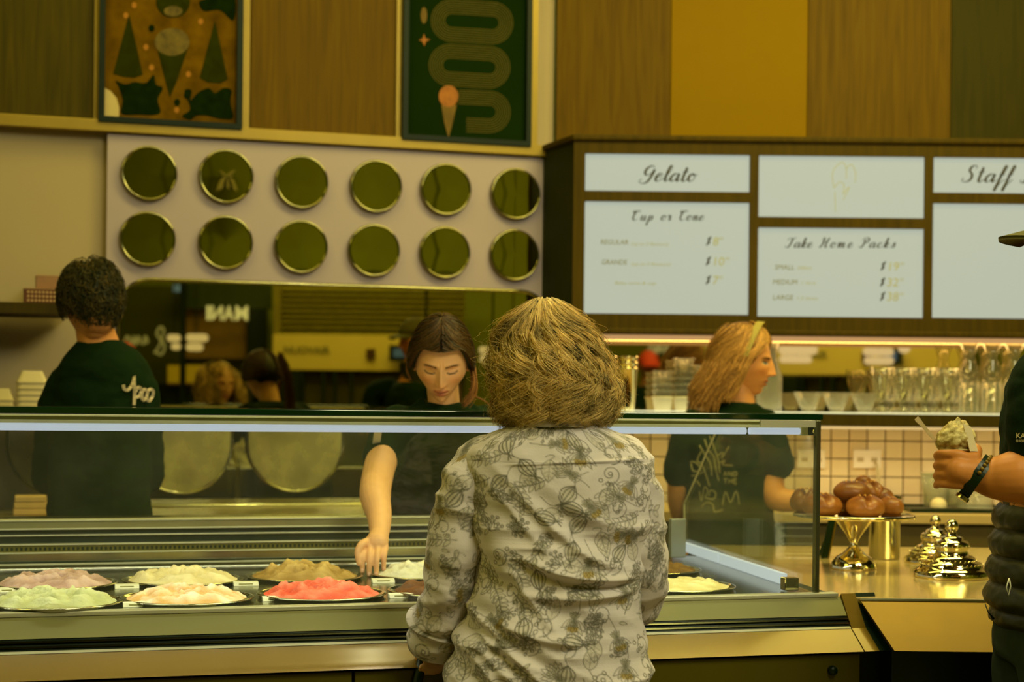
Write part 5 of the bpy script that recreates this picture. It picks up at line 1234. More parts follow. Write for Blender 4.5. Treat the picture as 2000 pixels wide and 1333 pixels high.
fT = np.stack([idx[:-1], idx[1:], nxt[1:], nxt[:-1]], -1).reshape(-1, 4).tolist()
parts_ = [(np.stack([VX, VY, VZ], -1).reshape(-1, 3), fT, colT.reshape(-1, 3))]
def sleeve(P, rad, u0, nL=210, nA=150, cuff=0, sd=0):
    Q = cat3(P, 12); Q = np.array([tuple(q) for q in Q]); s = np.concatenate([[0], np.cumsum(np.linalg.norm(np.diff(Q, axis=0), axis=1))]); t = np.linspace(0, s[-1], nL)
    Q = np.stack([np.interp(t, s, Q[:, k]) for k in range(3)], 1); rr_ = np.interp(np.linspace(0, len(rad)-1, nL), np.arange(len(rad)), rad)
    T = np.gradient(Q, axis=0); T /= np.linalg.norm(T, axis=1)[:, None]; ref = np.array((0, -1.0, 0.12)); A_ = ref - T*(T@ref)[:, None]; A_ /= np.linalg.norm(A_, axis=1)[:, None]; B_ = np.cross(T, A_)
    an = np.linspace(-np.pi, np.pi, nA, endpoint=False); D = A_[:, None]*np.cos(an)[None, :, None] + B_[:, None]*np.sin(an)[None, :, None]
    f_ = np.zeros((len(range(0, nL, 4)), len(range(0, nA, 4))))
    for ii, i in enumerate(range(0, nL, 4)):
        for jj, j in enumerate(range(0, nA, 4)):
            q = Q[i] + D[i, j]*.05; n1 = noise.noise(Vector((q[0]*9+sd, q[1]*9, q[2]*20))); n2 = noise.noise(Vector((q[0]*22, q[1]*22+sd, q[2]*30)))
            f_[ii, jj] = .009*(1-2.2*abs(n1)) + .004*n2
    f_ = up2(f_, (nL, nA))
    Rr = rr_[:, None] + f_
    if cuff:
        k = int(nL*cuff); Rr[k:] += .006; Rr[k:k+3] += .004
    V3 = Q[:, None] + D*Rr[..., None]; cc_ = sample(u0 + an[None]*.05 + 0*t[:, None], t[:, None] + 0*an[None] + u0*3)
    id_ = np.arange(nL*nA).reshape(nL, nA); nx2 = np.roll(id_, -1, 1)
    return V3.reshape(-1, 3), np.stack([id_[:-1], nx2[:-1], nx2[1:], id_[1:]], -1).reshape(-1, 4).tolist(), cc_.reshape(-1, 3)
parts_.append(sleeve([cp(985, 890), cp(938, 903), cp(908, 1000), cp(886, 1140, YC+.01), cp(862, 1215, YC+.05), cp(852, 1262, YC+.085)], [.030, .056, .060, .056, .056, .050], .31, cuff=.86, sd=2))
parts_.append(sleeve([cp(1185, 890), cp(1224, 903), cp(1238, 1000), cp(1250, 1120, YC+.02), cp(1246, 1172, YC+.08), cp(1215, 1178, YC+.17)], [.030, .056, .056, .050, .047, .044], .11, sd=5))
v, f, c = join(*parts_); shirt = put('shirt', v, f, SHIRT, cust, c)
# collar: folded band round the neck
cb = MB(); n = 60; P = []; prf = [(0, 1.0, .000), (.022, 1.02, -.002), (.030, 1.05, -.004), (.026, 1.10, -.010), (.006, 1.26, -.016), (-.012, 1.38, -.018), (-.014, 1.37, -.014)]
cc = cp(1086, 820)
for dz, s_, _ in prf: P.append([(cc.x + .063*s_*math.cos(a), YC + .058*s_*math.sin(a), cc.z + dz + .006*math.cos(a)*0) for a in np.linspace(-math.pi*1.35, math.pi*.35, n)])
cv = np.array([q for r in P for q in r]); m = MB().grid(P)
arcs = np.tile(np.linspace(0, .40, n), len(prf)); vs_ = np.repeat(np.array([0, .02, .03, .035, .055, .075, .077]), n)
put('collar', cv, m.f, SHIRT, cust, sample(arcs+.2, vs_+.33))
# ---- wavy bob: locks of strands over an under-layer
outl = np.array([(576, 1064, 6), (585, 1064, 34), (600, 1064, 58), (625, 1064, 82), (650, 1066, 98), (680, 1071, 106), (714, 1075, 117), (750, 1086, 121), (789, 1088, 121), (815, 1087, 116), (840, 1086, 104)], float)
def env(yq): return np.interp(yq, outl[:, 0], outl[:, 1]), np.interp(yq, outl[:, 0], outl[:, 2])
hr = np.random.default_rng(3)
def lock_strands(nl, ns, rmin, rmax, wav, fly=0.0, rad=.0006, y_end=(804, 846), m=22, ar=(-2.5, 2.5)):
    S = []; K = []; Rd = []
    for l in range(nl):
        a0 = hr.uniform(*ar); ph_ = hr.uniform(0, 6.28); fq = hr.uniform(1.6, 3.4); amp_ = hr.uniform(.6, 1.5)*wav; rho = hr.uniform(rmin, rmax); ye = hr.uniform(*y_end) - 4*abs(a0) - 16*math.exp(-(a0/.6)**2) ; y0 = 580 + hr.uniform(0, 14) + 26*hr.random()**3
        tone = hr.normal(0, .30); aofs = hr.uniform(-.25, .25)
        for s_ in range(ns):
            t = np.linspace(0, 1, m); e = (hr.normal(0, .05), hr.normal(0, .025), hr.normal(0, .35))
            yy = y0 + (ye + hr.normal(0, 5) - y0)*t**.85
            cx, hw_ = env(yy); rr_ = (rho + e[1] + .05*fly*hr.normal())*(1 + .075*np.sin(fq*6.28*t*1.2 + ph_ + 1 + e[2]))
            fl_ = sm(t, .8, 1.0); rr_ = rr_ + fl_*hr.normal(.0, .06) + fly*hr.normal(0, .12)*sm(t, .1, .7)
            a = a0*(.35 + .65*sm(t, 0, .3)) + aofs*t + e[0]*(.3+t) + amp_*(.25+.75*t)*np.sin(fq*6.28*t + ph_ + e[2]) * .22 + fly*hr.normal(0, .2)*t
            x = (cx + rr_*hw_*np.sin(a))*1.0; S.append(np.stack([x, yy, -rr_*hw_*.92*np.cos(a)], 1))
            g = np.clip(.60 + tone + hr.normal(0, .10) + .16*np.sin(t*6+ph_) - .30*(1-rho/rmax)*2 + fly*.3, 0, 1)[:, None]
            K.append(np.array(c3(56, 50, 4))*(1-g) + np.array(c3(250, 214, 130))*g); Rd.append(rad*np.clip(1.1 - .8*t**3, .25, 1)*hr.uniform(.7, 1.2))
    S = np.array(S); W = np.empty_like(S); u = S[..., 0]-1000; v_ = S[..., 1]-YH
    W[..., 0] = (u + v_*ROLL)*KC; W[..., 1] = YC + .02 + S[..., 2]*KC; W[..., 2] = H - (v_ - u*ROLL)*KC
    return strands(W, np.array(Rd), np.array(K))
und = []
for yq in np.linspace(584, 812, 30):
    cx, hw_ = env(yq); hw_ = hw_*.88; und.append([tuple(Vector((at(cx, yq, YC).x + hw_*KC*math.sin(a), YC + .02 - hw_*KC*.90*math.cos(a), at(cx, yq, YC).z)) ) for a in np.linspace(-2.6, 2.6, 60)])
um = MB().grid(und); uv_ = np.array(um.v)
L1 = lock_strands(260, 24, .84, 1.0, 1.0, rad=.0007); L2 = lock_strands(120, 3, .98, 1.05, 1.5, .35, .00034); L3 = lock_strands(150, 1, 1.0, 1.06, 2.4, 1.0, .00022, (640, 840))
L4 = lock_strands(40, 20, .84, .95, .5, rad=.0008, y_end=(650, 672), ar=(2.35, 3.95))
v, f, c = join((uv_, um.f, c3(46, 44, 3)), L1, L2, L3, L4); put('hair', v, f, HAIRM, cust, c)
# walking cane in her left hand
tp = cp(830, 1250, YC+.1); bt = Vector((tp.x-.20, YC+.03, 0))
ca_ = thing('walking_cane', 'black walking cane beside the floral shirt at the lower left', 'cane', bt)
tl = Vector((tp.x, wl_.y+.012, wl_.z-.035)) - bt; d_ = (tl).normalized()
MB().tube([(0, 0, .02), tuple(tl*.5), tuple(tl)], [.0085, .0105, .0115], n=12).build('shaft', BLACKP, ca_, smooth=True)
MB().tube([tuple(q) for q in cat3([tl, tl + d_*.03, tl + d_*.035 + Vector((.02, .005, 0)), tl + d_*.03 + Vector((.06, .0, -.01))], 5)], .012, n=10).build('handle', BLACKP, ca_, smooth=True)
MB().tube([(0, 0, 0), (0, 0, .025)], .013, n=12).build('rubber_tip', BLACKF, ca_)
# ------------------------------------------------------------------ serving woman, reaching into the case
YS = 4.52
w1 = person('dark-haired woman in black looking down and reaching into the gelato case', at(860, 900, 4.62).x, 4.66)
SK2 = c3(222, 170, 118)
hc_ = at(862, 702, 4.44)
hM = rotm(R(2), R(27), R(0), hc_, .965)
hv, hf, hcl = head_mesh(SK2, c3(176, 96, 74), c3(62, 40, 16), closed=True)
b = MB()
nk = at(868, 800, 4.53)
limb(b, [app(hM, [(0, .025, -.06)])[0], nk, nk + Vector((0, .03, -.08))], [.046, .044, .060])
torso(b, [(*(nk+Vector((0, .045, -.03)))[:], .07, .045, 0, 0), (*at(868, 850, 4.63)[:], .135, .065, 0, 0), (*at(872, 900, 4.68)[:], .14, .08, 0, 0), (*at(875, 1010, 4.77)[:], .130, .08, 0, 0), (*at(875, 1130, 4.80)[:], .145, .09, 0, 0)])
for s in (-1, 1):
    x = at(875, 1130, 4.8).x + s*.085; limb(b, [(x, 4.80, .86), (x, 4.79, .48), (x, 4.82, .10)], [.088, .058, .040]); limb(b, [(x, 4.83, .05), (x, 4.70, .03)], [.040, .030])
bv, bf = remesh(b, .008, 5)
# reaching arm and hand, finer
a = MB()
sh_ = at(772, 850, 4.56); elb = at(741, 928, 4.34); wri = at(741, 1046, 4.12)
limb(a, [sh_, elb + Vector((.004, .05, .04)), elb + Vector((-.004, 0, 0)), elb + (wri-elb)*.35 + Vector((-.010, -.01, 0)), elb + (wri-elb)*.7, wri], [.048, .043, .042, .041, .032, .0235], n=20)
kn = [at(711, 1070, 4.085), at(724, 1069, 4.08), at(739, 1070, 4.08), at(752, 1072, 4.09)]
limb(a, [wri, at(736, 1060, 4.10)], [.0245, .030], n=16)
for i, k in enumerate(kn): limb(a, [wri + (k-wri)*.15, wri + (k-wri)*.6, k], [.017, .0140, .0100], n=12)
tipY = [4.06, 4.055, 4.055, 4.07]; tips = [(708, 1117), (721, 1124), (735, 1123), (749, 1112)]
for i in range(4):
    t_ = at(*tips[i], tipY[i]); m_ = (kn[i]+t_)/2 + Vector((0, -.012, .006))
    finger(a, [kn[i], kn[i] + (t_-kn[i])*.3 + Vector((0, -.012, .003)), m_ + (t_-kn[i])*.1, t_], .0082, .0064)
finger(a, [at(724, 1056, 4.10), at(707, 1064, 4.07), at(699, 1080, 4.06), at(702, 1101, 4.055)], .0105, .0074)
av, af = remesh(a, .0023, 5, .5)
# resting arm on the other side
a2 = MB(); limb(a2, [at(965, 850, 4.56), at(985, 930, 4.48), at(950, 1000, 4.40)], [.046, .040, .026]); fist(a2, at(950, 1000, 4.40), Vector((-.6, -.5, -.3)), -1, .9)
a2v, a2f = remesh(a2, .004, 5)
v, f, c = join((bv, bf, SK2), (av, af, SK2), (a2v, a2f, SK2), (app(hM, hv), hf, hcl)); put('body', v, f, SKINM, w1, c)
# nails
nm = MB()
for i in range(4): t_ = at(*tips[i], tipY[i]); nm.ball(t_ + Vector((0, -.0055, .003)), (.0045, .0024, .0058), 10, 8)
put('fingernails', np.array(nm.v), nm.f, mat('nail', C(226, 176, 140), rough=.25), w1)['kind'] = 'stuff'
# black polo shirt
b = MB()
torso(b, [(*(nk+Vector((0, .02, .020)))[:], .064, .064, 0, 0), (*(nk+Vector((0, .02, .002)))[:], .115, .092, 0, 0), (*at(866, 820, 4.57)[:], .178, .115, 0, 0), (*at(870, 870, 4.60)[:], .186, .135, 0, 0), (*at(872, 940, 4.67)[:], .172, .135, 0, 0), (*at(875, 1020, 4.77)[:], .165, .118, 0, 0), (*at(875, 1130, 4.80)[:], .18, .125, 0, 0)])
limb(b, [at(775, 832, 4.57), at(757, 868, 4.47), at(748, 898, 4.41)], [.062, .060, .058], n=20); limb(b, [at(955, 832, 4.57), at(975, 880, 4.50)], [.062, .058], n=20)
tv, tf = remesh(b, .007, 6); put('black_shirt', cloth_fold(tv, .011), tf, BLKT, w1)
cm = MB(); 
for s in (-1, 1):
    P0 = nk + Vector((s*.062, -.03, .030)); cm.hexa([tuple(P0), tuple(P0+Vector((-s*.045, -.045, -.055))), tuple(P0+Vector((-s*.003, -.052, -.075))), tuple(P0+Vector((s*.035, -.01, -.03)))], [tuple(P0+Vector((0, .006, .004))), tuple(P0+Vector((-s*.045, -.039, -.051))), tuple(P0+Vector((-s*.003, -.046, -.071))), tuple(P0+Vector((s*.035, -.004, -.026)))])
put('collar', np.array(cm.v), cm.f, BLKT, w1, smooth=False)
b = MB(); torso(b, [(*at(875, 1090, 4.79)[:], .168, .118, 0, 0), (*at(875, 1160, 4.80)[:], .178, .12, 0, 0), (at(875, 1130, 4.8).x, 4.8, .80, .175, .12, 0, 0)])
for s in (-1, 1):
    x = at(875, 1130, 4.8).x + s*.085; limb(b, [(x, 4.80, .84), (x, 4.79, .48), (x, 4.82, .09)], [.094, .068, .055])
tv, tf = remesh(b, .012, 4); put('trousers', tv, tf, mat('black_trousers', C(10, 26, 2), rough=.8), w1)
# earrings
em = MB()
for s in (-1, 1): em.ball(tuple(app(hM, [(s*.080, -.002, -.030)])[0]), .0036, 10, 8)
put('earrings', np.array(em.v), em.f, GOLD, w1)['kind'] = 'stuff'
# hair parted in the middle, drawn back, loose tails at both sides
def line_w(a):
    q = np.abs(a); return R(58) + R(46)*sm(q, .70, 1.45) + R(22)*sm(q, 1.6, 2.4)
sv, sf = hair_shell(lambda a: float(line_w(a)), lambda a, ph: .010 + .006*min(1, abs(a)) - .006*math.exp(-(a/.06)**2)*(ph > .3))
hs_ = []; hk = []; hrd = []; g2 = np.random.default_rng(11)
for side in (-1, 1):
    for i in range(900):
        t = np.linspace(0, 1, 14); u0 = g2.uniform(-.15, 1.0)                       # start along the parting, front hairline to crown
        ph0 = R(58)*(1-max(u0, 0)) + .06; sg = 1 if u0 >= 0 else 1
        a_s = side*g2.uniform(.02, .10); a_e = side*g2.uniform(2.0, 2.9)
        az_ = a_s + (a_e-a_s)*t**1.25; ph_e = R(g2.uniform(96, 112)); ph_m = ph0 + (ph_e-ph0)*(sm(t, 0, 1)*.6 + .4*t); ph_m = np.minimum(ph_m, line_w(az_)*1.0 + .02)
        gr_ = .012 + .006*np.minimum(1, np.abs(az_)) + g2.uniform(-.002, .004) + .004*np.sin(t*9+g2.uniform(0, 6))*.3
        x, y, z = skull(az_, ph_m, gr_); hs_.append(np.stack([x, y, z], 1)); k = np.clip(g2.normal(.42, .25), 0, 1); hk.append(np.tile(np.array(c3(20, 28, 3))*(1-k) + np.array(c3(104, 68, 18))*k, (14, 1))); hrd.append(np.full(14, .0010))
for i in range(900):                                                    # back of the crown
    t = np.linspace(0, 1, 14); a_s = g2.uniform(-np.pi, np.pi); az_ = a_s + (np.sign(a_s)*2.7 - a_s)*t**1.5; ph_m = g2.uniform(.02, .7) + R(70)*t; ph_m = np.minimum(ph_m, line_w(az_))
    x, y, z = skull(az_, ph_m, .016 + g2.uniform(-.001, .004)); hs_.append(np.stack([x, y, z], 1)); k = np.clip(g2.normal(.42, .25), 0, 1); hk.append(np.tile(np.array(c3(20, 28, 3))*(1-k) + np.array(c3(104, 68, 18))*k, (14, 1))); hrd.append(np.full(14, .0010))
hs_ = app(hM, np.array(hs_).reshape(-1, 3)).reshape(-1, 14, 3)
A1 = strands(hs_, np.array(hrd), np.array(hk))
def tail(px_pts, Y, n, spread, w, k0, k1):
    S = []; K = []; Rr = []; P = [at(x, y, Yy) for x, y, Yy in px_pts]
    for i in range(n):
        o = g2.normal(0, 1, 3)*spread; Q = cat3([p + Vector(o*(.4+.8*j/len(P))) + Vector(g2.normal(0, .2, 3)*spread) for j, p in enumerate(P)], 4); Q = np.array([tuple(q) for q in Q]); S.append(Q)
        k = np.clip(g2.normal(.5, .25), 0, 1); K.append(np.tile(np.array(k0)*(1-k) + np.array(k1)*k, (len(Q), 1))); Rr.append(np.linspace(w, w*.3, len(Q)))
    return strands(np.array(S), np.array(Rr), np.array(K))
T1 = tail([(905, 668, 4.44), (920, 700, 4.46), (924, 725, 4.44), (926, 755, 4.42), (920, 775, 4.41), (908, 790, 4.40)], 0, 150, .0045, .0010, c3(60, 36, 8), c3(168, 110, 46))
T2 = tail([(812, 672, 4.44), (800, 700, 4.45), (795, 722, 4.43), (802, 742, 4.42)], 0, 22, .0022, .0008, c3(52, 34, 10), c3(150, 96, 40))
T3 = tail([(916, 760, 4.42), (930, 775, 4.41), (950, 786, 4.40), (962, 800, 4.40)], 0, 12, .0015, .0006, c3(60, 36, 8), c3(168, 110, 46))
T4 = tail([(868, 640, 4.62), (880, 700, 4.66), (885, 780, 4.68), (880, 850, 4.70)], 0, 160, .014, .0012, c3(40, 28, 8), c3(110, 70, 28))
v, f, c = join((app(hM, sv), sf, c3(32, 32, 5)), A1, T1, T2, T3, T4); put('hair', v, f, HAIRM, w1, c)

# ------------------------------------------------------------------ man at the left, back to us, head bowed
YM = 4.95
m1 = person('curly-haired man in black T-shirt at the far left, back turned', at(195, 900, YM).x, YM+.02)
SK3 = c3(206, 140, 78)
hM = rotm(R(-140), R(15), R(0), at(180, 597, YM-.02), .96)
hv, hf, hcl = head_mesh(SK3, c3(150, 90, 64), c3(40, 30, 12), closed=True, male=True)
b = MB(); nb_ = at(200, 676, YM+.02)
limb(b, [app(hM, [(0, .03, -.045)])[0], at(184, 640, YM), nb_ + Vector((0, 0, -.03))], [.056, .056, .066], n=18)
torso(b, [(*nb_[:], .07, .05, 0, 0), (*at(202, 715, YM+.02)[:], .10, .07, 0, 0), (*at(202, 800, YM+.03)[:], .125, .08, 0, 0), (*at(195, 950, YM+.03)[:], .12, .08, 0, 0), (*at(195, 1100, YM+.03)[:], .13, .09, 0, 0)])
for s in (-1, 1):
    x = at(195, 1100, YM).x + s*.09; limb(b, [(x, YM+.03, .92), (x, YM+.02, .50), (x, YM+.04, .11)], [.09, .062, .044]); limb(b, [(x, YM+.02, .05), (x-.01, YM+.16, .035)], [.044, .034])
l1, l2, l3 = at(122, 770, YM+.02), at(100, 910, YM+.10), at(120, 985, YM+.28); limb(b, [l1, l2, l3], [.044, .040, .028]); fist(b, l3, Vector((.3, 1, .0)), 1, .95)
r1, r2, r3 = at(272, 770, YM+.02), at(284, 910, YM+.10), at(262, 985, YM+.28); limb(b, [r1, r2, r3], [.044, .040, .028]); fist(b, r3, Vector((-.3, 1, 0)), -1, .95)
bv, bf = remesh(b, .006, 5); v, f, c = join((bv, bf, SK3), (app(hM, hv), hf, hcl)); put('body', v, f, SKINM, m1, c)
b = MB()
torso(b, [(*at(196, 664, YM+.02)[:], .064, .060, 0, .0), (*at(198, 676, YM+.02)[:], .086, .074, 0, .05), (*at(200, 692, YM+.02)[:], .112, .09, 0, .08), (*at(202, 718, YM+.02)[:], .140, .105, 0, .1), (*at(202, 760, YM+.03)[:], .156, .12, 0, .1), (*at(200, 830, YM+.03)[:], .158, .125, 0, 0), (*at(195, 950, YM+.03)[:], .152, .122, 0, 0), (*at(195, 1060, YM+.03)[:], .160, .125, 0, 0)])
limb(b, [at(140, 745, YM+.02), at(116, 790, YM+.03), at(98, 930, YM+.12)], [.062, .064, .062], n=20); limb(b, [at(256, 738, YM+.02), at(275, 785, YM+.03), at(286, 930, YM+.12)], [.062, .062, .060], n=20)
tv, tf = remesh(b, .007, 6); put('black_t_shirt', cloth_fold(tv, .011, seed=3), tf, BLKT, m1)
b = MB(); torso(b, [(*at(195, 1030, YM+.03)[:], .162, .122, 0, 0), (*at(195, 1100, YM+.03)[:], .165, .12, 0, 0), (at(195, 1100, YM).x, YM+.03, .84, .165, .12, 0, 0)])
for s in (-1, 1): x = at(195, 1100, YM).x + s*.088; limb(b, [(x, YM+.03, .90), (x, YM+.02, .50), (x, YM+.04, .09)], [.095, .072, .06])
tv, tf = remesh(b, .012, 4); put('trousers', tv, tf, mat('black_trousers', None), m1)
# script print on the back of the shirt
def project_print(strokes, Y, root, verts, mt, name, w, lift=.004):
    """pen strokes in photograph pixels laid on the cloth in front of them"""
    tvn = np.asarray(verts); V = []; Fc = []
    for s_ in strokes:
        P = catmull(s_, 6); q = []
        for p in P:
            u, v_ = untilt(p[0], p[1]); d = tvn[:, 1]; dx = tvn[:, 0]/d*F - u; dz = (H - tvn[:, 2])/d*F - v_
            near = (dx*dx + dz*dz) < 16**2
            Yq = tvn[near, 1].min() - lift if near.any() else Y
            q.append(at(p[0], p[1], Yq))
        m = len(q); k = len(V)
        for i, p in enumerate(q):
            t = (q[min(i+1, m-1)] - q[max(i-1, 0)]); n_ = Vector((-t.z, 0, t.x)); n_ = n_.normalized() if n_.length > 1e-9 else Vector((1, 0, 0))
            V += [tuple(p - n_*w/2), tuple(p + n_*w/2)]
        Fc += [(k+2*i, k+2*i+2, k+2*i+3, k+2*i+1) for i in range(m-1)]
    return put(name, np.array(V), Fc, mt, root, smooth=False)
shp = [o for o in m1.children if o.name.startswith('black_t_shirt')][0]
sv_ = np.array([tuple(q.co) for q in shp.data.vertices]) + np.array(m1.location)
PRT = mat('shirt_print_white', C(196, 178, 136), rough=.7, var=.1)
project_print([[(241, 752), (243, 760), (250, 762), (258, 752), (262, 740), (262, 735)], [(262, 740), (263, 765), (262, 792)], [(263, 768), (270, 757), (276, 762), (272, 774), (265, 776)], [(286, 762), (280, 762), (277, 772), (280, 782), (287, 776)], [(296, 760), (289, 764), (287, 776), (291, 784), (298, 774), (299, 764), (294, 760)]], YM-.1, m1, sv_, PRT, 'script_print', .0095)
# short curls
sv, sf = hair_shell(lambda a: float(R(62) + R(38)*sm(np.array(abs(a)), .5, 1.2) + R(30)*sm(np.array(abs(a)), 1.5, 2.3)), lambda a, ph: .010 + .012*max(0, math.cos(ph*.9)), amp=.010, freq=45)
S = []; K = []; Rr = []; g3 = np.random.default_rng(5)
for i in range(2600):
    a_ = g3.uniform(-np.pi, np.pi); ln = float(R(62) + R(38)*sm(np.array(abs(a_)), .5, 1.2) + R(30)*sm(np.array(abs(a_)), 1.5, 2.3)); ph_ = ln*math.sqrt(g3.uniform(.0, .98)); t = np.linspace(0, 1, 9)
    g0 = .006 + .008*max(0, math.cos(ph_*.9)); L_ = g3.uniform(.6, 1.3)*(.35 + .65*max(0, math.cos(ph_*.8)))
    tw = g3.uniform(0, 6.28); cr_ = .16*L_
    x, y, z = skull(a_ + cr_*np.sin(t*7+tw)*t**.5 + g3.normal(0, .12)*t, np.clip(ph_ + cr_*np.cos(t*7+tw)*t**.5 + .22*L_*t, .01, 2.6), g0 + .026*L_*np.sin(t*2.2))
    S.append(np.stack([x, y, z], 1)); k = np.clip(g3.normal(.3, .25), 0, 1); K.append(np.tile(np.array(c3(16, 28, 2))*(1-k) + np.array(c3(104, 84, 22))*k, (9, 1))); Rr.append(np.linspace(.0017, .0006, 9))
S = app(hM, np.array(S).reshape(-1, 3)).reshape(-1, 9, 3)
v, f, c = join((app(hM, sv), sf, c3(20, 28, 3)), strands(S, np.array(Rr), np.array(K))); put('hair', v, f, HAIRM, m1, c)

# ------------------------------------------------------------------ blonde woman in profile at the back bench
YB = 5.44
w2 = person('blonde woman with a headband and black printed T-shirt, in profile', at(1420, 900, YB).x, YB)
SK4 = c3(216, 150, 84)
hM = rotm(R(74), R(6), R(0), at(1452, 706, YB), .98)
hv, hf, hcl = head_mesh(SK4, c3(170, 92, 62), c3(110, 76, 36), closed=False)
b = MB(); nb_ = at(1440, 806, YB)
limb(b, [app(hM, [(0, .035, -.05)])[0], at(1446, 780, YB), nb_ + Vector((0, .0, -.04))], [.050, .048, .06], n=18)
yw = R(28)
torso(b, [(*nb_[:], .07, .05, yw, 0), (*at(1432, 840, YB)[:], .12, .065, yw, 0), (*at(1424, 900, YB)[:], .12, .08, yw, 0), (*at(1422, 1000, YB)[:], .11, .08, yw, 0), (*at(1432, 1100, YB)[:], .13, .09, yw, 0)])
for s in (-1, 1):
    x = at(1432, 1100, YB).x + s*.085; limb(b, [(x, YB, .86), (x, YB-.01, .46), (x, YB+.01, .10)], [.086, .058, .040]); limb(b, [(x, YB, .05), (x+.08, YB+.09, .03)], [.040, .030])
limb(b, [at(1345, 845, YB-.03), at(1328, 930, YB-.02), at(1332, 1005, YB+.08), at(1380, 1010, YB+.24)], [.045, .042, .036, .025], n=16); fist(b, at(1380, 1010, YB+.24), Vector((.7, .7, 0)), 1, .85)
limb(b, [at(1500, 850, YB+.02), at(1506, 930, YB-.02), at(1512, 972, YB-.04), at(1558, 980, YB-.05), at(1606, 985, YB-.06)], [.046, .043, .042, .036, .025], n=16); fist(b, at(1606, 985, YB-.06), Vector((1, -.1, 0)), 1, .85)
bv, bf = remesh(b, .006, 5); v, f, c = join((bv, bf, SK4), (app(hM, hv), hf, hcl)); put('body', v, f, SKINM, w2, c)
b = MB()
torso(b, [(*at(1440, 786, YB)[:], .058, .056, yw, 0), (*at(1438, 800, YB)[:], .105, .075, yw, 0), (*at(1432, 825, YB)[:], .160, .095, yw, 0), (*at(1426, 870, YB)[:], .166, .112, yw, 0), (*at(1422, 930, YB)[:], .152, .115, yw, 0), (*at(1424, 1000, YB)[:], .150, .115, yw, 0), (*at(1436, 1085, YB)[:], .170, .125, yw, 0)])
limb(b, [at(1355, 832, YB-.03), at(1336, 880, YB-.03), at(1325, 925, YB-.02)], [.058, .056, .054], n=18); limb(b, [at(1495, 832, YB+.02), at(1508, 880, YB), at(1514, 905, YB-.02)], [.060, .062, .064], n=18)
tv, tf = remesh(b, .007, 6); tv = cloth_fold(tv, .011, seed=8); put('black_t_shirt', tv, tf, BLKT, w2)
b = MB(); torso(b, [(*at(1434, 1060, YB)[:], .158, .115, yw, 0), (*at(1434, 1120, YB)[:], .165, .12, yw, 0), (at(1434, 1100, YB).x, YB, .78, .165, .12, yw, 0)])
for s in (-1, 1): x = at(1432, 1100, YB).x + s*.085; limb(b, [(x, YB, .84), (x, YB-.01, .46), (x, YB+.01, .09)], [.092, .068, .055])
tv2, tf2 = remesh(b, .012, 4); put('trousers', tv2, tf2, mat('black_trousers', None), w2)
PR2 = mat('shirt_print_grey', C(120, 112, 70), rough=.8, var=.25, scale=40)
stk = [[(1402, 890), (1412, 884), (1410, 895), (1424, 872)], [(1405, 905), (1416, 900), (1412, 908), (1432, 910)],                                  # W
       [(1349, 902), (1360, 905), (1369, 918), (1354, 920), (1349, 902)], [(1350, 930), (1362, 928), (1374, 922)], [(1352, 948), (1360, 940), (1368, 950)],
       [(1414, 930), (1416, 922), (1419, 930)], [(1423, 930), (1423, 922), (1429, 930), (1429, 922)], [(1433, 922), (1433, 930), (1439, 928), (1438, 923), (1433, 922)],   # AND
       [(1413, 936), (1421, 936)], [(1417, 936), (1417, 945)], [(1424, 936), (1424, 945)], [(1430, 936), (1430, 945)], [(1424, 940), (1430, 940)], [(1439, 936), (1434, 936), (1434, 945), (1439, 945)], [(1434, 940), (1438, 940)],   # THE
       [(1411, 987), (1417, 961), (1427, 982), (1438, 960), (1444, 986)],                                                                   # M
       [(1366, 960), (1370, 978), (1376, 952), (1382, 960), (1378, 972), (1394, 975), (1398, 964), (1388, 958), (1384, 970)], [(1370, 990), (1380, 982), (1392, 986), (1396, 1000), (1412, 996)],
       [(1376, 858), (1384, 880), (1394, 892), (1398, 915), (1404, 940)], [(1386, 852), (1396, 878), (1403, 900), (1406, 925)], [(1366, 870), (1378, 890), (1388, 908), (1390, 930)], [(1370, 882), (1362, 900), (1372, 910), (1386, 950)]]
project_print(stk, YB-.15, w2, tv, PR2, 'shirt_print', .0055, .006)
# long hair behind, headband
def line_b(a): q = abs(a); return float(R(50) + R(48)*sm(np.array(q), .5, 1.3) + R(22)*sm(np.array(q), 1.4, 2.2))
sv, sf = hair_shell(line_b, lambda a, ph: .012 + .010*min(1, abs(a)/1.5))
S = []; K = []; Rr = []; g4 = np.random.default_rng(9); m = 18
Mi = np.array(hM)
for i in range(1900):
    sd_ = g4.choice((-1, 1)); t = np.linspace(0, 1, m); front = g4.random()
    a_e = sd_*g4.uniform(1.25, 3.1); ph0 = g4.uniform(.05, .75); a0 = sd_*g4.uniform(.0, .8) if ph0 < .5 else a_e*g4.uniform(.4, .9)
    tt = np.clip(t/.45, 0, 1); az_ = a0 + (a_e-a0)*sm(tt, 0, 1); ph_ = ph0 + (R(100)-ph0)*tt
    x, y, z = skull(az_, ph_, .016 + .012*np.minimum(1, np.abs(az_)/1.5) + g4.uniform(-.004, .006)); P = app(hM, np.stack([x, y, z], 1))
    k0 = int(.45*(m-1)); end = P[k0].copy(); L_ = g4.uniform(.09, .175)*(1 if abs(a_e) > 1.7 else .75)
    for j in range(k0+1, m):
        q = (j-k0)/(m-1-k0); P[j] = end + np.array((-.040*q**1.2 + .010*math.sin(q*5 + i*.01)*q - .02*q*(1 if abs(a_e) < 2.2 else .6), .006*math.sin(q*4+i), -L_*q))
    S.append(P); k = np.clip(g4.normal(.5, .24), 0, 1); K.append(np.tile(np.array(c3(96, 62, 16))*(1-k) + np.array(c3(226, 170, 84))*k, (m, 1))); Rr.append(np.linspace(.0014, .0007, m))
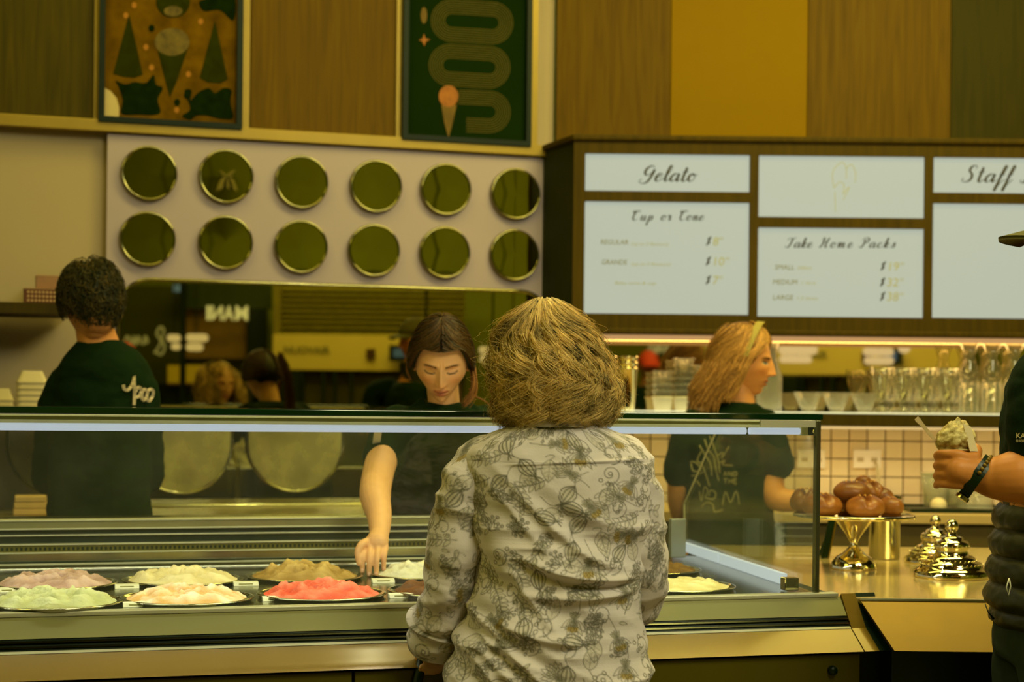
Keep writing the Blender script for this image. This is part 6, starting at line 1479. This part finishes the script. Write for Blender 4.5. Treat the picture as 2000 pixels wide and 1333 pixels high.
v, f, c = join((app(hM, sv), sf, c3(110, 74, 22)), strands(np.array(S), np.array(Rr), np.array(K))); put('hair', v, f, HAIRM, w2, c)
hb = MB(); P = []
for w_ in (-.5, .5):
    row = []
    for a_ in np.linspace(-1.45, 1.45, 40):
        ang = R(37) + w_*.24; nrm_ = np.array((math.sin(a_), 0, math.cos(a_))); 
        x_ = .106*math.sin(a_); zc2 = .142*math.cos(a_)*1.0; row.append((x_, -.010 - .036*math.cos(a_) + w_*.026, zc2 - .004*abs(w_)))
    P.append(row)
hb.grid(P); put('headband', app(hM, np.array(hb.v)), hb.f, mat('headband_olive', C(150, 134, 62), rough=.7, var=.1), w2)
# ------------------------------------------------------------------ man at the right edge, holding a cup of gelato
YN = 3.48; KN = YN/F
mn = person('man in cap, black T-shirt and quilted vest at the right edge holding gelato', at(2056, 900, YN).x, YN)
SK5 = c3(198, 128, 58)
n_ = lambda px, py, Y=YN: at(px, py, Y)
hM = rotm(R(-90), R(6), 0, n_(2104, 474), 1.0)
hv, hf, hcl = head_mesh(SK5, c3(150, 86, 56), c3(50, 36, 14), closed=True, male=True)
b = MB()
limb(b, [app(hM, [(0, .03, -.05)])[0], n_(2088, 620), n_(2080, 710)], [.056, .058, .07], n=18)
torso(b, [(*n_(2078, 690)[:], .07, .08, 0, 0), (*n_(2072, 730)[:], .085, .16, 0, 0), (*n_(2066, 800)[:], .10, .17, 0, 0), (*n_(2062, 950)[:], .105, .155, 0, 0), (*n_(2058, 1180)[:], .11, .165, 0, 0)])
for s in (-1, 1):
    y = YN + s*.09; x = n_(2056, 1180).x; limb(b, [(x, y, .88), (x-.01, y, .48), (x+.01, y, .10)], [.088, .062, .044]); limb(b, [(x, y, .05), (x-.16, y, .035)], [.044, .034])
limb(b, [n_(2078, 745, YN+.20), n_(2090, 930, YN+.22), n_(1990, 950, YN+.16), n_(1930, 915, YN+.05)], [.05, .044, .040, .028], n=16)
bv, bf = remesh(b, .008, 5)
YA = 3.26
a = MB(); wr = n_(1912, 930, 3.28)
limb(a, [n_(2050, 770, YA+.03), n_(2046, 850, YA), n_(2040, 925, YA-.01), n_(1985, 932, YA-.005), n_(1945, 934, YA+.01), wr], [.048, .054, .055, .054, .044, .033], n=20)
cc = n_(1866, 905, 3.30)                                                  # axis of the cup in the hand
limb(a, [wr, n_(1893, 925, 3.275), n_(1872, 920, 3.265)], [.033, .034, .028], n=16)
for k, (py_, rr0) in enumerate(((893, .0105), (911, .0110), (929, .0108), (945, .0098))):
    z = n_(1866, py_, 3.30).z; P = []
    for q, an in enumerate(np.linspace(R(-42), R(-186), 6)): r_ = .040 - .003*(q > 3); P.append((cc.x + r_*math.cos(an), cc.y + r_*.92*math.sin(an), z + (.006 - .002*k)*(q > 1) - .004*(q == 5)))
    finger(a, P, rr0*1.05, rr0*.82)
    limb(a, [n_(1888, 924, 3.275), Vector(P[0])], [.022, .014], n=12)
z = n_(1866, 890, 3.3).z
finger(a, [n_(1896, 912, 3.285), Vector((cc.x+.044, cc.y+.012, z+.010)), Vector((cc.x+.030, cc.y+.040, z+.012)), Vector((cc.x+.004, cc.y+.044, z+.006))], .0135, .0095)
av, af = remesh(a, .003, 7)
v, f, c = join((bv, bf, SK5), (av, af, SK5), (app(hM, hv), hf, hcl)); put('body', v, f, SKINM, mn, c)
# black tee: sleeve over the near arm, hem with a small print
b = MB()
torso(b, [(*n_(2078, 690)[:], .075, .085, 0, 0), (*n_(2072, 722)[:], .095, .165, 0, 0), (*n_(2066, 800)[:], .108, .178, 0, 0), (*n_(2062, 900)[:], .11, .17, 0, 0)])
limb(b, [n_(2070, 728, YA+.08), n_(2046, 752, YA+.02), n_(2038, 815, YA), n_(2036, 862, YA-.005)], [.070, .076, .074, .072], n=22); limb(b, [n_(2080, 735, YN+.18), n_(2088, 860, YN+.21)], [.066, .066], n=20)
tv, tf = remesh(b, .007, 5); tv = cloth_fold(tv, .012, seed=4); put('black_t_shirt', tv, tf, BLKT, mn)
pt = MB(); p_ = n_(1984, 862, YA-.062); sans_add(pt, 'KA', 0, 0, .014, 0, 0); sans_add(pt, 'SHOP', 0, -.008, .007, 0, 0)
put('sleeve_print', np.array(pt.v)*np.array((1, 1, 1)) + np.array(n_(1984, 856, YA-.075)), pt.f, mat('print_cream', C(190, 172, 110), rough=.7), mn, smooth=False)
# quilted vest
secs = np.array([(2088, 596, 78, .088), (2084, 640, 72, .086), (2078, 690, 66, .088), (2072, 725, 82, .15), (2068, 800, 92, .18), (2064, 900, 100, .185), (2060, 985, 114, .188), (2056, 1050, 121, .19), (2054, 1110, 126, .195), (2052, 1180, 129, .20), (2052, 1215, 118, .195), (2052, 1232, 96, .18)], float)
py = np.linspace(592, 1232, 220); P = []
for q in py:
    cx, hw_, hd_ = [np.interp(q, secs[:, 1], secs[:, k]) for k in (0, 2, 3)]; cx += 12; rib = abs(math.sin(math.pi*(q-985)/52))**.6*.016 - .010 if q > 700 else 0
    row = []
    for a_ in np.linspace(0, 2*math.pi, 120, endpoint=False):
        r_ = rib + .004*noise.noise(Vector((math.cos(a_)*9, math.sin(a_)*9, q*.06))); row.append(n_(cx, q) + Vector(((hw_*KN + r_)*math.cos(a_), (hd_ + r_)*math.sin(a_), 0)))
    P.append(row)
m = MB().grid(P, closed=True); m.f = [q[::-1] for q in m.f]
VEST = mat('vest_nylon', C(40, 42, 6), rough=.45, var=.15, scale=25, bump=.25, bscale=60)
put('quilted_vest', np.array(m.v), m.f, VEST, mn)
zp = n_(1971, 1130, YN-.19); zm = MB().tube([zp, zp+Vector((.002, -.004, -.016)), zp+Vector((-.002, -.004, -.034)), zp+Vector((-.006, -.002, -.018)), zp], .0014, n=6); put('zip_pull', np.array(zm.v), zm.f, STEEL_S, mn)
zp = n_(1924, 1180, YN-.02); zm = MB().tube([zp, n_(1930, 1196, YN-.03), n_(1941, 1210, YN-.03)], [.0012, .0012, .003], n=6); put('drawcord', np.array(zm.v), zm.f, BLACKP, mn)
b = MB(); torso(b, [(*n_(2056, 1190)[:], .112, .168, 0, 0), (n_(2056, 1190).x, YN, .92, .115, .172, 0, 0), (n_(2056, 1190).x, YN, .86, .112, .17, 0, 0)])
for s in (-1, 1): y = YN + s*.092; x = n_(2056, 1180).x; limb(b, [(x-.005, y, .92), (x-.012, y, .48), (x+.008, y, .09)], [.098, .078, .064])
tv, tf = remesh(b, .010, 4); put('dark_trousers', cloth_fold(tv, .012), tf, mat('charcoal_denim', C(22, 36, 4), rough=.85, var=.2, scale=40), mn)
# cap with brim
sv, sf = hair_shell(lambda a: float(R(74)), lambda a, ph: .014); CAPM = mat('cap_olive', C(74, 70, 20), rough=.8, var=.1)
P = []
for t in np.linspace(0, 1, 10): P.append([(.088*math.sin(a_)*(1-.10*t), -.055 - .03*math.cos(a_) - t*.078*math.cos(a_*.85), .036 - .012*t - .014*(a_/1.3)**2) for a_ in np.linspace(-1.3, 1.3, 24)])
bm_ = MB().grid(P); bv2 = np.array(bm_.v); top = bv2 + np.array((0, 0, .004)); n0 = len(bv2)
bfs = [q for q in bm_.f] + [tuple(i+n0 for i in q[::-1]) for q in bm_.f]
rimi = list(range(9*24, 10*24)); bfs += [(rimi[i], rimi[i]+n0, rimi[i+1]+n0, rimi[i+1]) for i in range(23)]
v, f, c = join((app(hM, sv), sf, (0, 0, 0)), (app(hM, np.concatenate([bv2-np.array((0, 0, .004)), top])), bfs, (0, 0, 0))); put('cap', v, f, CAPM, mn)
hsv, hsf = hair_shell(lambda a: float(R(66) + R(40)*sm(np.array(abs(a)), .6, 1.4) + R(14)*sm(np.array(abs(a)), 1.6, 2.4)), lambda a, ph: .008, amp=.004)
put('hair', app(hM, hsv), hsf, HAIRM, mn, np.tile(np.array(c3(30, 32, 8)), (len(hsv), 1)))
# wristwatch
ax = (wr - n_(1945, 934, YA+.01)).normalized(); o_ = n_(1908, 932, 3.28); u_ = ax.cross(Vector((0, 1, 0))).normalized(); w_ = ax.cross(u_).normalized()
tilt = 1.0; P = []
ax2 = (ax + Vector((0, 0, .55))).normalized(); u_ = ax2.cross(Vector((0, 1, 0))).normalized(); w_ = ax2.cross(u_).normalized()
for s_, rr_ in ((-.011, .039), (-.011, .0425), (.011, .0425), (.011, .039), (-.011, .039)): P.append([o_ + ax2*s_ + u_*math.cos(a_)*rr_*1.12 + w_*math.sin(a_)*rr_ for a_ in np.linspace(0, 2*math.pi, 40)])
m = MB().grid(P); put('watch_strap', np.array([tuple(q) for q in m.v]), m.f, BLACKP, mn, smooth=False)
m = MB(); cw = o_ + u_*.0485*1.0
for k in range(2): pass
for a_ in np.linspace(R(95), R(175), 8):
    q = o_ + u_*math.cos(a_)*.0485 + w_*math.sin(a_)*.0435; m.ball(q, (.0045, .0045, .0045), 8, 6)
put('watch_links', np.array(m.v), m.f, GOLD, mn)['kind'] = 'stuff'
m = MB(); qs = [o_ + u_*.047 + ax2*.014*math.cos(a_) + w_*.014*math.sin(a_) for a_ in np.linspace(0, 2*math.pi, 20, endpoint=False)]; m.add([tuple(q) for q in qs] + [tuple(q+u_*.008) for q in qs], [tuple(range(19, -1, -1)), tuple(range(20, 40))] + [(i, (i+1) % 20, (i+1) % 20+20, i+20) for i in range(20)])
put('watch_case', np.array(m.v), m.f, STEEL, mn, smooth=False)
# cup of gelato with spoon and wafer, held in the hand
zc0 = n_(1866, 948, 3.30).z; cup = thing('gelato_cup', 'cup heaped with pale pistachio gelato in the man\'s hand', 'gelato cup', (cc.x, cc.y, zc0)); zt = n_(1866, 880, 3.3).z - zc0
MB().lathe([(.0001, 0), (.022, 0), (.030, zt), (.033, zt+.002), (.031, zt+.003), (.021, .003), (.0001, .003)], n=28).build('paper_cup', mat('cup_paper', C(214, 190, 130), rough=.5), cup, smooth=True)
P = []; cl = []
for j in range(40):
    ph_ = math.pi*j/39; row = []
    for i in range(60):
        a_ = 2*math.pi*i/60; d = Vector((math.sin(ph_)*math.cos(a_), math.sin(ph_)*math.sin(a_), -math.cos(ph_)))
        q = 1 + .20*noise.noise(d*2.4+Vector((3, 1, 2))) + .10*noise.noise(d*6) + .04*noise.noise(d*15); tp_ = 1 - .30*max(0, d.z)
        row.append((d.x*.038*q*tp_ + .004*d.z, d.y*.034*q*tp_, zt + .026 + d.z*.036*q)); k = min(1, max(0, .5 + .8*noise.noise(d*5+Vector((1, 5, 2))))); cl.append(tuple(np.array(c3(150, 122, 48))*(1-k)+np.array(c3(222, 206, 140))*k))
    P.append(row)
MB().grid(P, True, cl).build('gelato', GELM, cup, smooth=True)
q0, q1 = Vector(n_(1884, 832, 3.27)) - cup.location, Vector(n_(1900, 882, 3.27)) - cup.location
MB().hexa([tuple(q0+Vector((-.004, -.002, .004))), tuple(q0+Vector((.012, -.002, -.002))), tuple(q0+Vector((.012, .002, -.002))), tuple(q0+Vector((-.004, .002, .004)))], [tuple(q1+Vector((-.006, -.002, 0))), tuple(q1+Vector((.010, -.002, 0))), tuple(q1+Vector((.010, .002, 0))), tuple(q1+Vector((-.006, .002, 0)))]).build('wafer', mat('wafer_pale', C(232, 214, 170), rough=.6), cup)
s0, s1 = Vector(n_(1790, 817, 3.28)), Vector(n_(1842, 878, 3.31)); base = s1
sp = thing('gelato_spoon', 'slim plastic spoon stuck in the gelato cup', 'spoon', s1); d_ = s0 - s1
nv_ = d_.cross(Vector((0, 1, 0))).normalized(); ws = (.0030, .0030, .0036, .0052, .0046); ts = (0, .3, .75, .93, 1.0); m = MB()
m.add([tuple(d_*t + nv_*w) for t, w in zip(ts, ws)] + [tuple(d_*t - nv_*w) for t, w in zip(ts, ws)] + [tuple(d_*t + nv_*w + Vector((0, .0025, 0))) for t, w in zip(ts, ws)] + [tuple(d_*t - nv_*w + Vector((0, .0025, 0))) for t, w in zip(ts, ws)],
      [(i, i+1, i+6, i+5) for i in range(4)] + [(i+10, i+15, i+16, i+11) for i in range(4)] + [(i, i+10, i+11, i+1) for i in range(4)] + [(i+5, i+6, i+16, i+15) for i in range(4)] + [(4, 14, 19, 9), (0, 5, 15, 10)])
m.build('handle', mat('spoon_plastic', C(214, 190, 140), rough=.4), sp); MB().ball((0, 0, 0), (.009, .004, .013), 12, 8).build('spoon_bowl', mat('spoon_plastic', None), sp, smooth=True)

# ------------------------------------------------------------------ passer-by with a red cap, seen only in the bar mirror
Dv = 13.35; qv = at(1266, 700, Dv); rx_, ry_ = qv.x, 2*6.285-Dv
rp = person('person in a red cap and dark top reflected in the bar mirror', rx_, ry_)
b = MB(); hz_ = at(1272, 715, Dv).z
torso(b, [(rx_, ry_, hz_-.15, .06, .06, 0, 0), (rx_, ry_, hz_-.22, .17, .09, 0, 0), (rx_, ry_, hz_-.40, .17, .11, 0, 0), (rx_, ry_, hz_-.75, .15, .11, 0, 0)]); limb(b, [(rx_, ry_, hz_-.05), (rx_, ry_, hz_-.18)], [.055, .06])
for s in (-1, 1):
    limb(b, [(rx_+s*.18, ry_, hz_-.25), (rx_+s*.22, ry_+.02, hz_-.52), (rx_+s*.16, ry_+.16, hz_-.70)], [.05, .042, .028]); fist(b, Vector((rx_+s*.16, ry_+.16, hz_-.70)), Vector((-s*.3, 1, 0)), s, .9)
    limb(b, [(rx_+s*.085, ry_, hz_-.75), (rx_+s*.09, ry_, .48), (rx_+s*.09, ry_, .08)], [.09, .065, .05]); limb(b, [(rx_+s*.09, ry_, .05), (rx_+s*.1, ry_+.14, .035)], [.044, .034])
bv, bf = remesh(b, .012, 4); hM = rotm(R(165), R(10), 0, (rx_, ry_, hz_), 1.0)
hv, hf, hcl = head_mesh(c3(150, 100, 60), c3(140, 80, 60), c3(40, 30, 12), nu=80, nv=60)
v, f, c = join((bv, bf, c3(150, 100, 60)), (app(hM, hv), hf, hcl)); put('body', v, f, SKINM, rp, c)
b = MB(); torso(b, [(rx_, ry_, hz_-.16, .07, .07, 0, 0), (rx_, ry_, hz_-.20, .17, .10, 0, 0), (rx_, ry_, hz_-.40, .185, .125, 0, 0), (rx_, ry_, hz_-.78, .17, .125, 0, 0)])
for s in (-1, 1): limb(b, [(rx_+s*.17, ry_, hz_-.24), (rx_+s*.215, ry_+.02, hz_-.45)], [.06, .058])
tv, tf = remesh(b, .012, 4); put('dark_top', tv, tf, BLKT, rp)
b = MB()
for s in (-1, 1): limb(b, [(rx_+s*.085, ry_, hz_-.74), (rx_+s*.09, ry_, .48), (rx_+s*.09, ry_, .09)], [.105, .08, .065])
tv, tf = remesh(b, .014, 4); put('trousers', tv, tf, mat('charcoal_denim', None), rp)
sv, sf = hair_shell(lambda a: float(R(80)), lambda a, ph: .015); v, f, c = join((app(hM, sv), sf, (0, 0, 0)), (app(hM, np.concatenate([bv2-np.array((0, 0, .004)), top])), bfs, (0, 0, 0))); put('cap', v, f, mat('cap_red', C(214, 74, 40), rough=.7), rp)
# ------------------------------------------------------------------ pieces of parts go one level deeper
SUB = {'vent_slat': 'vent_panel', 'handwriting': 'card', 'outlet': 'plate', 'switch': 'plate', 'lock_button': 'kick_panel', 'mount_screw': 'mount_block', 'vent_perforation': 'vent_band',
       'tray_lip': 'tray_base', 'printed_dots': 'carton', 'fingernails': 'body', 'earrings': 'body', 'watch_links': 'watch_strap', 'watch_case': 'watch_strap', 'sleeve_print': 'black_t_shirt', 'script_print': 'black_t_shirt', 'shirt_print': 'black_t_shirt',
       'score_marks': 'crust', 'beaded_edge': 'stepped_dome', 'zip_pull': 'quilted_vest', 'drawcord': 'quilted_vest', 'nosing': 'counter_top', 'pane_edge': 'end_glass', 'under_shelf_strip': 'board', 'spoon_bowl': 'handle'}
LET = ('script_lettering', 'size_lettering', 'fine_lettering', 'price_lettering', 'dollar_sign', 'scoop_drawing')
base = lambda o: o.name.split('.')[0]
def mid(o): c = np.array([v[:] for v in o.bound_box]); return (c.min(0)+c.max(0))/2
for root in [o for o in sc.objects if o.parent is None and o.children]:
    ch = list(root.children)
    for o in ch:
        k = base(o)
        if k in SUB:
            c = [q for q in ch if base(q) == SUB[k]]
            if c and k != SUB[k]: o.parent = min(c, key=lambda q: np.linalg.norm(mid(q)-mid(o)))
        elif k in LET:
            c = [q for q in ch if base(q) == 'light_panel']; m = mid(o)
            ins = [q for q in c if all(np.array(q.bound_box)[:, a].min()-.01 <= m[a] <= np.array(q.bound_box)[:, a].max()+.01 for a in (0, 2))]
            if ins: o.parent = ins[0]
